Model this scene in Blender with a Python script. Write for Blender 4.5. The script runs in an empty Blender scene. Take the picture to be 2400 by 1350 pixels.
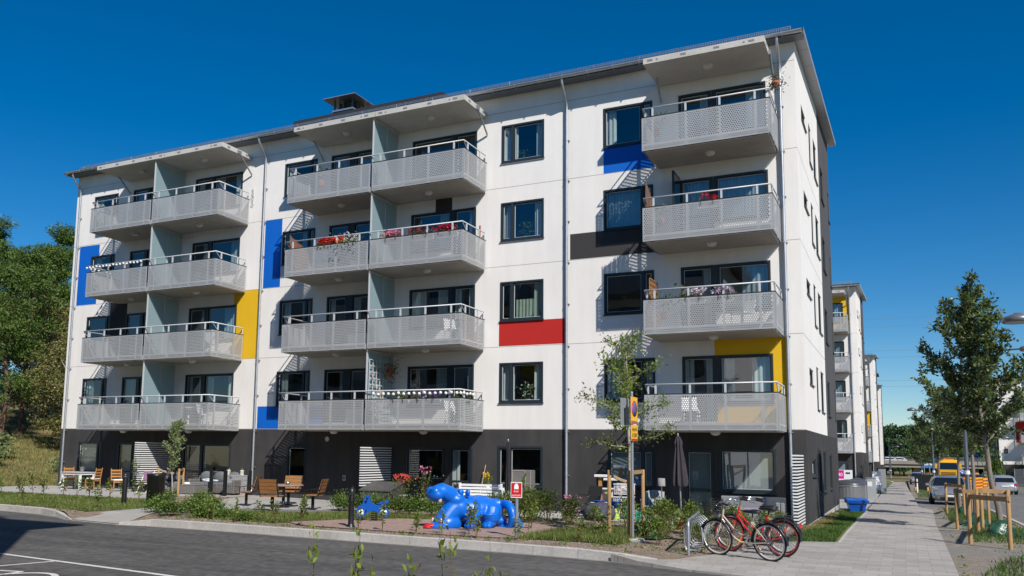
# Apartment house with balconies, garden and street; all lengths in metres, house corner at the origin
SUN_E=4.7; SKY_E=.080; SKY_ALT=600; SKY_AIR=1.0; SKY_DUST=.0; SKY_OZ=5.0; SKY_SAT=1.38; SKY_HUE=.50; EXPO=.27
import bpy, math, random
import numpy as np
from mathutils import Vector, Matrix
R=math.radians
scene=bpy.context.scene
COL=scene.collection
rng=np.random.default_rng(7)
random.seed(7)
# ------------------------------------------------------------------ materials
MATS={}
def nodes_of(name):
    m=bpy.data.materials.new(name); m.use_nodes=True
    nt=m.node_tree; b=nt.nodes['Principled BSDF']; return m,nt,b
def M(name,col,rough=.6,spec=.35,metal=0.0,nz=None,bump=None,nz2=None,coat=0.0,obj=False):
    """principled material, optional value noise (scale, amount[, stretch]) and bump (scale,strength)"""
    if name in MATS: return MATS[name]
    m,nt,b=nodes_of(name); L=nt.links
    b.inputs['Base Color'].default_value=(*col,1); b.inputs['Roughness'].default_value=rough
    b.inputs['Specular IOR Level'].default_value=spec; b.inputs['Metallic'].default_value=metal
    if coat: b.inputs['Coat Weight'].default_value=coat; b.inputs['Coat Roughness'].default_value=.08
    if nz or bump or nz2:
        if obj:
            g=nt.nodes.new('ShaderNodeTexCoord'); pos=g.outputs['Object']
        else:
            g=nt.nodes.new('ShaderNodeNewGeometry'); pos=g.outputs['Position']
        last=None
        for q in (nz,nz2):
            if not q: continue
            n=nt.nodes.new('ShaderNodeTexNoise'); n.inputs['Scale'].default_value=q[0]; n.inputs['Detail'].default_value=5; n.inputs['Roughness'].default_value=.62
            if len(q)>2:
                mp=nt.nodes.new('ShaderNodeMapping'); mp.inputs['Scale'].default_value=q[2]; L.new(pos,mp.inputs['Vector']); L.new(mp.outputs[0],n.inputs['Vector'])
            else: L.new(pos,n.inputs['Vector'])
            mr=nt.nodes.new('ShaderNodeMapRange'); mr.inputs['From Min'].default_value=.28; mr.inputs['From Max'].default_value=.72
            mr.inputs['To Min'].default_value=1-q[1]; mr.inputs['To Max'].default_value=1+q[1]; L.new(n.outputs['Fac'],mr.inputs['Value'])
            if last is None: last=mr.outputs[0]
            else:
                mu=nt.nodes.new('ShaderNodeMath'); mu.operation='MULTIPLY'; L.new(last,mu.inputs[0]); L.new(mr.outputs[0],mu.inputs[1]); last=mu.outputs[0]
        if last is not None:
            vm=nt.nodes.new('ShaderNodeVectorMath'); vm.operation='SCALE'; vm.inputs[0].default_value=col; L.new(last,vm.inputs['Scale']); L.new(vm.outputs[0],b.inputs['Base Color'])
        if bump:
            n=nt.nodes.new('ShaderNodeTexNoise'); n.inputs['Scale'].default_value=bump[0]; n.inputs['Detail'].default_value=4; L.new(pos,n.inputs['Vector'])
            bp=nt.nodes.new('ShaderNodeBump'); bp.inputs['Strength'].default_value=bump[1]; bp.inputs['Distance'].default_value=.02; L.new(n.outputs['Fac'],bp.inputs['Height']); L.new(bp.outputs[0],b.inputs['Normal'])
    MATS[name]=m; return m
def LEAF(name,c1,c2,c3,trans=.35,rough=.5):
    m,nt,b=nodes_of(name); L=nt.links; nt.nodes.remove(b)
    g=nt.nodes.new('ShaderNodeNewGeometry'); r=nt.nodes.new('ShaderNodeValToRGB')
    e=r.color_ramp.elements; e[0].color=(*c1,1); e[1].color=(*c3,1); mid=e.new(.5); mid.color=(*c2,1)
    L.new(g.outputs['Random Per Island'],r.inputs['Fac'])
    n=nt.nodes.new('ShaderNodeTexNoise'); n.inputs['Scale'].default_value=.6; n.inputs['Detail'].default_value=2; L.new(g.outputs['Position'],n.inputs['Vector'])
    mr=nt.nodes.new('ShaderNodeMapRange'); mr.inputs['From Min'].default_value=.3; mr.inputs['From Max'].default_value=.7; mr.inputs['To Min'].default_value=.75; mr.inputs['To Max'].default_value=1.25; L.new(n.outputs['Fac'],mr.inputs['Value'])
    vm=nt.nodes.new('ShaderNodeVectorMath'); vm.operation='SCALE'; L.new(r.outputs['Color'],vm.inputs[0]); L.new(mr.outputs[0],vm.inputs['Scale'])
    p=nt.nodes.new('ShaderNodeBsdfPrincipled'); p.inputs['Roughness'].default_value=rough; p.inputs['Specular IOR Level'].default_value=.3; L.new(vm.outputs[0],p.inputs['Base Color'])
    t=nt.nodes.new('ShaderNodeBsdfTranslucent'); L.new(vm.outputs[0],t.inputs['Color'])
    mx=nt.nodes.new('ShaderNodeMixShader'); mx.inputs['Fac'].default_value=trans; L.new(p.outputs[0],mx.inputs[1]); L.new(t.outputs[0],mx.inputs[2])
    L.new(mx.outputs[0],nt.nodes['Material Output'].inputs['Surface']); MATS[name]=m; return m
def GLASS(name,tint,refl=1.0,blue=None):
    m,nt,b=nodes_of(name); L=nt.links; nt.nodes.remove(b)
    t=nt.nodes.new('ShaderNodeBsdfTransparent'); t.inputs['Color'].default_value=(*tint,1)
    g=nt.nodes.new('ShaderNodeBsdfGlossy'); g.inputs['Roughness'].default_value=.015; g.inputs['Color'].default_value=(.95,.97,1,1)
    lw=nt.nodes.new('ShaderNodeLayerWeight'); lw.inputs['Blend'].default_value=.5
    pw=nt.nodes.new('ShaderNodeMath'); pw.operation='POWER'; pw.inputs[1].default_value=4.0; L.new(lw.outputs['Facing'],pw.inputs[0])
    mu=nt.nodes.new('ShaderNodeMath'); mu.operation='MULTIPLY_ADD'; mu.inputs[1].default_value=.85*refl; mu.inputs[2].default_value=.13*refl; mu.use_clamp=True; L.new(pw.outputs[0],mu.inputs[0])
    # faint waviness of real panes
    ge=nt.nodes.new('ShaderNodeNewGeometry'); n=nt.nodes.new('ShaderNodeTexNoise'); n.inputs['Scale'].default_value=1.3; n.inputs['Detail'].default_value=1; L.new(ge.outputs['Position'],n.inputs['Vector'])
    bp=nt.nodes.new('ShaderNodeBump'); bp.inputs['Strength'].default_value=.12; bp.inputs['Distance'].default_value=.02; L.new(n.outputs['Fac'],bp.inputs['Height']); L.new(bp.outputs[0],g.inputs['Normal'])
    mx=nt.nodes.new('ShaderNodeMixShader'); L.new(mu.outputs[0],mx.inputs['Fac']); L.new(t.outputs[0],mx.inputs[1]); L.new(g.outputs[0],mx.inputs[2])
    L.new(mx.outputs[0],nt.nodes['Material Output'].inputs['Surface']); MATS[name]=m; return m
def srgb(r,g,b):
    f=lambda c:(c/255/12.92 if c/255<=.04045 else ((c/255+.055)/1.055)**2.4)
    return (f(r),f(g),f(b))
m_white=M('white_render',(.775,.742,.705),.85,.2,nz=(.45,.035),nz2=(2.6,.05,(1,1,.12)),bump=(90,.12))
m_base=M('dark_render',(.052,.050,.050),.85,.2,nz=(.7,.18),nz2=(3.0,.16,(1,1,.15)),bump=(90,.15))
m_blue=M('blue_render',(.001,.115,.52),.7,.25,nz=(.8,.05),bump=(90,.1))
m_yellow=M('yellow_render',(.72,.43,.015),.7,.25,nz=(.8,.05),bump=(90,.1))
m_red=M('red_render',(.46,.022,.018),.7,.25,nz=(.8,.05),bump=(90,.1))
m_black=M('black_render',(.048,.046,.046),.8,.2,nz=(.8,.1),bump=(90,.1))
m_joint=M('joint_sealant',(.33,.32,.31),.9)
m_conc=M('slab_concrete',(.36,.34,.31),.85,.2,nz=(1.3,.12),nz2=(9,.08),bump=(60,.25))
m_conc_l=M('canopy_concrete',(.50,.485,.45),.85,.2,nz=(1.3,.1),nz2=(11,.07),bump=(60,.2))
m_conc_p=M('plinth_concrete',(.45,.44,.42),.9,.2,nz=(2,.12),bump=(50,.3))
m_perf=M('perforated_sheet',(.375,.382,.385),.5,.4,.1,nz=(1.1,.06),nz2=(3,.05,(1,1,.2)))
m_rail=M('rail_paint',(.54,.55,.56),.4,.45,.1)
m_zinc=M('galvanised_steel',(.46,.48,.50),.38,.5,.75,nz=(6,.12))
m_dzinc=M('dark_gutter',(.10,.105,.11),.45,.45,.4,nz=(4,.1))
m_roof=M('roof_sheet',(.045,.045,.05),.55,.4,.3,nz=(3,.1))
m_hut=M('hut_cladding',(.075,.06,.055),.7,.3,nz=(3,.1))
m_frame=M('window_frame',(.020,.030,.038),.4,.45,nz=(5,.08))
m_sash=M('sash_bead',(.60,.61,.60),.45,.4)
m_rubber=M('rubber_trim',(.02,.015,.015),.7)
m_frost=None
m_lamp=M('lamp_glass',(.62,.62,.60),.35,.4)
m_pane=GLASS('pane_glass',(.66,.73,.73))
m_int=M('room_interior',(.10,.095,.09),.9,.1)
m_curt=M('curtain_cloth',(.72,.73,.71),.9,.1,nz=(4,.1))
m_curtb=M('curtain_blue',(.40,.47,.52),.9,.1,nz=(4,.1))
m_curtg=M('curtain_green',(.42,.48,.38),.9,.1,nz=(4,.1))
m_blind=M('blind_slats',(.62,.62,.60),.6,.3)
def frosted():
    m,nt,b=nodes_of('frosted_glass'); L=nt.links
    b.inputs['Base Color'].default_value=(.40,.52,.55,1); b.inputs['Roughness'].default_value=.35
    t=nt.nodes.new('ShaderNodeBsdfTranslucent'); t.inputs['Color'].default_value=(.52,.68,.72,1)
    mx=nt.nodes.new('ShaderNodeMixShader'); mx.inputs['Fac'].default_value=.5
    L.new(b.outputs[0],mx.inputs[1]); L.new(t.outputs[0],mx.inputs[2]); L.new(mx.outputs[0],nt.nodes['Material Output'].inputs['Surface'])
    return m
m_frost=frosted()
m_metal_b=M('black_metal',(.012,.012,.013),.4,.5,nz=(8,.15))
m_metal_g=M('grey_post_metal',(.30,.33,.35),.4,.5,.5,nz=(8,.08))
m_steel=M('polished_steel',(.55,.56,.57),.25,.5,.9)
m_chrome=M('chrome',(.62,.62,.62),.15,.5,1.0)
m_wood=M('bench_wood',(.30,.135,.045),.6,.3,nz=(3,.25,(1,1,8)),nz2=(20,.12),obj=True)
m_wood_l=M('stake_wood',(.36,.22,.10),.75,.2,nz=(2.2,.22,(4,4,.6)),nz2=(24,.15,(4,4,.5)),obj=True)
m_wood_o=M('chair_pine',(.42,.19,.06),.5,.35,nz=(3,.15),obj=True)
m_whitep=M('white_paint',(.74,.74,.73),.45,.4)
m_plast_w=M('white_plastic',(.70,.70,.70),.35,.45)
m_greyp=M('grey_plastic',(.22,.225,.235),.5,.4)
m_hippo=M('hippo_plastic',(.002,.128,.56),.38,.45,nz=(2.2,.14),nz2=(18,.08),bump=(14,.05),coat=.08)
m_bluep=M('blue_plastic',(.006,.085,.40),.32,.45,nz=(3,.06))
m_redp=M('red_plastic',(.55,.02,.02),.35,.45)
m_tyre=M('tyre_rubber',(.018,.018,.019),.75,.3)
m_bark=M('grey_bark',(.20,.17,.14),.9,.15,nz=(6,.3,(1,1,.3)),bump=(25,.5))
m_bark_d=M('pine_bark',(.13,.085,.06),.9,.15,nz=(5,.3,(1,1,.3)),bump=(20,.5))
m_bark_y=M('young_bark',(.33,.29,.24),.85,.2,nz=(14,.4),bump=(25,.4))
m_stem=M('plant_stem',(.14,.08,.045),.8,.2)
m_wicker=M('wicker_weave',(.16,.15,.14),.75,.3,nz=(60,.35),bump=(70,.6))
m_cushion=M('grey_cushion',(.15,.158,.168),.9,.1,nz=(6,.1))
m_fabric_d=M('dark_parasol_cloth',(.030,.028,.032),.85,.15,nz=(6,.15))
m_clay=M('terracotta',(.33,.11,.05),.8,.2,nz=(7,.12))
m_claygrey=M('weathered_pot',(.25,.20,.18),.85,.2,nz=(7,.15))
l_hedge=LEAF('hedge_leaf',(.050,.095,.018),(.10,.165,.030),(.20,.27,.065))
l_sap=LEAF('sapling_leaf',(.07,.11,.02),(.12,.19,.03),(.24,.28,.06))
l_street=LEAF('street_tree_leaf',(0.040,0.065,0.020),(0.085,0.124,0.036),(0.190,0.232,0.085),.25,.32)
l_pale=LEAF('pale_leaf',(.14,.19,.07),(.22,.28,.11),(.34,.38,.19),.35)
l_young=LEAF('young_tree_leaf',(0.093,0.144,0.018),(0.169,0.245,0.030),(0.304,0.389,0.060),.4)
l_pine=LEAF('pine_needles',(0.028,0.067,0.013),(0.071,0.125,0.021),(0.142,0.203,0.037),.12,.6)
l_decid=LEAF('deciduous_leaf',(0.049,0.096,0.010),(0.104,0.186,0.019),(0.209,0.290,0.037),.3)
l_oak=LEAF('oak_leaf',(0.077,0.093,0.026),(0.164,0.162,0.051),(0.292,0.261,0.094),.25)
l_far=LEAF('far_leaf',(0.025,0.064,0.024),(0.058,0.109,0.038),(0.102,0.166,0.061),.2)
l_grass=LEAF('grass_blade',(.085,.13,.025),(.15,.20,.045),(.27,.27,.09),.4)
l_dry=LEAF('dry_grass_blade',(.20,.17,.06),(.27,.22,.085),(.34,.27,.12),.3)
l_grassd=LEAF('corner_grass_blade',(.045,.095,.015),(.085,.15,.025),(.14,.20,.05),.4)
def FLW(name,c,c2=None):
    return LEAF(name,c,tuple(.5*(a+b) for a,b in zip(c,c2 or c)),c2 or c,.25)
f_red=FLW('red_petal',(.55,.01,.015),(.75,.04,.03)); f_pink=FLW('pink_petal',(.60,.12,.25),(.75,.30,.40)); f_white=FLW('white_petal',(.7,.7,.68),(.8,.8,.78))
f_coral=FLW('coral_petal',(.65,.06,.05),(.75,.16,.12)); f_yel=FLW('yellow_petal',(.75,.45,.01),(.8,.55,.03)); f_pur=FLW('purple_petal',(.16,.06,.30),(.45,.35,.55)); f_dpur=FLW('dark_purple_petal',(.06,.015,.09),(.16,.06,.16))
# ------------------------------------------------------------------ mesh builder
class MB:
    def __init__(s): s.v=[]; s.f=[]; s.mi=[]; s.sm=[]; s.T=None
    def add(s,vs,fs,m=0,smooth=False):
        o=len(s.v)
        if s.T is not None: vs=[tuple(s.T@Vector(p)) for p in vs]
        s.v+= [tuple(p) for p in vs]
        for f in fs: s.f.append(tuple(i+o for i in f)); s.mi.append(m); s.sm.append(smooth)
        return s
    def bx(s,x0,x1,y0,y1,z0,z1,m=0):
        return s.add([(x0,y0,z0),(x1,y0,z0),(x1,y1,z0),(x0,y1,z0),(x0,y0,z1),(x1,y0,z1),(x1,y1,z1),(x0,y1,z1)],
            [(0,3,2,1),(4,5,6,7),(0,1,5,4),(1,2,6,5),(2,3,7,6),(3,0,4,7)],m)
    def rbx(s,x0,x1,y0,y1,z0,z1,r=.01,m=0):
        """box with chamfered vertical and top edges"""
        def ring(e,z): return [(x0+r,y0+e,z),(x1-r,y0+e,z),(x1-e,y0+r,z),(x1-e,y1-r,z),(x1-r,y1-e,z),(x0+r,y1-e,z),(x0+e,y1-r,z),(x0+e,y0+r,z)]
        rr=[ring(0,z0),ring(0,z1-r),[(x0+r*1.3,y0+r,z1),(x1-r*1.3,y0+r,z1),(x1-r,y0+r*1.3,z1),(x1-r,y1-r*1.3,z1),(x1-r*1.3,y1-r,z1),(x0+r*1.3,y1-r,z1),(x0+r,y1-r*1.3,z1),(x0+r,y0+r*1.3,z1)]]
        return s.loft(rr,m=m,smooth=False)
    def loft(s,rings,m=0,smooth=True,cap=True,closed=True):
        n=len(rings[0]); vs=[p for r in rings for p in r]; fs=[]
        for i in range(len(rings)-1):
            for j in range(n if closed else n-1):
                k=(j+1)%n; fs.append((i*n+j,i*n+k,(i+1)*n+k,(i+1)*n+j))
        s.add(vs,fs,m,smooth)
        if cap:
            s.add(rings[0],[tuple(range(n))[::-1]],m,False); s.add(rings[-1],[tuple(range(n))],m,False)
        return s
    def tube(s,pts,r,n=8,m=0,cap=True,smooth=True,flat=None):
        P=[Vector(p) for p in pts]; k=len(P); rs=r if hasattr(r,'__len__') else [r]*k
        t=(P[1]-P[0]).normalized(); a=Vector((0,0,1)) if abs(t.z)<.9 else Vector((1,0,0))
        u=t.cross(a).normalized(); rings=[]
        for i in range(k):
            if i==0: d=P[1]-P[0]
            elif i==k-1: d=P[-1]-P[-2]
            else: d=(P[i+1]-P[i]).normalized()+(P[i]-P[i-1]).normalized()
            if d.length<1e-9: d=t
            d=d.normalized(); u=(u-d*u.dot(d))
            if u.length<1e-6: u=d.orthogonal()
            u.normalize(); w=d.cross(u)
            rings.append([tuple(P[i]+(u*math.cos(q*2*math.pi/n)+w*math.sin(q*2*math.pi/n)*(flat or 1))*rs[i]) for q in range(n)])
        return s.loft(rings,m,smooth,cap)
    def lathe(s,prof,c=(0,0,0),n=16,m=0,smooth=True,cap=True):
        return s.loft([[(c[0]+r*math.cos(2*math.pi*i/n),c[1]+r*math.sin(2*math.pi*i/n),c[2]+z) for i in range(n)] for r,z in prof],m,smooth,cap)
    def prism(s,poly,axis,a,b,m=0,smooth=False):
        """poly: 2d points; axis 'x': (y,z), 'y': (x,z), 'z': (x,y)"""
        def P(p,h): return (h,p[0],p[1]) if axis=='x' else ((p[0],h,p[1]) if axis=='y' else (p[0],p[1],h))
        return s.loft([[P(p,a) for p in poly],[P(p,b) for p in poly]],m,smooth)
    def ell(s,c,r,n=12,k=8,m=0,rot=None):
        rings=[]
        for i in range(k+1):
            ph=-math.pi/2+math.pi*i/k; e=max(math.cos(ph),.02)
            rr=[Vector((r[0]*e*math.cos(2*math.pi*j/n),r[1]*e*math.sin(2*math.pi*j/n),r[2]*math.sin(ph))) for j in range(n)]
            if rot is not None: rr=[rot@v for v in rr]
            rings.append([tuple(v+Vector(c)) for v in rr])
        return s.loft(rings,m,True)
    def torus(s,c,R0,r,axis='y',n=32,k=8,m=0,arc=(0,2*math.pi)):
        full=abs(arc[1]-arc[0]-2*math.pi)<1e-6
        pts=[]
        N=n if full else n+1
        rings=[]
        for i in range(N):
            a=arc[0]+(arc[1]-arc[0])*i/n; ca,sa=math.cos(a),math.sin(a); ring=[]
            for j in range(k):
                b=2*math.pi*j/k; q=R0+r*math.cos(b); h=r*math.sin(b)
                if axis=='y': ring.append((c[0]+q*ca,c[1]+h,c[2]+q*sa))
                elif axis=='x': ring.append((c[0]+h,c[1]+q*ca,c[2]+q*sa))
                else: ring.append((c[0]+q*ca,c[1]+q*sa,c[2]+h))
            rings.append(ring)
        if full: rings.append(rings[0])
        return s.loft(rings,m,True,cap=not full)
    def build(s,name,mats,parent=None,loc=None,rz=None):
        if not isinstance(mats,(list,tuple)): mats=[mats]
        me=bpy.data.meshes.new(name); me.from_pydata(s.v,[],s.f)
        for mm in mats: me.materials.append(mm)
        me.polygons.foreach_set('material_index',s.mi); me.polygons.foreach_set('use_smooth',s.sm); me.update()
        return link(name,me,parent,loc,rz)
def link(name,me,parent=None,loc=None,rz=None):
    o=bpy.data.objects.new(name,me); COL.objects.link(o)
    if parent is not None: o.parent=parent
    if loc is not None: o.location=loc
    if rz is not None: o.rotation_euler=(0,0,rz)
    return o
def tag(o,label=None,cat=None,group=None,kind=None):
    if label: o['label']=label
    if cat: o['category']=cat
    if group: o['group']=group
    if kind: o['kind']=kind
    return o
def thing(name,label,cat,loc=(0,0,0),rz=0,group=None):
    o=bpy.data.objects.new(name,None); COL.objects.link(o); o.empty_display_size=.2
    o.location=loc; o.rotation_euler=(0,0,rz); return tag(o,label,cat,group)
def struct(name,mb,mats): return tag(mb.build(name,mats),kind='structure')
def dup(root,loc,rz=None,label=None,scale=None):
    """a copy of a thing with copies of its parts and sub-parts"""
    def cp(o,par):
        c=o.copy(); COL.objects.link(c); c.parent=par
        for ch in list(o.children): cp(ch,c)
        return c
    r=cp(root,None); r.location=loc
    if rz is not None: r.rotation_euler=(0,0,rz)
    if label: r['label']=label
    if scale: r.scale=(scale,)*3 if not hasattr(scale,'__len__') else scale
    return r
def cloud_mesh(name,V,F,mats,mi=None,smooth=False):
    me=bpy.data.meshes.new(name); n=len(V); k=F.shape[1]; nf=len(F)
    me.vertices.add(n); me.vertices.foreach_set('co',np.asarray(V,dtype=np.float32).ravel())
    me.loops.add(nf*k); me.loops.foreach_set('vertex_index',F.astype(np.int32).ravel())
    me.polygons.add(nf); me.polygons.foreach_set('loop_start',np.arange(0,nf*k,k,dtype=np.int32)); me.polygons.foreach_set('loop_total',np.full(nf,k,dtype=np.int32))
    for mm in mats: me.materials.append(mm)
    if mi is not None: me.polygons.foreach_set('material_index',np.asarray(mi,dtype=np.int32))
    me.update(calc_edges=True); me.validate(); return me
def leaf_arrays(P,L=.08,W=.05,up=.3,out=None,r=rng,droop=0.0):
    """one folded diamond per point; P (N,3)"""
    P=np.asarray(P,float); N=len(P)
    a=r.normal(size=(N,3)); a[:,2]+=up
    if out is not None: a+=np.asarray(out)*1.2
    a[:,2]-=droop
    a/=np.linalg.norm(a,axis=1)[:,None]
    s=np.cross(a,r.normal(size=(N,3))); s/=np.linalg.norm(s,axis=1)[:,None]
    nn=np.cross(a,s); l=(L*(.7+.6*r.random(N)))[:,None]; w=(W*(.7+.6*r.random(N)))[:,None]
    V=np.stack([P,P+a*l*.5+s*w*.5+nn*w*.18,P+a*l,P+a*l*.5-s*w*.5+nn*w*.18],1).reshape(-1,3)
    F=np.arange(N*4).reshape(N,4); return V,F
def cloud(name,P,mats,parent=None,L=.08,W=.05,up=.3,out=None,mi=None,loc=None,droop=0.0):
    V,F=leaf_arrays(P,L,W,up,out,droop=droop)
    return link(name,cloud_mesh(name,V,F,mats if isinstance(mats,(list,tuple)) else [mats],mi),parent,loc)
def remesh(mb,voxel,it=6,name='tmp'):
    """overlapping closed shapes -> one continuous skin (mesh datablock)"""
    me=bpy.data.meshes.new(name); me.from_pydata(mb.v,[],mb.f); me.update()
    o=bpy.data.objects.new('tmp_skin',me); COL.objects.link(o)
    m=o.modifiers.new('r','REMESH'); m.mode='VOXEL'; m.voxel_size=voxel
    s=o.modifiers.new('s','SMOOTH'); s.iterations=it; s.factor=.5
    dg=bpy.context.evaluated_depsgraph_get(); dg.update()
    out=bpy.data.meshes.new_from_object(o.evaluated_get(dg)); out.name=name
    bpy.data.objects.remove(o); bpy.data.meshes.remove(me)
    for p in out.polygons: p.use_smooth=True
    return out
def text_mesh(txt,size,mat,ext=.001,align='CENTER'):
    cu=bpy.data.curves.new('tx','FONT'); cu.body=txt; cu.size=size; cu.extrude=ext; cu.align_x=align; cu.align_y='CENTER'
    o=bpy.data.objects.new('tx',cu); COL.objects.link(o); dg=bpy.context.evaluated_depsgraph_get(); dg.update()
    me=bpy.data.meshes.new_from_object(o.evaluated_get(dg)); bpy.data.objects.remove(o); bpy.data.curves.remove(cu)
    me.materials.clear(); me.materials.append(mat); return me
def text_on(name,txt,size,mat,parent,loc,rz=0.0,tilt=math.pi/2,sx=1.0):
    o=link(name,text_mesh(txt,size,mat),parent,loc); o.rotation_euler=(tilt,0,rz); o.scale=(sx,1,1); return o
def sstep(t):
    t=min(1,max(0,t)); return t*t*(3-2*t)
# ------------------------------------------------------------------ terrain
def H(x,y):
    """height of the walking surface"""
    z=-.0125*max(0.0,min(y,200.0)+2)
    if y<=0 and x<-2: z+=.04*sstep((-x-2)/2)
    if y<-9.2 and x<-1.5: z+=.018*sstep((-9.2-y)/.8)*sstep((-x-1.5)/1.5)
    if y<=3 and x<-13: z+=.09*sstep((-x-15)/8)*sstep((y+9)/6)
    z-=.16*sstep((-8.9-y)/1.5)*sstep((x+19.6)/1.0)*sstep((-15.3-x)/1.0) if y<-8.9 and -19.6<x<-15.3 else 0
    if y<-10.3 and x>-2.9: z-=.10*sstep((-10.3-y)/1.3)*sstep((x+2.9)/1.2)
    if x<-32.75:
        s=-.8*(x+34)+.6*y
        h=0.0
        if s>0: h=.135*s if s<15 else 2.03+.16*(s-15)
        h=min(h,9.5)
        z+=h*sstep((-32.75-x)/2.5)*sstep((y+12)/9)
    return z
XC=[-420,-300,-220,-160,-130,-110]+[-100+4*i for i in range(14)]+[-46+i for i in range(55)]+[10,12,14,18,24,32,45,60,90,140,220,330]
YC=[-60,-50,-44,-38,-34]+[-31+i for i in range(45)]+[16,18,20,24,28,32]+[36+5*i for i in range(20)]+[150,165,180,200,240,290,360,430,520]
def sheet_mb(XX,YY,hf):
    mb=MB(); nx=len(XX); vs=[(x,y,hf(x,y)) for y in YY for x in XX]
    mb.add(vs,[(j*nx+i,j*nx+i+1,(j+1)*nx+i+1,(j+1)*nx+i) for j in range(len(YY)-1) for i in range(nx-1)],0,True); return mb
def clip(poly,axis,v,keep_less):
    out=[]
    for i in range(len(poly)):
        a=poly[i]; b=poly[(i+1)%len(poly)]
        ia=(a[axis]<=v) if keep_less else (a[axis]>=v); ib=(b[axis]<=v) if keep_less else (b[axis]>=v)
        if ia: out.append(a)
        if ia!=ib:
            t=(v-a[axis])/(b[axis]-a[axis]); out.append((a[0]+t*(b[0]-a[0]),a[1]+t*(b[1]-a[1])))
    return out
def patch(name,poly,dz,mat,hf=H,kind='structure',skirt=None):
    mb=MB(); x0=min(p[0] for p in poly); x1=max(p[0] for p in poly); y0=min(p[1] for p in poly); y1=max(p[1] for p in poly)
    xs=[x0]+[x for x in XC if x0<x<x1]+[x1]; ys=[y0]+[y for y in YC if y0<y<y1]+[y1]
    for j in range(len(ys)-1):
        row=clip(clip(poly,1,ys[j],False),1,ys[j+1],True)
        if len(row)<3: continue
        for i in range(len(xs)-1):
            q=clip(clip(row,0,xs[i],False),0,xs[i+1],True)
            qq=[]
            for p in q:
                if not qq or abs(p[0]-qq[-1][0])+abs(p[1]-qq[-1][1])>1e-5: qq.append(p)
            if len(qq)>2 and abs(qq[0][0]-qq[-1][0])+abs(qq[0][1]-qq[-1][1])<1e-5: qq.pop()
            if len(qq)>2: mb.add([(p[0],p[1],hf(*p)+dz) for p in qq],[tuple(range(len(qq)))],0,True)
    if skirt:
        n=len(poly)
        for i in range(n):
            a,b=poly[i],poly[(i+1)%n]
            mb.add([(a[0],a[1],hf(*a)+dz-skirt),(b[0],b[1],hf(*b)+dz-skirt),(b[0],b[1],hf(*b)+dz),(a[0],a[1],hf(*a)+dz)],[(0,1,2,3)])
    return tag(mb.build(name,mat),kind=kind)
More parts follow.
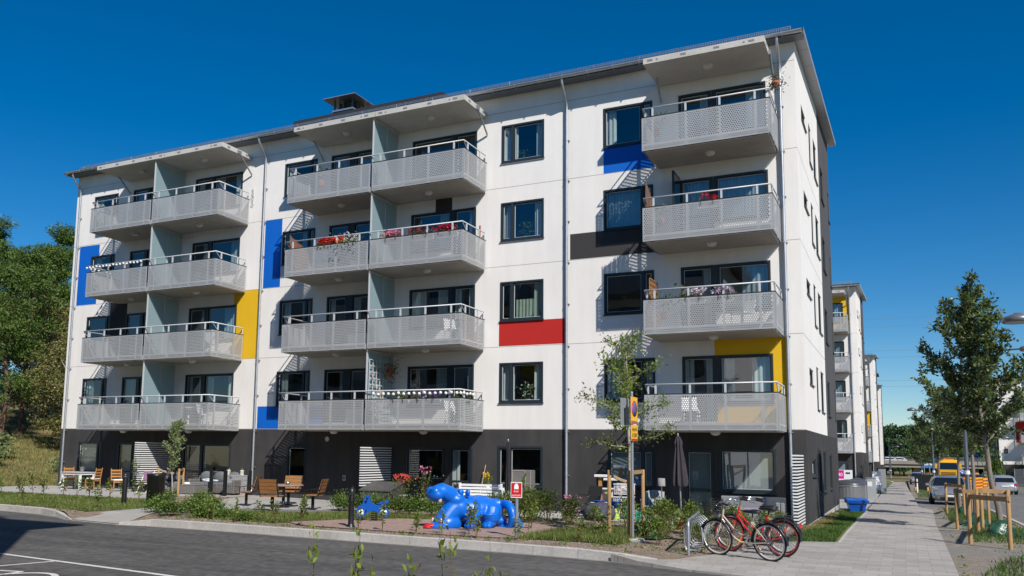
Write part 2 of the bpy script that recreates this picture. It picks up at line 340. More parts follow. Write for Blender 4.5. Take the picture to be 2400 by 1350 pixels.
def ground_mat(name,c1,c2,sc,c3=None,bump=.5,speck=None,rough=.95,stretch=(1,1,1)):
    m,nt,b=nodes_of(name); L=nt.links; g=nt.nodes.new('ShaderNodeNewGeometry')
    mp=nt.nodes.new('ShaderNodeMapping'); mp.inputs['Scale'].default_value=stretch; L.new(g.outputs['Position'],mp.inputs['Vector'])
    n=nt.nodes.new('ShaderNodeTexNoise'); n.inputs['Scale'].default_value=sc; n.inputs['Detail'].default_value=8; n.inputs['Roughness'].default_value=.7; L.new(mp.outputs[0],n.inputs['Vector'])
    r=nt.nodes.new('ShaderNodeValToRGB'); r.color_ramp.elements[0].position=.32; r.color_ramp.elements[1].position=.68
    r.color_ramp.elements[0].color=(*c1,1); r.color_ramp.elements[1].color=(*c2,1); L.new(n.outputs['Fac'],r.inputs['Fac'])
    n2=nt.nodes.new('ShaderNodeTexNoise'); n2.inputs['Scale'].default_value=sc*11; n2.inputs['Detail'].default_value=4; L.new(g.outputs['Position'],n2.inputs['Vector'])
    mr=nt.nodes.new('ShaderNodeMapRange'); mr.inputs['From Min'].default_value=.3; mr.inputs['From Max'].default_value=.7; mr.inputs['To Min'].default_value=.72; mr.inputs['To Max'].default_value=1.28; L.new(n2.outputs['Fac'],mr.inputs['Value'])
    vm=nt.nodes.new('ShaderNodeVectorMath'); vm.operation='SCALE'; L.new(r.outputs['Color'],vm.inputs[0]); L.new(mr.outputs[0],vm.inputs['Scale']); col=vm.outputs[0]
    if c3:
        n3=nt.nodes.new('ShaderNodeTexNoise'); n3.inputs['Scale'].default_value=.45; n3.inputs['Detail'].default_value=5; L.new(mp.outputs[0],n3.inputs['Vector'])
        r3=nt.nodes.new('ShaderNodeValToRGB'); r3.color_ramp.elements[0].position=.48; r3.color_ramp.elements[1].position=.62; L.new(n3.outputs['Fac'],r3.inputs['Fac'])
        mx=nt.nodes.new('ShaderNodeMixRGB'); mx.inputs['Color2'].default_value=(*c3,1); L.new(r3.outputs['Color'],mx.inputs['Fac']); L.new(col,mx.inputs['Color1']); col=mx.outputs[0]
    if speck:
        v=nt.nodes.new('ShaderNodeTexVoronoi'); v.inputs['Scale'].default_value=speck[0]; L.new(g.outputs['Position'],v.inputs['Vector'])
        lt=nt.nodes.new('ShaderNodeMath'); lt.operation='LESS_THAN'; lt.inputs[1].default_value=speck[1]; L.new(v.outputs['Distance'],lt.inputs[0])
        n4=nt.nodes.new('ShaderNodeTexNoise'); n4.inputs['Scale'].default_value=2.2; L.new(g.outputs['Position'],n4.inputs['Vector'])
        gt=nt.nodes.new('ShaderNodeMath'); gt.operation='GREATER_THAN'; gt.inputs[1].default_value=.52; L.new(n4.outputs['Fac'],gt.inputs[0])
        mu=nt.nodes.new('ShaderNodeMath'); mu.operation='MULTIPLY'; L.new(lt.outputs[0],mu.inputs[0]); L.new(gt.outputs[0],mu.inputs[1])
        mx=nt.nodes.new('ShaderNodeMixRGB'); mx.inputs['Color2'].default_value=(*speck[2],1); L.new(mu.outputs[0],mx.inputs['Fac']); L.new(col,mx.inputs['Color1']); col=mx.outputs[0]
    L.new(col,b.inputs['Base Color']); b.inputs['Roughness'].default_value=rough; b.inputs['Specular IOR Level'].default_value=.25
    bp=nt.nodes.new('ShaderNodeBump'); bp.inputs['Strength'].default_value=bump; bp.inputs['Distance'].default_value=.03; L.new(n2.outputs['Fac'],bp.inputs['Height']); L.new(bp.outputs[0],b.inputs['Normal'])
    return m
def paver_mat(name,c1,c2,mort,w,h,off=.5,rot=0.0):
    m,nt,b=nodes_of(name); L=nt.links; g=nt.nodes.new('ShaderNodeNewGeometry')
    mp=nt.nodes.new('ShaderNodeMapping'); mp.inputs['Rotation'].default_value=(0,0,rot); L.new(g.outputs['Position'],mp.inputs['Vector'])
    br=nt.nodes.new('ShaderNodeTexBrick'); br.offset=off; br.inputs['Scale'].default_value=1; br.inputs['Brick Width'].default_value=w; br.inputs['Row Height'].default_value=h; br.inputs['Mortar Size'].default_value=.006; br.inputs['Mortar Smooth'].default_value=.2
    br.inputs['Color1'].default_value=(*c1,1); br.inputs['Color2'].default_value=(*c2,1); br.inputs['Mortar'].default_value=(*mort,1); L.new(mp.outputs[0],br.inputs['Vector'])
    n=nt.nodes.new('ShaderNodeTexNoise'); n.inputs['Scale'].default_value=1.2; n.inputs['Detail'].default_value=8; n.inputs['Roughness'].default_value=.7; L.new(g.outputs['Position'],n.inputs['Vector'])
    mr=nt.nodes.new('ShaderNodeMapRange'); mr.inputs['From Min'].default_value=.3; mr.inputs['From Max'].default_value=.7; mr.inputs['To Min'].default_value=.86; mr.inputs['To Max'].default_value=1.12; L.new(n.outputs['Fac'],mr.inputs['Value'])
    vm=nt.nodes.new('ShaderNodeVectorMath'); vm.operation='SCALE'; L.new(br.outputs['Color'],vm.inputs[0]); L.new(mr.outputs[0],vm.inputs['Scale']); L.new(vm.outputs[0],b.inputs['Base Color'])
    b.inputs['Roughness'].default_value=.9; b.inputs['Specular IOR Level'].default_value=.25
    bp=nt.nodes.new('ShaderNodeBump'); bp.inputs['Strength'].default_value=.35; bp.inputs['Distance'].default_value=.01; bp.invert=True; L.new(br.outputs['Fac'],bp.inputs['Height']); L.new(bp.outputs[0],b.inputs['Normal'])
    return m
g_soil=ground_mat('garden_soil',(.17,.125,.09),(.31,.24,.18),3.5,bump=.9,speck=(26,.16,(.36,.31,.26)))
g_grass=ground_mat('lawn_soil',(.075,.115,.028),(.15,.165,.05),2.5,bump=.6)
g_hill=ground_mat('hill_grass',(.11,.105,.035),(.26,.20,.09),.55,bump=.7)
g_asph=ground_mat('asphalt',(.060,.057,.055),(.122,.115,.108),.55,bump=.25,speck=(9,.035,(.38,.37,.35)),rough=.85,stretch=(.35,1.6,1))
g_asph2=ground_mat('street_asphalt',(.13,.125,.118),(.18,.172,.162),.6,bump=.25,rough=.85,stretch=(1.6,.35,1))
g_sand=ground_mat('play_gravel',(.26,.175,.145),(.40,.285,.24),5,bump=.8,speck=(30,.2,(.5,.42,.38)))
g_gravel=ground_mat('grey_gravel',(.15,.145,.14),(.28,.27,.26),8,bump=.9,speck=(26,.22,(.40,.39,.38)))
g_strip=ground_mat('verge_soil',(.17,.14,.11),(.28,.24,.195),3,c3=(.20,.195,.185),bump=.9,speck=(24,.2,(.36,.33,.30)))
g_path=paver_mat('path_slabs',(.34,.325,.30),(.37,.35,.325),(.22,.21,.195),1.2,.9,.5)
g_pav=paver_mat('pavement_pavers',(.30,.275,.25),(.36,.335,.305),(.23,.21,.19),.42,.28,.5)
g_pat=paver_mat('patio_slabs',(.36,.345,.325),(.40,.385,.36),(.24,.23,.22),.5,.5,.0)
g_kerb=M('kerb_concrete',(.42,.40,.375),.9,.2,nz=(1.6,.16),nz2=(14,.12),bump=(40,.4))
ROADZ=-.13
# the land itself: one sheet out to the horizon, a little below the surfaces laid on it
def Hb(x,y):
    if x<-33.6 and y>-12: return H(x,y)
    return H(x,y)-.22
tag(sheet_mb(XC,YC,Hb).build('ground',[g_hill]),kind='structure')
KERB=[(-44,-8.6),(-30,-8.85),(-23.2,-9.25),(-21.1,-9.5),(-19.6,-9.9),(-18.5,-10.45),(-16.3,-10.7),(-15.5,-10.5),(-13,-10.45),(-8,-10.55),(-5,-10.6),(-3.4,-10.75),(-2.5,-11.0),(-1.5,-11.15)]
KRET=[(-5,-10.6),(-3.4,-10.7),(-2.3,-10.85),(-1.45,-10.75)]
flat=lambda x,y:0.0
# road in front (lies lower than the kerb), street on the right
patch('road',[(-70,-60),(30,-60),(30,-11.4),(5.8,-11.4),(3.35,-11.6),(1.2,-11.6),(-1.2,-10.9),(-2.5,-10.6),(-5,-10.45),(-8,-10.4),(-13,-10.3),(-16.3,-10.45),(-18.5,-10.25),(-21.1,-9.3),(-23.2,-9.1),(-30,-8.7),(-70,-8.2)],ROADZ,g_asph,flat)
patch('street',[(5.85,-11.4),(30,-11.4),(30,20),(13,40),(13,150),(5.85,150)],-.07,g_asph2)
patch('parking_bay',[(2.9,17.3),(5.9,17.0),(5.9,31.2),(2.9,31.2)],-.045,g_asph2)
# garden in front of the house
patch('garden_bed',[(p[0],p[1]+.07) for p in KERB[:11]+KRET[1:]]+[(-.7,-9.6),(.1,-5.8),(.05,-.02),(-32.7,-.02),(-44,-.02)],-.012,g_soil)
patch('lawn',[(-44,-8.0),(-30,-8.35),(-23.2,-8.75),(-21,-8.95),(-19.3,-9.3),(-18.75,-8.3),(-19.0,-7.1),(-19.6,-6.0),(-20.4,-5.0),(-22.4,-4.95),(-26.2,-5.0),(-33,-5.1),(-44,-5.1)],0,g_grass)
patch('patio_paving',[(-33,-5.0),(-22.35,-4.85),(-22.2,-2.6),(-20.8,-1.7),(-20.8,-.03),(-33,-.03)],.006,g_pat,skirt=.1)
patch('path',[(-18.5,-10.45),(-16.3,-10.7),(-16.75,-9.6),(-17.2,-8.4),(-17.3,-7.3),(-16.9,-6.4),(-16.3,-5.6),(-14.9,-5.2),(-13.4,-4.4),(-12.9,-2.6),(-12.8,-.03),(-20.7,-.03),(-19.9,-2.6),(-19.1,-4.5),(-18.7,-6.2),(-18.75,-7.7),(-18.65,-9.2)],.006,g_path)
patch('gravel_area',[(-16.9,-6.3),(-16.3,-5.58),(-14.9,-5.18),(-13.4,-4.38),(-12.95,-4.9),(-13.6,-6.2),(-14.6,-6.75),(-15.9,-6.85)],.002,g_gravel)
patch('middle_lawn',[(-15.8,-8.6),(-14.5,-9.3),(-12.4,-9.35),(-11.9,-8.9),(-11.2,-7.2),(-10.2,-6.2),(-9.0,-5.75),(-8.2,-5.6),(-8.4,-4.9),(-10,-5.0),(-12.6,-5.0),(-13.6,-6.25),(-14.6,-6.85),(-15.9,-6.95)],.001,g_grass)
patch('play_gravel',[(-12.0,-8.95),(-11.1,-9.6),(-9.0,-9.75),(-6.2,-9.7),(-4.95,-9.4),(-5.1,-7.4),(-4.6,-6.1),(-4.9,-5.5),(-6.6,-5.3),(-8.3,-5.5),(-10.2,-6.15),(-11.3,-7.2)],.010,g_sand)
patch('grass_patch',[(-5.2,-9.4),(-3.0,-9.1),(-2.9,-7.3),(-3.9,-6.0),(-4.7,-6.1),(-5.15,-7.4)],.006,g_grass)
patch('patio_terrace',[(-10.6,-3.6),(-8.2,-3.3),(-7.7,-2.8),(-7.2,-3.2),(-2.0,-3.3),(-.3,-3.2),(-.3,-.03),(-10.6,-.03)],.008,g_pat,skirt=.1)
patch('corner_lawn',[(-.12,-6.3),(.32,-5.9),(1.15,-5.55),(1.17,-2),(1.15,11.2),(.04,12.2)],-.012,g_grass)
# pavement round the corner and down the street
patch('pavement',[(-1.75,-10.80),(-1.4,-10.70),(-.9,-9.7),(-.1,-6.3),(.3,-5.75),(1.12,-5.4),(1.12,12),(1.0,40),(.95,111),(2.45,111.5),(2.75,60),(3.0,31),(3.05,17.5),(3.55,14.5),(3.35,3),(3.32,-11.8),(1.2,-11.98),(-1.0,-11.45),(-2.0,-11.1),(-2.6,-10.86)],.004,g_pav,skirt=.14)
patch('house_apron',[(.04,12.2),(1.05,11.2),(1.05,25.5),(.9,40.9),(-14,40.9),(-14,13.2),(.04,13.2)],-.004,g_path)
patch('street_lawn',[(.0,41.5),(1.0,41),(.95,112),(-.4,112)],-.004,g_grass)
patch('verge',[(3.1,-11.4),(5.8,-11.4),(5.8,17.4),(3.3,17.4),(3.3,14.5),(3.1,3)],.0,g_strip)
patch('far_verge',[(2.9,31.1),(5.75,31.1),(5.6,150),(2.8,150)],.0,g_strip)
# kerbs, one stone per metre with open joints
mb=MB()
def kerb_run(mb,pts,top,bot,w=.13,step=1.0,hf=None):
    P=[Vector((p[0],p[1],0)) for p in pts]; seg=[(P[i+1]-P[i]).length for i in range(len(P)-1)]; tot=sum(seg)
    def at(s):
        for i,l in enumerate(seg):
            if s<=l or i==len(seg)-1:
                d=(P[i+1]-P[i]).normalized(); return P[i]+d*min(s,l),d
            s-=l
    s=0
    while s<tot-.05:
        e=min(s+step-.012,tot); a,d1=at(s); b,d2=at(e); na=Vector((-d1.y,d1.x,0)); nb=Vector((-d2.y,d2.x,0))
        def pr(p,n,o,z): q=p+n*o; return (q.x,q.y,z)
        za=top(s) if callable(top) else top; zb=top(e) if callable(top) else top
        oz=(hf(a.x,a.y),hf(b.x,b.y)) if hf else (0,0)
        ra=[pr(a,na,0,bot+oz[0]),pr(a,na,.008,za-.012+oz[0]),pr(a,na,.02,za+oz[0]),pr(a,na,w,za+oz[0]),pr(a,na,w,bot+oz[0])]
        rb=[pr(b,nb,0,bot+oz[1]),pr(b,nb,.008,zb-.012+oz[1]),pr(b,nb,.02,zb+oz[1]),pr(b,nb,w,zb+oz[1]),pr(b,nb,w,bot+oz[1])]
        mb.loft([ra,rb],0,False); s+=step
    return tot
def prof(L,r0,r1,hi,lo):
    def f(s):
        a=1.0
        if r0: a=min(a,sstep(s/r0))
        if r1: a=min(a,sstep((L-s)/r1))
        return lo+(hi-lo)*a
    return f
def plen(p): return sum(math.hypot(p[i+1][0]-p[i][0],p[i+1][1]-p[i][1]) for i in range(len(p)-1))
k1=KERB[:6]; k2=KERB[6:11]+KRET[1:]
kerb_run(mb,k1,prof(plen(k1),0,2.2,.062,-.11),-.2); kerb_run(mb,k2,prof(plen(k2),1.2,1.3,.062,-.06),-.2)
kerb_run(mb,[KERB[5],KERB[6]],-.105,-.2)
# pale gutter strip at the foot of the kerb
mb2=MB()
for pts in (KERB[:6],KERB[6:11]+KRET[1:3]):
    for i in range(len(pts)-1):
        a,b=pts[i],pts[i+1]; mb2.add([(a[0],a[1]-.16,ROADZ+.004),(b[0],b[1]-.16,ROADZ+.004),(b[0],b[1]+.01,ROADZ+.005),(a[0],a[1]+.01,ROADZ+.005)],[(0,1,2,3)])
kerb_run(mb,[(5.75,17),(5.75,-11.3)],.03,-.2,hf=lambda x,y:H(x,y)); kerb_run(mb,[(5.75,150),(5.75,31)],.03,-.2,step=3,hf=lambda x,y:H(x,y))
kerb_run(mb,[(1.1,-5.4),(1.1,11.5)][::-1],.012,-.1,w=.08,hf=lambda x,y:H(x,y))
struct('kerb',mb,g_kerb); struct('kerb_footing',mb2,M('pale_grit',(.20,.19,.18),.95,.2,nz=(5,.3)))
# painted markings
mk=MB()
def stripe(a,b,w,z=ROADZ+.006):
    d=Vector((b[0]-a[0],b[1]-a[1],0)).normalized(); n=Vector((-d.y,d.x,0))*w/2; d=d*0
    mk.add([(a[0]-n.x,a[1]-n.y,z),(b[0]-n.x,b[1]-n.y,z),(b[0]+n.x,b[1]+n.y,z),(a[0]+n.x,a[1]+n.y,z)],[(0,1,2,3)])
stripe((-20,-15.9),(-12.9,-16.35),.10); stripe((-12.9,-16.35),(-10.5,-16.55),.10); stripe((-10.5,-16.55),(-6.9,-16.85),.11); stripe((-6.9,-16.85),(4,-17.7),.11)
stripe((-11.25,-16.55),(-11.55,-17.8),.09); stripe((-11.55,-17.8),(-12.4,-21.5),.09)
stripe((-10.98,-17.80),(-10.52,-17.68),.09); stripe((-10.52,-17.70),(-10.50,-18.05),.10,ROADZ+.007); stripe((-10.5,-18.05),(-10.75,-18.3),.1,ROADZ+.0075)
for i in range(26):
    a0,a1=R(-150+i*12),R(-150+(i+1)*12); c=(-9.98,-18.1); r0,r1=.43,.54
    mk.add([(c[0]+r*math.cos(a),c[1]+r*math.sin(a),ROADZ+.0085) for r,a in ((r0,a0),(r1,a0),(r1,a1),(r0,a1))],[(0,1,2,3)])
struct('road_marking',mk,M('road_paint',(.60,.58,.55),.8,.2,nz=(9,.18)))
# grass blades (nobody could count them)
def inpoly(px,py,poly):
    ins=np.zeros(len(px),bool); n=len(poly)
    for i in range(n):
        x1,y1=poly[i]; x2,y2=poly[(i+1)%n]
        c=((y1>py)!=(y2>py)); xi=(x2-x1)*(py-y1)/((y2-y1) if abs(y2-y1)>1e-9 else 1e-9)+x1
        ins^=c&(px<xi)
    return ins
def scatter(poly,n,hf=H,jit=0):
    xs=[p[0] for p in poly]; ys=[p[1] for p in poly]
    px=rng.uniform(min(xs),max(xs),n*3); py=rng.uniform(min(ys),max(ys),n*3); k=inpoly(px,py,poly); px,py=px[k][:n],py[k][:n]
    return np.stack([px,py,[hf(a,b) for a,b in zip(px,py)]],1)
def grass(name,poly,n,h,mat,w=.012,hf=H):
    P=scatter(poly,n,hf); N=len(P); a=rng.normal(size=(N,3))*.45; a[:,2]=1; hh=(h*(.5+.8*rng.random(N)))[:,None]
    s=rng.normal(size=(N,3)); s[:,2]=0; s/=np.linalg.norm(s,axis=1)[:,None]; 
    V=np.stack([P-s*w,P+s*w,P+a*hh],1).reshape(-1,3); return tag(link(name,cloud_mesh(name,V,np.arange(N*3).reshape(N,3),[mat])),kind='stuff')
grass('grass',[(-44,-8.0),(-30,-8.35),(-23.2,-8.75),(-21,-8.95),(-19.3,-9.3),(-18.75,-8.3),(-19.0,-7.1),(-19.6,-6.0),(-20.4,-5.0),(-26.2,-5.0),(-44,-5.1)],26000,.07,l_grass,.014)
grass('grass',[(-15.8,-8.6),(-14.5,-9.3),(-12.4,-9.35),(-11.9,-8.9),(-11.2,-7.2),(-10.2,-6.2),(-8.2,-5.6),(-8.4,-4.9),(-12.6,-5.0),(-13.6,-6.25),(-15.9,-6.95)],16000,.08,l_grass,.012)
grass('grass',[(-5.2,-9.4),(-3.0,-9.1),(-2.9,-7.3),(-3.9,-6.0),(-4.7,-6.1),(-5.15,-7.4)],9000,.13,l_grass,.010)
grass('grass',[(.1,-5.9),(.35,-5.75),(1.05,-5.45),(1.05,11),(.7,11.5),(.25,9),(.45,5),(.5,2),(.2,-1)],15000,.06,l_grassd,.010)
grass('dry_grass',[(.05,-3.0),(.5,-1.5),(.55,2),(.4,6),(.05,8)],5000,.06,l_dry,.009)
grass('hill_grass',[(-33.2,-4.8),(-33.2,10),(-48,18),(-75,16),(-75,-2),(-50,-4.8)],30000,.16,l_dry,.022)
grass('hill_grass',[(-33.2,-5),(-33.2,6),(-45,12),(-62,8),(-60,-5)],15000,.17,l_grass,.02)
for poly,n in (([(3.5,-11),(5.7,-11),(5.7,-6.5),(4.4,-6.8),(3.9,-9.2)],1600),([(3.9,-3.4),(5.6,-3.4),(5.6,3),(4.2,2.6)],1700),([(3.8,4.5),(5.6,4.5),(5.6,16.5),(4.0,16.5)],3500),([(3.2,32),(5.6,32),(5.4,60),(3.2,60)],3000)):
    grass('verge_grass',poly,n,.12,l_grassd,.012)
# ------------------------------------------------------------------ apartment houses
FH=2.9; ZB=2.756; LEN=32.67; DEP=13.25; BD=1.85; RS=.080
def roofz(y): return 14.95+RS*y
T_END=Matrix.Rotation(R(90),4,'Z')     # local facade frame (u, depth, z) -> end wall: outward +X
def wall(holes,areas,u1,z1,depth,base=0,u0=0.0,z0=-.15,default='w',zcuts=()):
    """plane wall with openings; returns dict colour -> MB (each colour field its own mesh), with reveals"""
    us=sorted({u0,u1}|{h[0] for h in holes}|{h[1] for h in holes}|{a[0] for a in areas}|{a[1] for a in areas})
    zs=sorted({z0,z1}|{h[2] for h in holes}|{h[3] for h in holes}|{a[2] for a in areas}|{a[3] for a in areas})
    us=[u for u in us if u0-1e-6<=u<=u1+1e-6]; zs=[z for z in zs if z0-1e-6<=z<=z1+1e-6]
    out={}
    def colour(u,z):
        c=default
        for i,a in enumerate(areas):
            if a[0]<u<a[1] and a[2]<z<a[3]: c=a[4]
        return c
    for j in range(len(zs)-1):
        i=0
        while i<len(us)-1:
            uc=(us[i]+us[i+1])/2; zc=(zs[j]+zs[j+1])/2
            if any(h[0]<uc<h[1] and h[2]<zc<h[3] for h in holes): i+=1; continue
            c=colour(uc,zc); k=i+1
            while k<len(us)-1:
                u2=(us[k]+us[k+1])/2
                if any(h[0]<u2<h[1] and h[2]<zc<h[3] for h in holes) or colour(u2,zc)!=c: break
                k+=1
            mb=out.setdefault(c,MB()); mb.add([(us[i],0,zs[j]),(us[k],0,zs[j]),(us[k],0,zs[j+1]),(us[i],0,zs[j+1])],[(0,1,2,3)]); i=k
    for h in holes:
        a,b,c,d=h[:4]; D=depth
        mb=out.setdefault(colour((a+b)/2,d+.02),MB()); mb.add([(a,0,d),(b,0,d),(b,D,d),(a,D,d)],[(0,1,2,3)])
        mb=out.setdefault(colour((a+b)/2,c-.02),MB()); mb.add([(a,0,c),(a,D,c),(b,D,c),(b,0,c)],[(0,1,2,3)])
        mb=out.setdefault(colour(a-.01,(c+d)/2),MB()); mb.add([(a,0,c),(a,0,d),(a,D,d),(a,D,c)],[(0,1,2,3)])
        mb=out.setdefault(colour(b+.01,(c+d)/2),MB()); mb.add([(b,0,c),(b,D,c),(b,D,d),(b,0,d)],[(0,1,2,3)])
    return out
def wavy(mb,u0,u1,z0,z1,y,amp=.03,per=.16,m=0,seed=0):
    n=max(6,int((u1-u0)/per*6)); rr=random.Random(seed); ph=rr.random()*6
    vs=[]; 
    for i in range(n+1):
        u=u0+(u1-u0)*i/n; a=amp*math.sin(2*math.pi*(u-u0)/per+ph)+amp*.5*math.sin(2*math.pi*(u-u0)/(per*2.3)+ph*2)
        vs+=[(u,y+a,z0),(u,y+a*.6,z1)]
    mb.add(vs,[(2*i,2*i+2,2*i+3,2*i+1) for i in range(n)],m,True)
def window(parent,u0,u1,z0,z1,muls=(),doors=(),T=None,back=None,seed=0,rec=.0,sill=True,fr=.065,wide=None,xl=0,xr=0):
    """muls: u positions of mullions; doors: indices of bays with a low rail; back: 'curtain','blind','curtain2',None"""
    f=MB(); p=MB(); f.T=T; p.T=T; w=fr; y0=-.018+rec; y1=.10+rec
    def bar(a,b,c,d,ya=y0,yb=y1,m=0): f.bx(a,b,ya,yb,c,d,m)
    bar(u0+.002,u0+w+xl,z0+.002,z1-.002); bar(u1-w-xr,u1-.002,z0+.002,z1-.002); bar(u0+w+xl,u1-w-xr,z1-w,z1-.002); bar(u0+w+xl,u1-w-xr,z0+.002,z0+w)
    ed=[u0+w+xl]
    for q in muls:
        ww=wide if wide else .05; bar(q-ww,q+ww,z0+w,z1-w,y0+.004,y1-.004); ed+=[q-ww,q+ww]
    ed.append(u1-w-xr)
    for i in range(0,len(ed),2):
        a,b=ed[i],ed[i+1]; s=.03
        for q in ((a,a+s,z0+w,z1-w),(b-s,b,z0+w,z1-w),(a+s,b-s,z1-w-s,z1-w),(a+s,b-s,z0+w,z0+w+s)): bar(*q,.03+rec,.09+rec,0)
        t=.014; a2,b2,c2,d2=a+s,b-s,z0+w+s,z1-w-s
        for q in ((a2,a2+t,c2,d2),(b2-t,b2,c2,d2),(a2+t,b2-t,d2-t,d2),(a2+t,b2-t,c2,c2+t)): bar(*q,.05+rec,.075+rec,1)
        if i//2 in doors: bar(a2+t,b2-t,z0+.78,z0+.86,.035+rec,.085+rec,0)
        p.add([(a2,.062+rec,c2),(b2,.062+rec,c2),(b2,.062+rec,d2),(a2,.062+rec,d2)],[(0,1,2,3)])
    if sill: 
        s_=MB(); s_.T=T; s_.prism([(-.055,z0-.035),(-.055,z0-.022),(y0-.003,z0-.003),(y0-.003,z0-.035)],'x',u0-.03,u1+.03)
    win=f.build('window',[m_frame,m_sash],parent); p.build('pane',m_pane,win)
    if sill: s_.build('sill',m_frame,win)
    rr=random.Random(seed); yc=.2+rec
    if back:
        c=MB(); c.T=T; W=u1-u0
        if back=='curtain':
            a=rr.uniform(.22,.36); wavy(c,u0+.06,u0+W*a,z0+.02,z1-.05,yc,seed=seed); wavy(c,u1-W*rr.uniform(.2,.4),u1-.06,z0+.02,z1-.05,yc,seed=seed+1); mt=m_curt
        elif back=='side':
            wavy(c,u1-W*rr.uniform(.35,.55),u1-.05,z0+.02,z1-.05,yc,seed=seed); mt=m_curtb
        elif back=='net': wavy(c,u0+.05,u1-.05,z0+.02,z1-.05,yc+.03,.02,.11,seed=seed); mt=m_curtb
        elif back=='green': wavy(c,u0+W*.32,u0+W*.75,z0+.02,z0+(z1-z0)*.55,yc,.03,.13,seed=seed); wavy(c,u1-W*.25,u1-.06,z0+.02,z1-.05,yc,seed=seed+3); mt=m_curtg
        elif back in('blind','blindhalf'):
            zb=z0+.06 if back=='blind' else z0+(z1-z0)*.4; z=z1-.1
            while z>zb: c.add([(u0+.1,yc-.06,z),(u1-.1,yc-.06,z),(u1-.1,yc-.045,z+.026),(u0+.1,yc-.045,z+.026)],[(0,1,2,3)]); z-=.0275
            mt=m_blind
        c.build('blind' if 'blind' in back else 'curtain',mt,win)
    return win
# ---- perforated balcony sheets: every hole is cut in the mesh
PERF={}
def perf_mesh(W,Ht=1.07,posts=()):
    key=(round(W,3),tuple(round(p,3) for p in posts))
    if key in PERF: return PERF[key]
    px,pz,r=.067,.0585,.0195; vs=[]; fs=[]
    def q(a,b,c,d): 
        if b-a<1e-4 or d-c<1e-4: return
        o=len(vs); vs.extend([(a,0,c),(b,0,c),(b,0,d),(a,0,d)]); fs.append((o,o+1,o+2,o+3))
    oct_=[(math.cos(R(22.5+45*i)),math.sin(R(22.5+45*i))) for i in range(8)]
    rows=[]; z=.035
    rows+= [z+i*pz for i in range(2)]; z0=z+2*pz; z=z0+.055
    while z+pz<Ht-.02: rows.append(z); z+=pz
    q(0,W,0,rows[0]); q(0,W,z0,z0+.055); q(0,W,rows[-1]+pz,Ht)
    for ri,z in enumerate(rows):
        x=.03+(px/2 if ri%2 else 0); last=0
        while x+px<W-.03:
            if any(abs(x+px/2-p)<.034 for p in posts): x+=px; continue
            q(last,x,z,z+pz); cx,cz=x+px/2,z+pz/2; o=len(vs)
            sq=[(x+px,z+pz*.75),(x+px*.75,z+pz),(x+px*.25,z+pz),(x,z+pz*.75),(x,z+pz*.25),(x+px*.25,z),(x+px*.75,z),(x+px,z+pz*.25)]
            vs.extend([(a,0,b) for a,b in sq]); vs.extend([(cx+r*a,0,cz+r*b) for a,b in oct_])
            vs.extend([(x+px,0,z+pz),(x,0,z+pz),(x,0,z),(x+px,0,z)])
            for i in range(8): fs.append((o+i,o+8+i,o+8+(i+1)%8,o+(i+1)%8))
            fs.extend([(o,o+1,o+16),(o+2,o+3,o+17),(o+4,o+5,o+18),(o+6,o+7,o+19)])
            last=x+px; x+=px
        q(last,W,z,z+pz)
    me=bpy.data.meshes.new('perforated_sheet'); me.from_pydata(vs,[],fs); me.materials.append(m_perf); me.update(); PERF[key]=me; return me
BAL={}
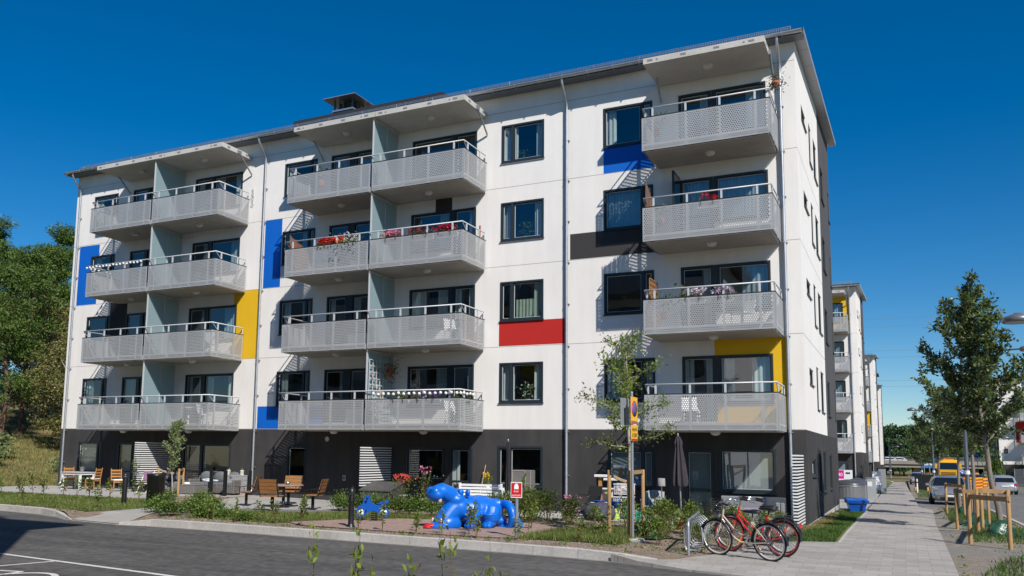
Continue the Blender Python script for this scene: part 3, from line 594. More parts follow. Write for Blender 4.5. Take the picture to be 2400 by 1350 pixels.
def balcony(parent,x0,x1,k,left,right,lamp=True,glass=None):
    """one balcony of storey k; slab is the part, the rest are its sub-parts. Data is shared between equal balconies."""
    W=x1-x0; key=(round(W,2),left,right)
    pp=[W*f for f in (.09,.357,.623,.89)]; sp=[.35,1.3]
    if key not in BAL:
        s=MB(); s.rbx(.07 if left else 0,W-.07 if right else W,-BD+.06,0,-.02,.19,.012)
        r=MB(); z=1.37; e=.035
        r.tube(([(e,-.06,z)] if left else [])+[(e if left else 0,-BD+e,z),(W-e if right else W,-BD+e,z)]+([(W-e,-.06,z)] if right else []),.024,8)
        for p in pp: r.bx(p-.028,p+.028,-BD+.012,-BD+.052,.02,z-.02)
        for side,ok in ((e,left),(W-e,right)):
            if not ok: continue
            for q in sp: r.bx(side-.02,side+.02,-BD+q-.028,-BD+q+.028,.02,z-.02)
            r.tube([(side,-.06,z),(side,-.06,z-.25),(side,-.25,z-.32)],.013,6)
            r.tube([(side,-BD+e,z-.02),(side,-BD+.33,z-.27)],.012,6)
        t=MB(); t.bx(-.004,W+.004,-BD-.012,-BD+.026,1.072,1.09)
        if left: t.bx(-.012,.022,-BD+.026,-.03,1.072,1.09)
        if right: t.bx(W-.022,W+.012,-BD+.026,-.03,1.072,1.09)
        t.tube([(.1,-BD+.075,.0),(W-.1,-BD+.075,.0)],.022,6)
        l=MB(); l.lathe([(.02,-.135),(.10,-.12),(.145,-.075),(.155,-.03),(.155,-.02)],(W*.5,-.95,0),18)
        BAL[key]=[s.v and mesh_of(s,'slab',[m_conc]),mesh_of(r,'handrail',[m_rail]),mesh_of(t,'top_trim',[m_rubber]),mesh_of(l,'ceiling_lamp',[m_lamp])]
    z=2.68+FH*k; S,Rl,Tm,Lm=BAL[key]
    b=link('balcony',S,parent,(x0,0,z))
    link('handrail',Rl,b); link('top_trim',Tm,b); link('ceiling_lamp',Lm,b)
    link('front_panel',perf_mesh(W-.012,1.07,pp),b,(.006,-BD,0))
    if right: link('side_panel',perf_mesh(BD-.06,1.07,sp),b,(W,-BD+.002,0),R(90))
    if left: link('side_panel',perf_mesh(BD-.06,1.07,sp),b,(0,-BD+.002,0),R(90))
    if glass:
        h=glass; g=MB(); g.bx(W-.022+.03,W-.01+.03,-BD+.14,-.06,.24,h-.08)
        f=MB(); xx=W+.014
        for a,c in ((-BD+.09,-BD+.14),(-.06,-.02),(-.84,-.80)): f.bx(xx-.022,xx+.022,a,c,.19,h-.02)
        f.bx(xx-.022,xx+.022,-BD+.14,-.84,h-.08,h-.02); f.bx(xx-.022,xx+.022,-.80,-.06,h-.08,h-.02); f.bx(xx-.022,xx+.022,-BD+.14,-.84,.19,.24); f.bx(xx-.022,xx+.022,-.80,-.06,.19,.24)
        d=g.build('glass_divider',m_frost,b); f.build('divider_frame',m_rail,b)
    return b
def mesh_of(mb,name,mats):
    me=bpy.data.meshes.new(name); me.from_pydata(mb.v,[],mb.f)
    for m in mats: me.materials.append(m)
    me.polygons.foreach_set('material_index',mb.mi); me.polygons.foreach_set('use_smooth',mb.sm); me.update(); return me
def canopy(parent,x0,x1,bl,br):
    c=MB(); c.prism([(-BD,14.21),(-BD,14.40),(-.5,14.40),(-.12,14.36),(-.02,14.36),(-.02,14.21)],'x',x0,x1,0)
    W=x1-x0
    for f in (.06,.345,.62,.90): c.bx(x0+W*f-.085,x0+W*f+.085,-BD-.003,-BD+.01,14.275,14.345,1)
    for f in (.12,.84): c.bx(x0+W*f-.03,x0+W*f+.03,-BD-.003,-BD+.01,14.28,14.33,1)
    if br:
        for y in (-1.45,-.35): c.bx(x1-.01,x1+.003,y-.08,y+.08,14.26,14.34,1)
    o=c.build('canopy',[m_conc_l,M('cast_insert',(.20,.20,.21),.6)],parent)
    b=MB(); x=(x0+.12) if bl else (x1-.0)
    if bl: b.tube([(x,-.75,14.22),(x,-.04,13.62)],.035,6)
    if br: b.tube([(x1+.03,-.85,14.24),(x1+.03,-.04,13.55)],.035,6); b.bx(x1+.003,x1+.06,-.95,-.75,14.2,14.34)
    if bl or br: b.build('brace',m_metal_g,o)
    l=MB(); l.lathe([(.02,-.115),(.10,-.10),(.145,-.055),(.155,-.01),(.155,0)],(x0+W*.5,-.95,14.21),18); l.build('ceiling_lamp',m_lamp,o)
    return o
def downpipe(parent,x,zt,zb=.25):
    d=MB(); y=-.10
    d.tube([(x,-.60,zt+.02),(x,-.60,zt-.12),(x,-.52,zt-.28),(x,-.2,zt-.62),(x,y,zt-.78),(x,y,zt-1.0),(x,y,zb+.12),(x,y-.02,zb+.05),(x,y-.10,zb)],.048,10)
    z=zb+1
    while z<zt-1.2: d.tube([(x,y,z),(x,y,z+.05)],.056,10); d.bx(x+.03,x+.085,y+.02,y+.1,z+.01,z+.035); z+=1.45
    d.build('downpipe',m_zinc,parent)
COLS={'w':('wall',m_white),'d':('base_wall',m_base),'b':('blue_panel',m_blue),'y':('yellow_panel',m_yellow),'r':('red_panel',m_red),'k':('black_panel',m_black),'g':('grey_panel',M('grey_render',(.085,.083,.085),.85,.2,nz=(.6,.08),nz2=(3,.07,(1,1,.2)),bump=(90,.15)))}
def emit(parent,dic,T=None):
    for c,mb in dic.items():
        key=c.rstrip('0123456789'); nm,mt=COLS[key]
        if T is not None: mb.v=[tuple(T@Vector(p)) for p in mb.v]
        mb.build(nm,mt,parent)
def joints(parent,x0,x1,holes,zs,vs,T=None):
    """sealed joints between the wall elements, cut where openings are"""
    j=MB(); j.T=T
    for z in zs:
        segs=[(x0,x1)]
        for h in holes:
            if h[2]<z<h[3]:
                n=[]
                for a,b in segs:
                    if h[0]>=b or h[1]<=a: n.append((a,b)); continue
                    if h[0]>a: n.append((a,h[0]))
                    if h[1]<b: n.append((h[1],b))
                segs=n
        for a,b in segs: j.bx(a,b,-.0025,.004,z-.008,z+.008)
    for u,za,zb in vs: j.bx(u-.007,u+.007,-.0025,.004,za,zb)
    j.build('wall_joint',m_joint,parent)
def house(name,label,loc,blocks,areas,full=False,hut=True,seed=3):
    t=thing(name,label,'apartment building',loc)
    Wn=[]  # openings: u0,u1,z0,z1,muls,doors,back,wide
    rr=random.Random(seed)
    for k in range(4):
        dz=FH*k
        if 'L' in blocks:
            Wn.append((-31.42,-29.83,3.67+dz,5.075+dz,[-30.12],[],['curtain','side','curtain','curtain'][k],None))
            Wn.append((-28.83,-26.1,3.0+dz,5.075+dz,[-27.85],[0],'net' if k in(0,3) else None,.07))
            Wn.append((-24.98,-22.28,3.0+dz,5.075+dz,[-23.97],[0],['curtain','side','side','curtain'][k],.09))
        if 'M' in blocks:
            Wn.append((-20.0,-18.34,3.67+dz,5.075+dz,[-18.66],[],['curtain','curtain','side','curtain'][k],None))
            Wn.append((-17.64,-14.9,3.0+dz,5.075+dz,[-16.57],[0],['side','curtain',None,'net'][k],.15))
            Wn.append((-13.83,-11.07,3.0+dz,5.075+dz,[-12.04],[1],['side','curtain','side',None][k],.10))
            Wn.append((-10.066,-8.406,3.676+dz,5.087+dz,[-9.62],[],['curtain','green','curtain','curtain'][k],None))
        Wn.append((-6.22,-4.51,3.67+dz,5.075+dz,[-4.88],[],['curtain',None,'net','curtain'][k],None))
        Wn.append((-3.64,-.88,3.0+dz,5.075+dz,[-2.56],[0],['curtain','side','net','side'][k],.09))
    if 'L' in blocks:
        Wn+= [(-31.43,-29.85,.78,2.17,[-30.15],[],'blind',None),(-28.83,-27.92,.05,2.14,[],[0],'net',None),(-24.9,-22.26,.16,2.14,[-23.87],[0],None,.05)]
    if 'M' in blocks:
        Wn+= [(-19.32,-18.39,.83,2.1,[],[],None,None),(-13.81,-12.22,.88,2.09,[],[],None,None),(-11.98,-11.08,.08,2.09,[],[0],'curtain',None),(-10.1,-8.41,.80,2.17,[-9.66],[],None,None)]
    Wn+= [(-6.1,-4.58,.87,2.12,[-4.95],[],'blind',None),(-3.58,-2.72,.06,2.13,[],[0],'blind',None),(-2.55,-.88,.85,2.17,[],[],'blind',None)]
    W2=[]
    for w in Wn:
        if w[5] and len(w[4])==1:
            m=w[4][0]; low=w[2]; hi=w[2]+(.58 if w[2]>2 else .72)
            L0=low if 0 in w[5] else hi; R0=low if 1 in w[5] else hi; g=(w[7] or .05)-.045
            W2+= [(w[0],m-.002,L0,w[3],[],[0] if L0==low else [],w[6],None,0,g),(m+.002,w[1],R0,w[3],[],[0] if R0==low else [],w[6],None,g,0)]
        else: W2.append((*w,0,0))
    Wn=W2
    Ar=[(-LEN,0,-.2,ZB,'d')]+areas
    emit(t,wall(Wn,Ar,0,14.97,.13,u0=-LEN,z0=-.12))
    for i,w in enumerate(Wn): window(t,*w[:4],muls=w[4],doors=w[5],back=w[6],wide=w[7],seed=seed*100+i,sill=not w[5],xl=w[8],xr=w[9])
    js=[ZB+FH*k for k in (1,2,3)]+[14.30]
    joints(t,-LEN,0,Wn+[(-12.78,-12.07,0,0)],js,[(-21.05,ZB,14.75),(-7.62,ZB,14.75)])
    rim=MB(); rim.bx(-LEN,.0,-.003,.006,ZB-.012,ZB+.012); rim.build('base_flashing',m_joint,t)
    # end wall towards the street
    E=[]
    for k in range(4):
        dz=FH*k; E+= [(1.58,2.95,4.27+dz,4.77+dz),(4.05,4.95,3.58+dz,5.03+dz),(5.72,7.05,3.58+dz,5.03+dz),(8.65,9.95,3.55+dz,4.9+dz),(12.4,13.0,3.55+dz,4.86+dz)]
    E+= [(1.58,2.95,1.35,1.87),(4.0,4.85,.72,2.15),(5.72,6.9,.72,2.15),(8.52,9.8,.72,2.06)]
    emit(t,wall(E,[(0,DEP,-.2,ZB,'d'),(7.85,DEP,ZB,15,'g')],DEP,14.94,.16,z0=-.02),T_END)
    tp=MB(); tp.T=T_END; tp.add([(0,0,14.94),(7.85,0,14.94),(7.85,0,roofz(7.85)),(0,0,roofz(0))],[(0,1,2,3)]); tp.build('wall',m_white,t)
    tp=MB(); tp.T=T_END; tp.add([(7.85,0,14.94),(DEP,0,14.94),(DEP,0,roofz(DEP)),(7.85,0,roofz(7.85))],[(0,1,2,3)]); tp.build('grey_panel',COLS['g'][1],t)
    for i,w in enumerate(E): window(t,*w,T=T_END,seed=900+i,rec=.05,fr=.055,muls=())
    joints(t,0,7.85,E,[ZB+FH*k for k in (1,2,3)],[(7.86,ZB,roofz(7.8))],T_END)
    pl=MB(); pl.bx(-LEN+.02,-.03,.03,DEP,-1.0,-.021); pl.bx(-.03,.035,-.01,DEP,-1.0,-.022); pl.build('plinth',m_conc_p,t)
    # remaining walls and the rooms behind the panes
    bk=MB(); bk.add([(-LEN,DEP,-1),(0,DEP,-1),(0,DEP,roofz(DEP)),(-LEN,DEP,roofz(DEP))],[(0,1,2,3)]); bk.add([(-LEN,0,-1),(-LEN,DEP,-1),(-LEN,DEP,roofz(DEP)),(-LEN,0,roofz(0))],[(0,1,2,3)]); bk.build('wall',m_white,t)
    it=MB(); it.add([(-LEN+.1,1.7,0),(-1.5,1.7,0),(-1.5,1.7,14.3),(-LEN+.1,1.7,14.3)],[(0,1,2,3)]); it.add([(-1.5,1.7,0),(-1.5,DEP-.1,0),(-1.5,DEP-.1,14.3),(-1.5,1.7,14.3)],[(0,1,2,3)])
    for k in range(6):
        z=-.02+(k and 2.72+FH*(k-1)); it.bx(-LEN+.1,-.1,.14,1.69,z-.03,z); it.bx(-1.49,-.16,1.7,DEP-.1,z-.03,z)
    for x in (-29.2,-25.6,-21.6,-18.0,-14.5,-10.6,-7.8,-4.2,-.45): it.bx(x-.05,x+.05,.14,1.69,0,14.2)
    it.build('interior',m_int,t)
    # roof
    ro=MB(); e0,e1,ov=-.55,DEP+.55,.32
    def rz(y): return roofz(y)
    ro.prism([(e0,rz(e0)+.03),(e1,rz(e1)+.03),(e1,rz(e1)+.15),(e0,rz(e0)+.15)],'x',-LEN-.35,ov,0)
    R_=ro.build('roof',m_roof,t)
    so=MB(); n=9
    for i in range(n):
        a=e0+(e1-e0)*i/n+.012; b=e0+(e1-e0)*(i+1)/n-.012
        so.add([(-.02,a,rz(a)+.02),(ov+.012,a,rz(a)+.02),(ov+.012,b,rz(b)+.02),(-.02,b,rz(b)+.02)],[(0,1,2,3)]); pass
        so.add([(ov+.013,a,rz(a)+.02),(ov+.013,b,rz(b)+.02),(ov+.013,b,rz(b)+.17),(ov+.013,a,rz(a)+.17)],[(0,1,2,3)])
    so.add([(-.02,e0,rz(e0)+.024),(ov,e0,rz(e0)+.024),(ov,e1,rz(e1)+.024),(-.02,e1,rz(e1)+.024)],[(0,1,2,3)],1)
    so.build('verge_trim',[M('verge_metal',(.36,.375,.39),.5,.4,.3),m_dzinc],R_)
    fs=MB(); fs.bx(-LEN-.3,ov-.02,e0+.01,e0+.09,14.865,rz(e0)+.028); fs.bx(-LEN-.3,ov-.03,e0+.09,-.001,14.90,14.925); fs.build('fascia',M('fascia_metal',(.17,.185,.21),.5,.45,.3,nz=(3,.1)),R_)
    gu=MB(); a=[(math.cos(R(180+i*22.5))*.085,math.sin(R(180+i*22.5))*.085) for i in range(9)]
    gy,gz=e0-.09,14.955
    gu.loft([[(x,gy+p[0],gz+p[1]) for p in a]+[(x,gy+p[0]*.88,gz+p[1]*.88) for p in a[::-1]] for x in (-LEN-.1,.30)],0,False)
    x=-LEN
    while x<.1: gu.bx(x-.012,x+.012,gy-.09,gy+.1,gz-.095,gz+.02,0); x+=.9
    gu.build('gutter',[m_zinc],R_)
    sn=MB(); zz=rz(e0+.25)+.12
    x=-LEN+.6
    while x<.0:
        sn.bx(x-.01,x+.01,e0+.28,e0+.36,zz-.02,zz+.26); x+=1.6
    for q in (.06,.13,.2,.26): sn.tube([(-LEN+.4,e0+.30,zz+q),(-.05,e0+.30,zz+q)],.010,5)
    x=-LEN+.4
    while x<-.05: sn.bx(x,x+.014,e0+.295,e0+.305,zz+.05,zz+.265); x+=.055
    sn.build('snow_guard',m_zinc,R_)
    for x in (-32.33,-20.97,-7.52,-.44):
        if full or x>-9: downpipe(t,x,14.90,.2)
    if hut:
        h=MB(); h.bx(-22.5,-14.9,4.05,9,15.1,17.25,0); h.prism([(3.75,17.22),(9.4,17.75),(9.4,17.9),(3.75,17.45)],'x',-22.75,-14.65,1); x=-22.4
        while x<-14.9: h.bx(x-.02,x+.02,4.0,4.049,14.9,17.2,2); x+=.8
        H_=h.build('roof_hut',[m_hut,m_roof,m_dzinc],t)
        c=MB(); c.bx(-22.1,-20.95,6,7.5,16,18.68,0)
        for x in (-22.05,-21.53,-21.0):
            for y in (6.05,7.45): c.bx(x-.035,x+.035,y-.035,y+.035,18.68,19.2,0)
        for y in (6.5,7.0):
            for x in (-22.05,-21.0): c.bx(x-.03,x+.03,y-.03,y+.03,18.68,19.2,0)
        c.bx(-21.9,-21.15,6.2,7.3,18.68,19.1,1); c.loft([[(-22.5,5.6,19.2),(-20.55,5.6,19.2),(-20.55,7.9,19.2),(-22.5,7.9,19.2)],[(-22.45,5.65,19.26),(-20.6,5.65,19.26),(-20.6,7.85,19.26),(-22.45,7.85,19.26)],[(-21.6,6.6,19.5),(-21.45,6.6,19.5),(-21.45,6.9,19.5),(-21.6,6.9,19.5)]],2,False)
        c.bx(-22.14,-20.91,5.96,7.54,18.62,18.70,2); c.build('chimney',[m_dzinc,m_black,m_zinc],t)
    # balconies and canopies
    for k in range(4):
        gl=2.88 if k<3 else 2.83
        if 'L' in blocks: balcony(t,-29.34,-25.63,k,True,False,glass=gl); balcony(t,-25.57,-21.83,k,False,True)
        if 'M' in blocks: balcony(t,-18.32,-14.51,k,True,False,glass=gl); balcony(t,-14.45,-10.65,k,False,True)
        balcony(t,-4.38,-.54,k,True,True)
    if 'L' in blocks: canopy(t,-29.13,-25.48,True,False); canopy(t,-25.46,-21.80,False,True)
    if 'M' in blocks: canopy(t,-18.13,-14.40,True,False); canopy(t,-14.37,-10.67,False,True)
    canopy(t,-4.31,-.65,True,True)
    return t
areas_main=[(-32.24,-30.89,8.57,11.42,'b'),(-22.46,-21.09,5.66,8.56,'y'),(-20.93,-20.04,8.57,11.46,'b1'),(-20.93,-17.6,ZB,3.67,'b2'),(-10.1,-7.545,5.68,6.55,'r'),(-6.22,-4.5,11.46,12.57,'b3'),(-7.43,-4.4,8.57,9.47,'k'),(-2.62,-.50,ZB,5.56,'y1'),(-29.9,-28.8,5.66,8.56,'k1'),(-12.78,-12.07,10.87,11.4,'k2')]
apt=house('apartment_building','large white five storey house with dark base, coloured panels and grey balconies facing the road',(0,0,0),'LMR',areas_main,full=True)
# small fittings on the dark base
b=MB(); b.torus((-17.40,-.008,2.37),.085,.012,'y',24,6); b.ell((-17.4,-.004,2.37),(.075,.01,.075)); b.build('wall_vent',m_sash,apt)
b=MB(); b.bx(-16.60,-16.48,-.02,.002,.80,1.0); b.build('outlet_box',m_sash,apt)
b=MB(); b.bx(-16.575,-16.505,-.024,-.019,.83,.97); b.build('outlet_cover',m_black,apt)
for x in (-12.98,-27.7): b=MB(); b.bx(x-.04,x+.04,-.05,.0,1.1,1.24); b.build('wall_light',m_sash,apt)
# open balcony door, third storey right
b=MB(); b.bx(-3.66,-3.60,-.96,-.05,5.95+2.98,5.95+4.98); b.build('open_door',m_frame,apt); b=MB(); b.add([(-3.595,-.88,9.05),(-3.595,-.13,9.05),(-3.595,-.13,10.85),(-3.595,-.88,10.85)],[(0,1,2,3)]); b.build('door_pane',m_pane,apt)
STREETZ=(-.411,-1.221,-1.81)
n2=house('apartment_building','white house with yellow top balcony wall, first one beyond the large house down the street',(-.2,41,-.411),'R',[(-3.9,-.42,11.42,14.2,'y')],hut=False,seed=11)
n3=house('apartment_building','white end of a house between the nearer and the farthest house of the row',(-.26,82.3,-1.221),'R',[(-2.62,-.5,5.6,8.5,'y')],hut=False,seed=12)
n4=house('apartment_building','farthest narrow white house at the end of the row along the pavement',(-.54,121.3,-1.81),'R',[],hut=False,seed=13)
b=MB(); b.bx(-5,-.6,5,9,14.8,17.2,0); b.bx(-5.2,-.2,4.8,9.2,17.2,17.45,1); b.build('roof_hut',[m_hut,m_roof],n4)
for o in (n2,n3,n4): o['group']='white apartment houses along the street'
# ------------------------------------------------------------------ vegetation
def tree_skeleton(seed,Ht,clear,spread,nb,r0,lean=(0,0),up=.55,wig=.05,prof=None,sub=4):
    """returns trunk/branch MB and twig points for leaves"""
    r=np.random.default_rng(seed); mb=MB(); tw=[]; td=[]
    n=9; P=[np.array([0,0,-.05])]; off=np.zeros(2)
    for i in range(1,n+1):
        off=off+r.normal(size=2)*wig*Ht/n; t=i/n; P.append(np.array([lean[0]*t+off[0],lean[1]*t+off[1],Ht*t*.93]))
    rad=[r0*(1-.86*(i/n)**.9)+.004 for i in range(n+1)]
    mb.tube([tuple(p) for p in P],rad,8)
    def pos(h):
        f=h/(Ht*.93)*n; i=min(int(f),n-1); return P[i]+(P[i+1]-P[i])*(f-i), rad[min(i,n)]
    for b in range(nb):
        f=(b+r.random()*.7)/nb; h=clear+(Ht*.95-clear)*f; p,rr=pos(h)
        az=b*2.4+r.normal()*.35; ln=spread*(prof(f) if prof else (1-.72*f)*(.75+.4*r.random()))
        el=up+.25*f+r.normal()*.12; d=np.array([math.cos(az)*math.cos(el),math.sin(az)*math.cos(el),math.sin(el)])
        m=5; Q=[p]
        for i in range(m):
            d=d+r.normal(size=3)*.13+np.array([0,0,.07]); d/=np.linalg.norm(d); Q.append(Q[-1]+d*ln/m)
        br=[max(rr*.5*(1-.8*i/m),.004) for i in range(m+1)]; mb.tube([tuple(q) for q in Q],br,5,cap=False)
        for i in range(1,m+1):
            for s in range(sub):
                q=Q[i-1]+(Q[i]-Q[i-1])*r.random(); dd=d*.6+r.normal(size=3)*.6+np.array([0,0,.25]); dd/=np.linalg.norm(dd); l2=ln*(.16+.26*r.random())*(1.1-.4*i/m)
                e=q+dd*l2; mb.tube([tuple(q),tuple((q+e)/2+r.normal(size=3)*.02),tuple(e)],[.006,.005,.003],3,cap=False)
                k=max(3,int(l2/.045))
                for j in range(k): t=(j+.6)/k; tw.append(q+(e-q)*t+r.normal(size=3)*.02); td.append(dd)
        for j in range(6): tw.append(Q[-1]+r.normal(size=3)*.04); td.append(d)
    for j in range(14): tw.append(P[-1]-(P[-1]-P[-2])*r.random()*.9+r.normal(size=3)*.03); td.append(np.array([0,0,1.0]))
    return mb,np.array(tw),np.array(td)
def leafy(tw,td,per,sc,r):
    N=len(tw); i=np.repeat(np.arange(N),per); return tw[i]+r.normal(size=(N*per,3))*sc, td[i]
def make_tree(name,label,cat,loc,rz,group,seed,Ht,clear,spread,nb,r0,lmat,L,W,per,bark,lean=(0,0),prof=None,up=.55,sub=4,jit=.05):
    t=thing(name,label,cat,loc,rz,group); r=np.random.default_rng(seed+50)
    mb,tw,td=tree_skeleton(seed,Ht,clear,spread,nb,r0,lean,up,prof=prof,sub=sub); mb.build('trunk',bark,t)
    P,D=leafy(tw,td,per,jit,r); V,F=leaf_arrays(P,L,W,.2,D*.6,r=r); link('crown',cloud_mesh('crown',V,F,[lmat]),t); return t
sp=lambda f: (.62+.55*math.sin(math.pi*min(1,f*1.05+.12)))*(1-.50*f)*.80+.06
# the street trees on the right verge
big=make_tree('street_tree','tall dark green young street tree nearest the camera, top left of the lamp head','tree',(4.88,.6,-.03),R(20),'young trees along the street verge',21,6.9,2.3,2.25,26,.085,l_street,.135,.06,3,m_bark,lean=(-.45,.15),prof=sp,up=.62,sub=4,jit=.035)
lab=['second street tree from the camera, just behind the dark lamp post','third street tree, between the lamp post and the silver parked car','slim street tree beyond the silver hatchback','street tree beside the black barrier board','street tree in front of the yellow truck','far street tree left of the truck with its crown before the bridge','farthest small street tree of the row']
alt=make_tree('street_tree',lab[0],'tree',(4.75,8.5,-.13),R(130),'young trees along the street verge',33,5.4,2.2,1.75,22,.08,l_street,.13,.06,2,m_bark,prof=sp,up=.62,sub=3,jit=.035)
for (x,y,s,src,lb) in ((4.68,17.0,1.0,alt,lab[1]),(4.57,38,1.0,big,lab[2]),(4.5,48,.95,alt,lab[3]),(4.45,58,1.02,alt,lab[4]),(4.4,68,.98,big,lab[5]),(4.35,79,1.0,alt,lab[6])):
    dup(src,(x,y,H(x,y)),rng.random()*6,lb,s)
# small bare-looking tree by the road sign
fr=make_tree('young_tree','sparse young tree with crooked branches held by three stakes at the road edge','tree',(-3.36,-6.75,.02),R(200),None,5,5.0,2.0,1.12,15,.062,l_young,.07,.04,2,m_bark_y,lean=(.12,-.08),prof=lambda f:(.45+.75*math.sin(math.pi*(f*.8+.18)))*(1-.3*f),up=.28,sub=4,jit=.05)
lt=make_tree('young_tree','small pale leafed tree in front of the left white slatted screen','tree',(-23.05,-2.25,.1),0,None,8,2.75,.95,.62,14,.030,l_pale,.11,.045,3,m_bark_y,prof=lambda f:.5+.6*math.sin(math.pi*f),up=.95,sub=2,jit=.05)
# ---- shrubs
def shrub_mesh(seed,h,w,n,L,W,lmat,stems=7,rough=0.0):
    r=np.random.default_rng(seed); a=r.random(n)*2*math.pi; q=r.random(n)**.45; z=r.random(n)**.75
    lob=1+.25*np.sin(a*3+seed)+.15*np.sin(a*5+seed*2)
    rad=w*q*lob*np.sqrt(np.clip(1-(z*.92)**2.2,0.02,1)); P=np.stack([rad*np.cos(a),rad*np.sin(a),.03+z*h*(.8+.2*lob)],1)
    k=r.integers(0,9,n); cc=np.stack([w*.75*np.cos(np.arange(9)*2.4),w*.75*np.sin(np.arange(9)*2.4),h*(.35+.5*r.random(9))],1); P=P*.72+cc[k]*.28+r.normal(size=(n,3))*.03
    if rough: P=np.where((r.random(n)<.14)[:,None],P*1.12+r.normal(size=(n,3))*np.array([.06,.06,rough*.6])+np.array([0,0,rough]),P)
    P[:,2]=np.maximum(P[:,2],.02)
    V,F=leaf_arrays(P,L,W,.5,r=r); mb=MB()
    for i in range(stems):
        b=r.random()*6.28; mb.tube([(0.05*math.cos(b),.05*math.sin(b),-.03),(w*.3*math.cos(b),w*.3*math.sin(b),h*.45),(w*.6*math.cos(b),w*.6*math.sin(b),h*.85)],[.008,.006,.003],4,cap=False)
    return cloud_mesh('foliage',V,F,[lmat]),mesh_of(mb,'stem',[m_stem])
def sapling_mesh(seed,h,n,L,W,lmat,ns=2,spread=.18):
    r=np.random.default_rng(seed); mb=MB(); P=[]
    for s in range(ns):
        b=r.random()*6.28; e=np.array([spread*math.cos(b)*r.random(),spread*math.sin(b)*r.random(),h*(.7+.3*r.random())]); m=e*np.array([.35,.35,.55])+r.normal(size=3)*.02
        mb.tube([(0,0,-.03),tuple(m),tuple(e)],[.007,.005,.002],4,cap=False)
        for i in range(n//ns):
            t=.28+.72*r.random(); p=(m*2*t if t<.5 else m+(e-m)*(t-.5)*2) if True else e
            q=p+r.normal(size=3)*np.array([.055,.055,.03])*(1.25-t); P.append(q)
            if i%4==0: mb.tube([tuple(p),tuple(q)],[.003,.002],3,cap=False)
    V,F=leaf_arrays(np.array(P),L,W,.35,r=r); return cloud_mesh('foliage',V,F,[lmat]),mesh_of(mb,'stem',[m_stem])
SH=[shrub_mesh(60+i,.50+.06*(i%2),.58,1000,.085,.048,l_hedge,rough=.16) for i in range(3)]
SA=[sapling_mesh(80+i,.62,80,.065,.04,l_sap,ns=2+i%2) for i in range(5)]
WB=[shrub_mesh(140+i,.8,.55,900,.10,.06,l_pale,stems=9) for i in range(2)]
BU=[shrub_mesh(95+i,.85,.42,620,.07,.042,l_sap,stems=9) for i in range(4)]
def plant(name,label,cat,meshes,loc,rz,s,group):
    t=thing(name,label,cat,loc,rz,group); t.scale=s if hasattr(s,'__len__') else (s,s,s); link('foliage',meshes[0],t); link('stem',meshes[1],t); return t
G1='low dark green shrubs along the path'
for i,(x,y,s) in enumerate(((-20.9,-4.7,.95),(-19.7,-5.9,.8),(-17.0,-7.2,1.0),(-17.2,-8.5,1.05),(-16.3,-7.9,1.1),(-16.2,-9.0,1.05),(-15.3,-8.3,1.0),(-14.9,-9.2,1.0),(-14.2,-9.0,.75),(-17.3,-6.2,.85),(-19.6,-4.3,.8),(-13.2,-9.3,.7))):
    plant('low_shrub','dense low green shrub in the bed between the concrete path and the road kerb','shrub',SH[i%3],(x,y,H(x,y)),i*1.3,(s*.92,s*.92,s*.62),G1)
G2='clipped green shrubs behind the spring rider'
for i in range(11):
    x=-13.5+.36*i; y=-4.55-.1*math.sin(i*1.7)-(.25 if i>3 else 0)+.035*i
    plant('low_shrub','dense low green shrub in the row behind the blue spring rider','shrub',SH[(i+1)%3],(x,y,H(x,y)),i*2.1,(.72,.72,.80),G2)
G3='thin saplings planted along the road kerb'
sap=[(-24,-9.0),(-22.3,-9.2),(-19.9,-8.5),(-14.9,-8.6),(-14.0,-9.6),(-12.6,-9.3),(-11.9,-9.6),(-11.0,-9.75),(-9.35,-9.6),(-8.6,-9.7),(-7.9,-9.3),(-7.1,-9.5),(-6.5,-9.3),(-6.0,-9.9),(-5.4,-8.4),(-4.6,-8.0),(-3.8,-9.3),(-3.6,-8.3),(-5.1,-9.7),(-12.1,-8.4),(-13.9,-8.0),(-13.0,-9.9),(-6.8,-8.4),(-7.5,-10.0),(-5.9,-7.0)]
for i,(x,y) in enumerate(sap): plant('sapling','thin knee high leafy sapling planted in the soil just behind the road kerb','sapling',SA[i%5],(x,y,H(x,y)),i*1.1,.85+.5*((i*7)%5)/5,G3)
G4='thin saplings along the left patio edge'
for i in range(15):
    x=-33+.82*i; y=-5.25+.12*math.sin(i*2.2)
    plant('sapling','sparse leafy sapling in the row along the front edge of the left patio','sapling',SA[(i+2)%5],(x,y,H(x,y)),i*.9,(1.5,1.5,1.15+.3*((i*5)%4)/4),G4)
G5='leafy shrubs in the bed at the right end of the house'
for i,(x,y,s) in enumerate(((-2.6,-6.5,1.0),(-2.2,-5.6,.95),(-1.7,-6.3,.8),(-1.9,-7.2,.8),(-2.8,-7.5,.85),(-1.3,-5.2,.9),(-.9,-5.9,.75),(-3.0,-5.3,1.0),(-.6,-4.6,.75),(-2.3,-8.4,.7),(-1.5,-7.9,.6),(-.35,-3.9,.7),(-4.0,-5.0,.9))):
    plant('bed_shrub','light green twiggy shrub in the soil bed left of the bicycles','shrub',BU[i%4],(x,y,H(x,y)),i*1.9,s,G5)
G6='leafy shrubs in front of the middle terrace'
for i,(x,y,s) in enumerate(((-8.0,-4.0,.9),(-7.5,-4.2,1.05),(-7.0,-4.3,1.1),(-6.5,-4.4,1.0),(-6.7,-5.2,.95),(-7.6,-5.1,.7),(-5.6,-5.0,.85),(-8.5,-3.7,.8),(-5.1,-4.4,.6))):
    plant('bed_shrub','light green shrub in the bed between the grey cabinet and the weathered flower pot','shrub',BU[(i+2)%4],(x,y,H(x,y)),i*2.3,s,G6)
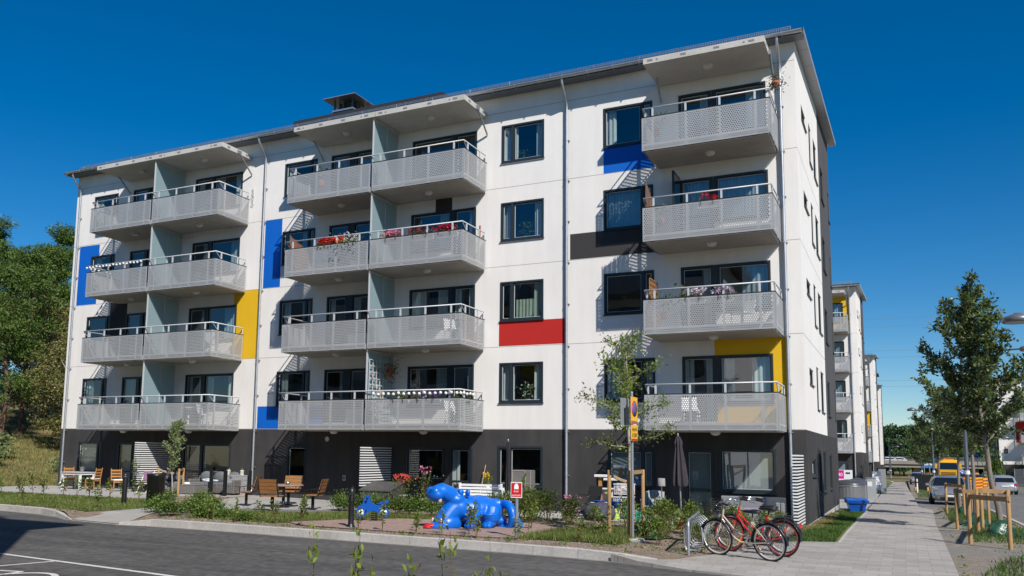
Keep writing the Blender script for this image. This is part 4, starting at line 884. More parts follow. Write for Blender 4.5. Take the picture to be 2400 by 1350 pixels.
plant('tall_shrub','arching single tall shoot beside the grey woven cabinet','shrub',SA[1],(-7.35,-4.0,.04),1,(1.5,1.5,2.2),None)
# foreground saplings on the near verge, cut by the bottom of the picture
patch('near_verge',[(-3.6,-24.2),(1.2,-22.4),(1.6,-20.2),(.4,-19.6),(-3.6,-21.6)],.08,g_soil,lambda x,y:ROADZ,skirt=.2)
FG=[sapling_mesh(120+i,1.25,64,.075,.036,l_young,ns=2,spread=.30) for i in range(4)]
G7='leafy shoots close to the camera'
for i,(x,y,h) in enumerate(((-1.57,-21.75,1.0),(-1.36,-21.6,1.04),(-1.2,-21.47,1.0),(-.90,-21.3,1.04),(-.69,-21.15,1.04),(-.50,-21.1,.90),(-.38,-21.03,.84),(-1.03,-21.3,.86))):
    plant('verge_sapling','thin leafy shoot rising from the bottom edge of the picture close to the camera','sapling',FG[i%4],(x,y,ROADZ+.06),i*1.7,(.75,.75,h*1.2),G7)
# ---- woods on the hill to the left
def crown_mesh(seed,h,w,base,n,L,W,lmat,kind):
    r=np.random.default_rng(seed); P=[]; D=[]
    if kind=='pine':
        nc=46; cz=base+(h-base)*r.random(nc)**.8; f=(cz-base)/(h-base); cr=w*(1.05*(1-f)**.75+.12)*np.sqrt(.25+.75*r.random(nc)); ca=r.random(nc)*6.28
        cs=.55+.5*r.random(nc)
        C=np.stack([cr*np.cos(ca),cr*np.sin(ca),cz],1); S=np.stack([cs*1.25,cs*1.25,cs*.5],1)
    else:
        nc=60; cz=base+(h-base)*(.06+.90*r.random(nc)); f=(cz-base)/(h-base); cr=w*np.sqrt(np.clip(1-(2*f-.95)**2,.05,1))*(.45+.55*r.random(nc)); ca=r.random(nc)*6.28
        cs=(.55+.55*r.random(nc))*w/3; C=np.stack([cr*np.cos(ca),cr*np.sin(ca),cz],1); S=np.stack([cs,cs,cs*.75],1)
    k=r.integers(0,nc,n); d=r.normal(size=(n,3)); d/=np.linalg.norm(d,axis=1)[:,None]; rad=(.55+.5*r.random(n))[:,None]
    P=C[k]+d*S[k]*rad; V,F=leaf_arrays(P,L,W,.1,d*.5,r=r); return cloud_mesh('crown',V,F,[lmat]),C
def wood_tree(seed,h,w,base,n,L,W,lmat,kind,bark,r0):
    me,C=crown_mesh(seed,h,w,base,n,L,W,lmat,kind); r=np.random.default_rng(seed+9); mb=MB()
    top=h*(.93 if kind=='pine' else .8); mb.tube([(0,0,-.4),(r.normal()*.15,r.normal()*.15,top*.35),(r.normal()*.3,r.normal()*.3,top*.7),(0,0,top)],[r0,r0*.75,r0*.45,.04],8)
    for c in C[:26]: 
        z=max(c[2]-.8-.3*math.hypot(c[0],c[1]),base*.5); mb.tube([(0,0,z),tuple(c*np.array([.5,.5,0])+np.array([0,0,(z+c[2])/2])),tuple(c)],[r0*.3,r0*.18,.02],5,cap=False)
    return me,mesh_of(mb,'trunk',[bark])
WT={'pine':[wood_tree(300+i,13+i,2.3,3.2+.8*i,11000,.30,.07,l_pine,'pine',m_bark_d,.2) for i in range(3)],
    'decid':[wood_tree(320+i,11.5+i*1.1,3.1,1.2,15000,.17,.12,l_decid,'d',m_bark,.2) for i in range(3)],
    'oak':[wood_tree(340+i,8.5+i,3.0,1.3,14000,.15,.10,l_oak,'d',m_bark,.22) for i in range(2)]}
GW='trees of the wood on the hill'
LW={'pine':'dark pine among the trees on the hill left of the white house','decid':'fresh green broadleaf tree among the trees on the hill left of the white house','oak':'yellowish oak on the grassy slope left of the white house'}
wood=[('oak', -43.5, 9.5, 1.0), ('oak', -40.2, 11, 0.85), ('oak', -46.5, 14, 1.1), ('pine', -48, 7.5, 0.85), ('pine', -51, 11, 0.95), ('pine', -47, 17, 0.88), ('pine', -53, 6, 0.8), ('oak', -55, 15, 1.1), ('decid', -50, 20, 0.94), ('pine', -56, 10, 1.04), ('pine', -58, 18, 1.1), ('pine', -61, 14, 0.91), ('decid', -62, 22, 1.15), ('pine', -58, 25, 0.84), ('pine', -66, 18, 1.1), ('decid', -54, 26, 1.05), ('pine', -68, 25, 0.95), ('pine', -71, 21, 1.05), ('decid', -64, 29, 1.15), ('pine', -74, 29, 1.1), ('pine', -74.5, 31, 1.26), ('decid', -60, 33, 1.1), ('pine', -80, 27, 1.15), ('decid', -68, 37, 1.02), ('pine', -78, 22, 1.1), ('decid', -57, 39, 1.15), ('decid', -85, 33, 1.23), ('decid', -52, 36, 1.0), ('oak', -42, 17, 0.95), ('decid', -45, 24, 0.9)]
for i,(kd,x,y,s) in enumerate(wood):
    ms=WT[kd][i%len(WT[kd])]; t=thing({'pine':'pine_tree','decid':'broadleaf_tree','oak':'oak_tree'}[kd],LW[kd],'tree',(x,y,H(x,y)-.2),i*1.7,'%s on the wooded hill'%{'pine':'pines','decid':'broadleaf trees','oak':'oaks'}[kd])
    s*=.9 if kd=='decid' else 1; t.scale=(s,s,s*(.90+.14*((i*3)%5)/4)); link('crown',ms[0],t); link('trunk',ms[1],t)
# bare forked dead tree against the wood
r_=MB(); r_.tube([(0,0,-.2),(.1,0,2.2),(0,0,3.6)],[.17,.14,.11],7); r_.tube([(0,0,3.5),(-.5,.1,4.6),(-.6,0,6.0),(-.45,0,7.6)],[.09,.07,.05,.02],6); r_.tube([(0,0,3.5),(.5,0,4.3),(.8,.1,6.1),(1.15,0,7.9)],[.09,.07,.05,.02],6)
r_.tube([(-.2,0,3.9),(-1.2,.2,4.4),(-2.2,.1,4.5)],[.05,.035,.015],5); r_.tube([(.5,0,4.3),(1.3,.3,4.9),(1.9,.2,5.7)],[.05,.035,.015],5); r_.tube([(-.55,0,5.2),(-1.3,.1,5.9)],[.035,.015],5)
tag(r_.build('dead_tree',m_bark_y,None,(-41.2,7.2,H(-41.2,7.2)-.1)),'bare pale forked dead tree in front of the oaks on the slope','dead tree')
for i,(x,y,s) in enumerate(((-40,1.5,1.5),(-42.5,3.5,1.8),(-38.5,-.6,1.2),(-45,2.2,1.9),(-36.8,3.4,1.1),(-48,5,2.0),(-41,-2.5,1.3),(-44,-1.0,1.5))):
    plant('wild_bush','pale green wild bush on the dry grass slope left of the house','bush',WB[i%2],(x,y,H(x,y)),i*1.1,(s*1.2,s*1.2,s),'wild bushes on the slope')
# far trees behind the bridge
FT=[wood_tree(360+i,13,4.2,1.0,6000,.55,.4,l_far,'d',m_bark,.25) for i in range(3)]
for i in range(34):
    x=-14+i*1.9+2.5*math.sin(i*2.7); y=232+12*math.sin(i*1.3)+(i%3)*9
    t=thing('broadleaf_tree','dark green tree in the belt of trees behind the road bridge','tree',(x,y,-2.6),i*1.1,'trees behind the bridge'); s=.95+.2*math.sin(i*1.9)-.006*abs(x-2)
    t.scale=(s,s,s); link('crown',FT[i%3][0],t); link('trunk',FT[i%3][1],t)
t=plant('roadside_bush','bright green rounded bush left of the far right house','bush',SH[0],(13.2,108,-1.4),0,(2.6,2.6,6.5),None)

plant('verge_shrub','leafy low bush peeping over the bottom edge of the picture right of the shoots','shrub',BU[1],(-.40,-21.0,ROADZ+.05),.6,(.62,.62,1.20),None)

# weeds and pebbles in the beds and along the kerb (nobody could count them)
def tufts(name,poly,n,per,L,W,mat,sp_=.05):
    P=scatter(poly,n); k=np.repeat(np.arange(len(P)),per); Q=P[k]+rng.normal(size=(len(k),3))*np.array([sp_,sp_,.012])+np.array([0,0,.015]); V,F=leaf_arrays(Q,L,W,.9)
    return tag(link(name,cloud_mesh(name,V,F,[mat])),kind='stuff')
BEDS=[[(-16.2,-10.3),(-13,-10.3),(-8,-10.4),(-5,-10.4),(-2.2,-10.6),(-3,-9.2),(-6,-9.7),(-9,-9.8),(-11.2,-9.7),(-12.5,-9.5),(-15.8,-9.3)],[(-2.9,-9.2),(-1.6,-10.5),(-.8,-9.4),(0,-5.8),(0,-3.4),(-4.4,-3.5),(-4.4,-5.6),(-2.8,-7.2)],[(-8.3,-3.6),(-4.5,-3.6),(-4.6,-5.3),(-6.6,-5.2),(-8.2,-5.3)],[(-23.5,-9.0),(-19,-9.9),(-19.2,-9.4),(-21,-9.05),(-23.5,-8.7)],[(3.4,-11.2),(5.7,-11.2),(5.7,17),(3.7,17)]]
for i,b_ in enumerate(BEDS):
    tufts('weeds',b_,(90,120,60,25,120)[i],9,.05,.028,l_sap)
    P=scatter(b_,(2600,2400,900,500,5200)[i]); N=len(P); sz=.006+.018*rng.random(N)**2.5; V=[];
    T=np.array([[1,0,-.4],[-.5,.87,-.4],[-.5,-.87,-.4],[.1,.1,.7]]); a=rng.random(N)*6.28
    X=P[:,None,:]+np.stack([np.cos(a)[:,None]*T[None,:,0]-np.sin(a)[:,None]*T[None,:,1],np.sin(a)[:,None]*T[None,:,0]+np.cos(a)[:,None]*T[None,:,1],np.repeat(T[None,:,2]*.7,N,0)],2)*sz[:,None,None]
    F=np.concatenate([np.arange(N)[:,None]*4+np.array([[0,1,3]]),np.arange(N)[:,None]*4+np.array([[1,2,3]]),np.arange(N)[:,None]*4+np.array([[2,0,3]])])
    tag(link('pebbles',cloud_mesh('pebbles',X.reshape(-1,3),F,[LEAF('pebble_stone',(.10,.075,.055),(.24,.20,.16),(.42,.38,.33),0,.9) if 'pebble_stone' not in MATS else MATS['pebble_stone']])),kind='stuff')
# ------------------------------------------------------------------ play area, seats, signs, bikes
def gz(x,y): return H(x,y)
# ---- blue play hippopotamus: one moulded body
def hippo():
    t=thing('play_hippo','large glossy blue moulded hippopotamus with wide open jaws in the play gravel','play sculpture',(-7.5,-7.45,H(-7,-7.4)),R(60)); t.scale=(.86,.90,.90)
    m=MB()
    def E(c,r,rot=None): m.ell(c,r,20,12,0,rot)
    # local +x: to the tail, mouth opens towards -x
    E((.42,0,.45),(.68,.54,.45)); E((.10,0,.48),(.50,.50,.42)); E((.62,0,.40),(.58,.56,.42))          # trunk
    E((-.30,0,.55),(.36,.38,.34)); E((-.42,0,.78),(.30,.33,.22))                                   # neck, skull
    m.tube([(-.35,0,.78),(-.62,0,.92),(-.88,0,1.02),(-1.10,0,.98)],[.27,.25,.24,.20],16)          # upper jaw thrown up
    E((-1.10,0,.93),(.24,.31,.20)); E((-1.17,.13,1.02),(.13,.14,.13)); E((-1.17,-.13,1.02),(.13,.14,.13))
    m.tube([(-.36,0,.6),(-.58,0,.42),(-.80,0,.20),(-.98,0,.08)],[.34,.30,.27,.22],16)             # throat and lower jaw
    E((-.98,0,.05),(.32,.34,.12)); E((-.62,-.22,.12),(.3,.12,.2)); E((-.62,.22,.12),(.3,.12,.2))
    for s in (-1,1):
        E((-.36,s*.22,1.00),(.10,.09,.10)); E((-.14,s*.26,.98),(.07,.10,.10))                      # brows, ears
        m.tube([(-.02,s*.40,.45),(-.10,s*.47,.26),(-.16,s*.48,.09)],[.21,.18,.17],12)              # fore legs
        m.tube([(.62,s*.40,.46),(.50,s*.52,.27),(.42,s*.54,.10)],[.30,.24,.18],12)                 # hind legs
        for k,(lx,ly) in enumerate(((-.16,s*.49),(.40,s*.55))):
            for a in (-55,-15,25,62):
                b=R(180+a*.9) if True else 0
                E((lx-.17*math.cos(R(a)),ly+s*.16*abs(math.cos(R(a*.5)))*(.3)+.15*math.sin(R(a)),.075),(.085,.075,.085))
            E((lx,ly,.09),(.18,.16,.10))
        for q in range(3): m.torus((.50-.03*q,s*.50,.24+.075*q),.245+.015*q,.034,'z',20,6); m.torus((-.08,s*.45,.22+.07*q),.185+.01*q,.030,'z',18,6)
    # haunch loop at the tail
    m.torus((1.05,-.50,.30),.36,.125,'x',30,12); m.tube([(1.05,-.85,.34),(1.12,-.93,.16),(1.2,-.98,.03)],[.13,.15,.17],10); m.tube([(.8,-.2,.62),(1.0,-.3,.66)],[.2,.15],10)
    E((1.0,0,.18),(.32,.5,.2)); E((1.25,-.6,.03),(.22,.45,.08))
    for v in range(len(m.v)):
        p=m.v[v]; m.v[v]=(p[0],p[1],max(p[2],-.03))
    me=remesh(m,.026,4,'body'); me.materials.append(m_hippo); link('body',me,t)
    e=MB()
    for s in (-1,1): e.ell((-.445,s*.24,1.02),(.03,.03,.035)); e.ell((-1.33,s*.12,1.06),(.018,.028,.03))
    e.build('eye',M('dark_blue_mark',(.005,.012,.06),.3),t)
    g=MB(); g.ell((-1.12,0,.09),(.34,.17,.055)); g.ell((-1.32,0,.05),(.16,.14,.045)); g.build('tongue',m_redp,t)
    th=MB()
    m_tooth=M('pale_tooth',(.6,.45,.42),.5)
    for s in (-1,1):
        for c_,r_ in (((-1.06,s*.2,.80),(.06,.05,.09)),((-1.02,s*.22,.2),(.05,.05,.09))): th=MB(); th.ell(c_,r_); th.build('tooth',m_tooth,t)
    return t
hippo()
# ---- spring rider
t=thing('spring_rider','flat blue motorcycle shaped spring rider with white wheels','spring rider',(-10.45,-7.35,H(-10.4,-7.4)+.01),R(24)); t.scale=(.72,.72,.70)
def rider_outline():
    P=[(-.56,.42),(-.52,.56),(-.42,.60),(-.36,.66),(-.30,.80),(-.24,.97),(-.15,1.0),(-.06,.98),(-.08,.86),(-.02,.72),(.08,.64),(.16,.62),(.24,.67),(.36,.76),(.50,.82),(.62,.80),(.64,.74),(.56,.66),(.52,.55)]
    for a in range(70,-110,-20): P.append((.46+.20*math.cos(R(a)),.34+.20*math.sin(R(a))))
    P+=[(.27,.30),(.20,.36),(.06,.37),(-.08,.34),(-.20,.29)]
    for a in range(-30,-215,-20): P.append((-.42+.20*math.cos(R(a)),.32+.20*math.sin(R(a))))
    return P
b=MB(); b.prism(rider_outline(),'y',-.022,.022,0); b.build('side_board',m_bluep,t)
for nm,r_,mt in (('wheel_disc',.125,m_whitep),):
    for x,z in ((-.42,.32),(.46,.34)):
        b=MB(); b.lathe([(.0,0),(r_,0),(r_,.054),(0,.054)],(0,0,0),24); o=b.build('wheel_disc',mt,t); o.location=(x,.027,z); o.rotation_euler=(R(90),0,0)
        b=MB(); b.lathe([(0,0),(.035,0),(.035,.062),(0,.062)],(0,0,0),14); h=b.build('hub_bolt',m_metal_b,o); h.location=(0,0,-.004)
b=MB(); b.tube([(-.15,-.20,.90),(-.15,.20,.90)],.02,8); b.ell((-.15,-.21,.90),(.045,.03,.045)); b.ell((-.15,.21,.90),(.045,.03,.045)); b.tube([(-.2,-.16,.42),(-.2,.16,.42)],.02,8); b.build('handlebar',m_metal_b,t)
b=MB(); b.bx(.18,.40,-.06,.06,.655,.675); b.build('seat',m_bluep,t)
b=MB(); pts=[]
for i in range(49): a=i/48*4*2*math.pi; pts.append((.1+.12*math.cos(a),.12*math.sin(a),.02+.30*i/48))
b.tube(pts,.016,6); b.build('spring',m_metal_b,t)
# ---- bollards and bin
t=thing('bollard_light','black bollard light with louvred dome head beside the spring rider','bollard',(-9.85,-9.2,H(-9.85,-9.2)))
b=MB(); b.lathe([(.115,-.02),(.115,.02),(.085,.05),(.072,.1),(.072,.62),(.078,.64)],n=20); b.build('post',m_metal_b,t)
b=MB(); b.lathe([(.055,.62),(.055,.8)],n=18); 
for i in range(5): b.lathe([(.06,.655+.034*i),(.088,.652+.034*i),(.088,.668+.034*i),(.06,.676+.034*i)],n=20)
b.lathe([(.09,.83),(.09,.86),(.08,.92),(.055,.965),(.02,.985),(.002,.988)],n=20); b.build('lamp_head',m_metal_b,t)
b=MB(); b.rbx(-.17,.17,-.17,.17,-.06,.012,.01); b.build('footing',g_kerb,t)
t=thing('bollard','plain black bollard with rounded top on the left lawn','bollard',(-20.8,-6.6,H(-20.8,-6.6)))
b=MB(); b.lathe([(.085,-.05),(.085,.92),(.078,.97),(.055,1.0),(.02,1.015),(.002,1.017)],n=20); b.build('post',m_metal_b,t)
b=MB(); b.lathe([(.087,.88),(.09,.885),(.09,.905),(.087,.91)],n=20); b.build('ring',m_dzinc,t)
t=thing('litter_bin','black round litter bin speckled with dirt among the low shrubs','litter bin',(-20.75,-5.3,H(-20.7,-5.3)))
b=MB(); b.lathe([(.27,-.02),(.30,.0),(.31,.86),(.325,.88),(.325,.92),(.30,.94)],n=26); b.build('drum',M('bin_black',(.010,.010,.011),.35,.5,nz=(30,.8)),t)
b=MB(); b.torus((0,0,.93),.305,.02,'z',28,8); b.build('rim',m_metal_b,t)
b=MB(); b.lathe([(.25,.89),(.001,.88)],n=20,cap=False); b.build('liner',m_black,t)
# ---- public seats and table on the path
def seat(label,x,y,rz):
    t=thing('garden_chair',label,'seat',(x,y,H(x,y)+.006),rz,'wooden seats round the garden table')
    b=MB(); b.bx(-.04,.04,-.04,.04,-.05,.44); b.rbx(-.12,.12,-.12,.12,0,.015,.004); b.build('post',m_metal_b,t)
    b=MB()
    for i in range(4): b.rbx(-.30,.30,-.24+.122*i,-.13+.122*i,.44,.475,.006)
    b.build('seat',m_wood,t)
    b=MB()
    for i in range(4):
        z=.54+.112*i; y0=.25+.035*i; b.loft([[(-.30,y0,z),(.30,y0,z),(.30,y0+.03,z+.004),(-.30,y0+.03,z+.004)],[(-.30,y0+.032,z+.10),(.30,y0+.032,z+.10),(.30,y0+.062,z+.104),(-.30,y0+.062,z+.104)]],0,False)
    b.build('backrest',m_wood,t)
    for s in (-1,1):
        b=MB(); b.tube([(s*.31,-.1,.44),(s*.31,.22,.44),(s*.31,.29,.52),(s*.31,.42,.97)],.016,6); b.tube([(s*.31,-.16,.44),(s*.33,-.17,.62),(s*.33,.02,.66),(s*.32,.33,.64)],.014,6); b.build('armrest',m_metal_b,t)
    return t
seat('wooden seat with black arms, leftmost of the four, seen from its side',-17.15,-4.75,R(-62))
seat('wooden seat with its slatted back turned squarely to the road',-15.05,-5.95,R(195))
seat('wooden seat mostly hidden behind the table and the nearer seat',-16.5,-3.35,R(15))
seat('wooden seat to the right of the round garden table facing left',-14.4,-4.75,R(-72))
t=thing('garden_table','round wooden garden table on a black post between the seats','table',(-15.75,-4.55,H(-15.7,-4.5)+.006))
b=MB(); b.lathe([(.0,.70),(.62,.70),(.64,.715),(.64,.735),(.62,.75),(0,.75)],n=32); b.build('table_top',M('weathered_wood',(.27,.19,.13),.75,.2,nz=(3,.2,(1,8,1)),obj=True),t)
b=MB(); b.lathe([(.2,-.02),(.2,.015),(.05,.03),(.05,.68),(.2,.70)],n=16); b.build('post',m_metal_b,t)
b=MB(); b.lathe([(.05,0),(.075,.02),(.08,.06),(.07,.10),(.05,.12),(.045,.12),(.06,.06),(.0,.02)],n=16); tag(b.build('ashtray',m_steel,None,(-15.32,-4.9,H(-15,-5)+.76)),'shiny round steel ashtray on the edge of the garden table','ashtray')
# ---- signs
m_sred=M('sign_red',(.52,.012,.015),.4,.4); m_sw=M('sign_white',(.78,.78,.78),.45,.4); m_sy=M('sign_yellow',(.80,.42,.03),.45,.4); m_sb=M('sign_blue',(.06,.14,.42),.45,.4); m_back=M('sign_back',(.33,.36,.37),.45,.5,.4); m_ink=M('sign_ink',(.03,.022,.01),.6)
t=thing('fire_sign','red and white fire brigade sign on a short grey post by the kerb','sign',(-5.32,-9.25,H(-5.3,-9.2)),R(14))
b=MB(); b.tube([(0,.045,-.05),(0,.045,1.10)],.042,14); b.build('post',m_metal_g,t)
b=MB(); b.rbx(-.13,.13,-.008,.004,.895,1.245,.002,0); p=b.build('board',m_sw,t)
b=MB(); b.bx(-.118,.118,-.0105,-.0085,.915,1.228); b.build('red_field',m_sred,p)
b=MB(); b.prism([(-.05,0)]+[(-.05*math.cos(R(a)),.045+.08*math.sin(R(a))) for a in range(0,181,15)]+[(.05,0)],'y',-.0135,-.0115); q=b.build('symbol',m_sw,p); q.location=(0,0,1.088)
text_on('lettering','Brand-',.058,m_sw,p,(0,-.012,1.038),sx=.72); text_on('lettering','uppställningsplats',.045,m_sw,p,(0,-.012,.955),sx=.64)
t=thing('parking_sign','yellow no parking sign on a tall grey post beside the staked young tree','sign',(-2.98,-8.03,H(-3,-8)))
b=MB(); b.tube([(0,0,-.05),(0,0,3.34)],.034,14); b.lathe([(.034,3.34),(.036,3.36),(.001,3.37)],n=12); b.build('post',m_metal_g,t)
b=MB(); b.rbx(-.22,.22,-.20,.20,-.05,.05,.02); b.build('footing',g_kerb,t)
# board faces to the right (towards the junction): its own frame, x along the board
def board(parent,rz,zlo,zhi,w,front,off=-.05):
    b=MB(); b.rbx(-w/2,w/2,off-.012,off,zlo,zhi,.002); return b.build('board',front,parent,(0,0,0),rz)
RZ=R(87)
p=board(t,RZ,2.62,3.24,.44,m_sy)
b=MB(); b.bx(-.20,.20,-.0655,-.0625,2.66,3.20); 
c=MB(); c.lathe([(0,0),(.185,0),(.185,.004),(0,.004)],n=36); o=c.build('red_ring',m_sred,p); o.location=(0,-.0625,2.97); o.rotation_euler=(R(90),0,0)
c=MB(); c.lathe([(0,0),(.150,0),(.150,.006),(0,.006)],n=36); o=c.build('blue_disc',m_sb,p); o.location=(0,-.0625,2.97); o.rotation_euler=(R(90),0,0)
c=MB(); c.bx(-.15,.15,-.0715,-.0695,-.017,.017); o=c.build('slash',m_sred,p); o.location=(0,0,2.97); o.rotation_euler=(0,R(45),0)
c=MB(); c.bx(-.218,.218,-.0645,-.0625,2.625,2.69); c.build('red_strip',M('faded_red',(.30,.10,.12),.5),p)
p2=board(t,RZ,2.24,2.60,.44,m_sy)
c=MB(); c.bx(-.218,.218,-.0645,-.0625,2.245,2.285); c.build('red_strip',m_sred,p2)
text_on('lettering','Insig-fritt',.12,m_ink,p2,(0,-.064,2.50),sx=.75); text_on('lettering','0-22009',.13,m_ink,p2,(0,-.064,2.36),sx=.72)
c=MB(); c.rbx(-.21,.21,-.006,.006,2.60,3.22,.002); c.bx(-.02,.2,-.016,-.0065,2.60,2.98); pb=c.build('back_board',m_back,t,(-.17,.02,0),R(80)); 
for z in (2.66,3.16,2.3): 
    c=MB(); c.tube([(-.045,0,z),(.045,0,z)],.04,8); c.build('clamp',m_steel,t)
# ---- stakes round the trees
def support(label,x,y,rz,spots,h,group,ties=(0,1)):
    t=thing('tree_support',label,'tree stakes',(x,y,H(x,y)),rz,group)
    for (a,b_) in spots:
        c=MB(); z0=-.1; c.lathe([(.045,z0),(.045,h-.01),(.04,h)],(a,b_,0),10); c.build('stake',m_wood_l,t)
    return t
def rail(t,a,b_,z,th=.018,w=.05):
    c=MB(); A=Vector((*a,z)); B=Vector((*b_,z)); d=(B-A).normalized(); n=Vector((-d.y,d.x,0))*th
    c.loft([[tuple(P-n+Vector((0,0,-w))),tuple(P+n+Vector((0,0,-w))),tuple(P+n+Vector((0,0,w))),tuple(P-n+Vector((0,0,w)))] for P in (A-d*.06,B+d*.06)],0,False); c.build('crossbar',m_wood_l,t)
m_tie=M('tie_band',(.36,.27,.17),.85,.15,nz=(20,.2))
def tie(t,a,b_,z0,z1,sag=.03):
    c=MB(); A=Vector((*a,z0)); B=Vector((*b_,z1)); n=7
    for dz in (0,.03): c.tube([tuple(A+(B-A)*i/n+Vector((0,0,-sag*4*(i/n)*(1-i/n)+dz))) for i in range(n+1)],.012,5,flat=2.2)
    c.build('tie_band',m_tie,t)
t=support('three thick brown stakes round the sparse young tree next to the no parking sign',-3.36,-6.75,0,[(-.30,-.85),(.26,-1.15),(.12,.55)],1.55,None)
tie(t,(-.30,-.85),(-.02,-.05),1.44,1.22); tie(t,(.26,-1.15),(.04,-.05),1.42,1.2)
rail(t,(.26,-1.15),(.12,.55),1.5,.02,.045)
t=support('short weathered stakes with a bar round the small tree at the left patio',-23.05,-2.25,0,[(-.62,-.2),(.62,-.35),(.05,.45)],1.02,None); tie(t,(-.62,-.2),(.0,.0),.95,.8); rail(t,(.62,-.35),(.05,.45),.96,.015,.035)
GS='wooden stakes round the street trees'
for (x,y,rz,lb,sp_) in ((4.55,-.9,0,'big pale stakes with crossbars nearest the camera on the right verge',[(-.68,-3.0),(.02,-4.0),(.42,.5),(-.3,.4)]),(4.35,3.2,0,'stake frame with a long crossbar just before the dark lamp post',[(-.50,-1.85),(.12,-1.9),(.50,1.1)]),(4.35,9.9,0,'stake frame behind the dark lamp post in front of the silver car',[(-.40,1.2),(.13,-.1),(.55,3.0)])):
    t=support(lb,x,y,rz,sp_,1.18,GS)
    rail(t,sp_[0],sp_[1],1.10,.02,.055); rail(t,sp_[1],sp_[2],1.12,.02,.055)
    if len(sp_)>3: rail(t,sp_[2],sp_[3],1.13,.02,.055)
# watering bags
m_bag=M('green_bag',(.014,.062,.034),.30,.5,nz=(7,.35),bump=(9,.8),obj=True)
def bag(label,x,y,rz,s):
    r=np.random.default_rng(int(abs(x*100+y*10))); m=MB(); n=18; rings=[]
    for k in range(8):
        f=k/7; rr=.40*(1-f)**.6+.10; ring=[]
        for i in range(n):
            a=2*math.pi*i/n; w=rr*(1+.16*math.sin(3*a+k)+.12*math.sin(7*a+k*2)); ring.append((w*math.cos(a)+.10*f,w*.75*math.sin(a),.62*f+.03*math.sin(5*a)))
        rings.append(ring)
    m.loft(rings,0,True)
    sk=[]; 
    for k in range(3): 
        rr=.42+.22*k; sk.append([(rr*(1+.22*math.sin(3*2*math.pi*i/n+k))*math.cos(2*math.pi*i/n),rr*.8*(1+.18*math.sin(4*2*math.pi*i/n))*math.sin(2*math.pi*i/n),.10-.035*k+.03*math.sin(6*2*math.pi*i/n+k)) for i in range(n)])
    m.loft(sk,0,True,cap=False); o=m.build('watering_bag',m_bag,None,(x,y,H(x,y)),rz); o.scale=(s*.78,s*.78,s*.62); return tag(o,label,'watering bag','green watering bags at the tree feet')
bag('crumpled shiny green watering bag at the foot of the nearest street tree',4.7,-.6,.4,1.0); bag('flattened green watering bag below the second stake frame on the verge',4.5,3.6,2.2,.95); bag('green watering bag in the stake frame behind the lamp post',4.45,10.6,1.2,.85); bag('upright green watering bag beside the no parking sign post',-2.95,-7.1,3.0,.95)
# ---- bicycle rack and bicycles
t=thing('bicycle_rack','low galvanised bicycle rack with tube hoops under the front wheels','bicycle rack',(-1.30,-9.95,.0),0)
d=Vector((-.13,1.0,0)).normalized()
b=MB(); b.tube([(0,0,-.12),(0,0,.54),(.02*d.x,.02,.62),(d.x*.12,.12,.67),(d.x*2.6,2.6*d.y,.67),(d.x*2.72,2.72*d.y,.62),(d.x*2.74,2.74*d.y,-.05)],.027,10); b.build('frame',m_zinc,t)
for i in range(6):
    q=d*(.28+.40*i); 
    for s in (0,.09):
        p=q+d*s; b=MB(); b.tube([(p.x-.10,p.y,.12),(p.x-.12,p.y,.55),(p.x-.06,p.y,.62),(p.x+.12,p.y,.62),(p.x+.24,p.y,.5),(p.x+.26,p.y,.2),(p.x+.16,p.y,.06),(p.x-.06,p.y,.06),(p.x-.10,p.y,.12)],.009,6,cap=False)
        b.build('hoop',m_zinc,t)
m_beige=M('beige_frame_paint',(.42,.33,.22),.3,.5,coat=.4); m_redf=M('red_frame_paint',(.55,.012,.015),.3,.5,coat=.4); m_yelf=M('olive_frame_paint',(.30,.27,.05),.35,.5); m_dkf=M('dark_frame_paint',(.03,.03,.035),.3,.5)
m_amber=M('amber_reflector',(.75,.28,.02),.3,.5)
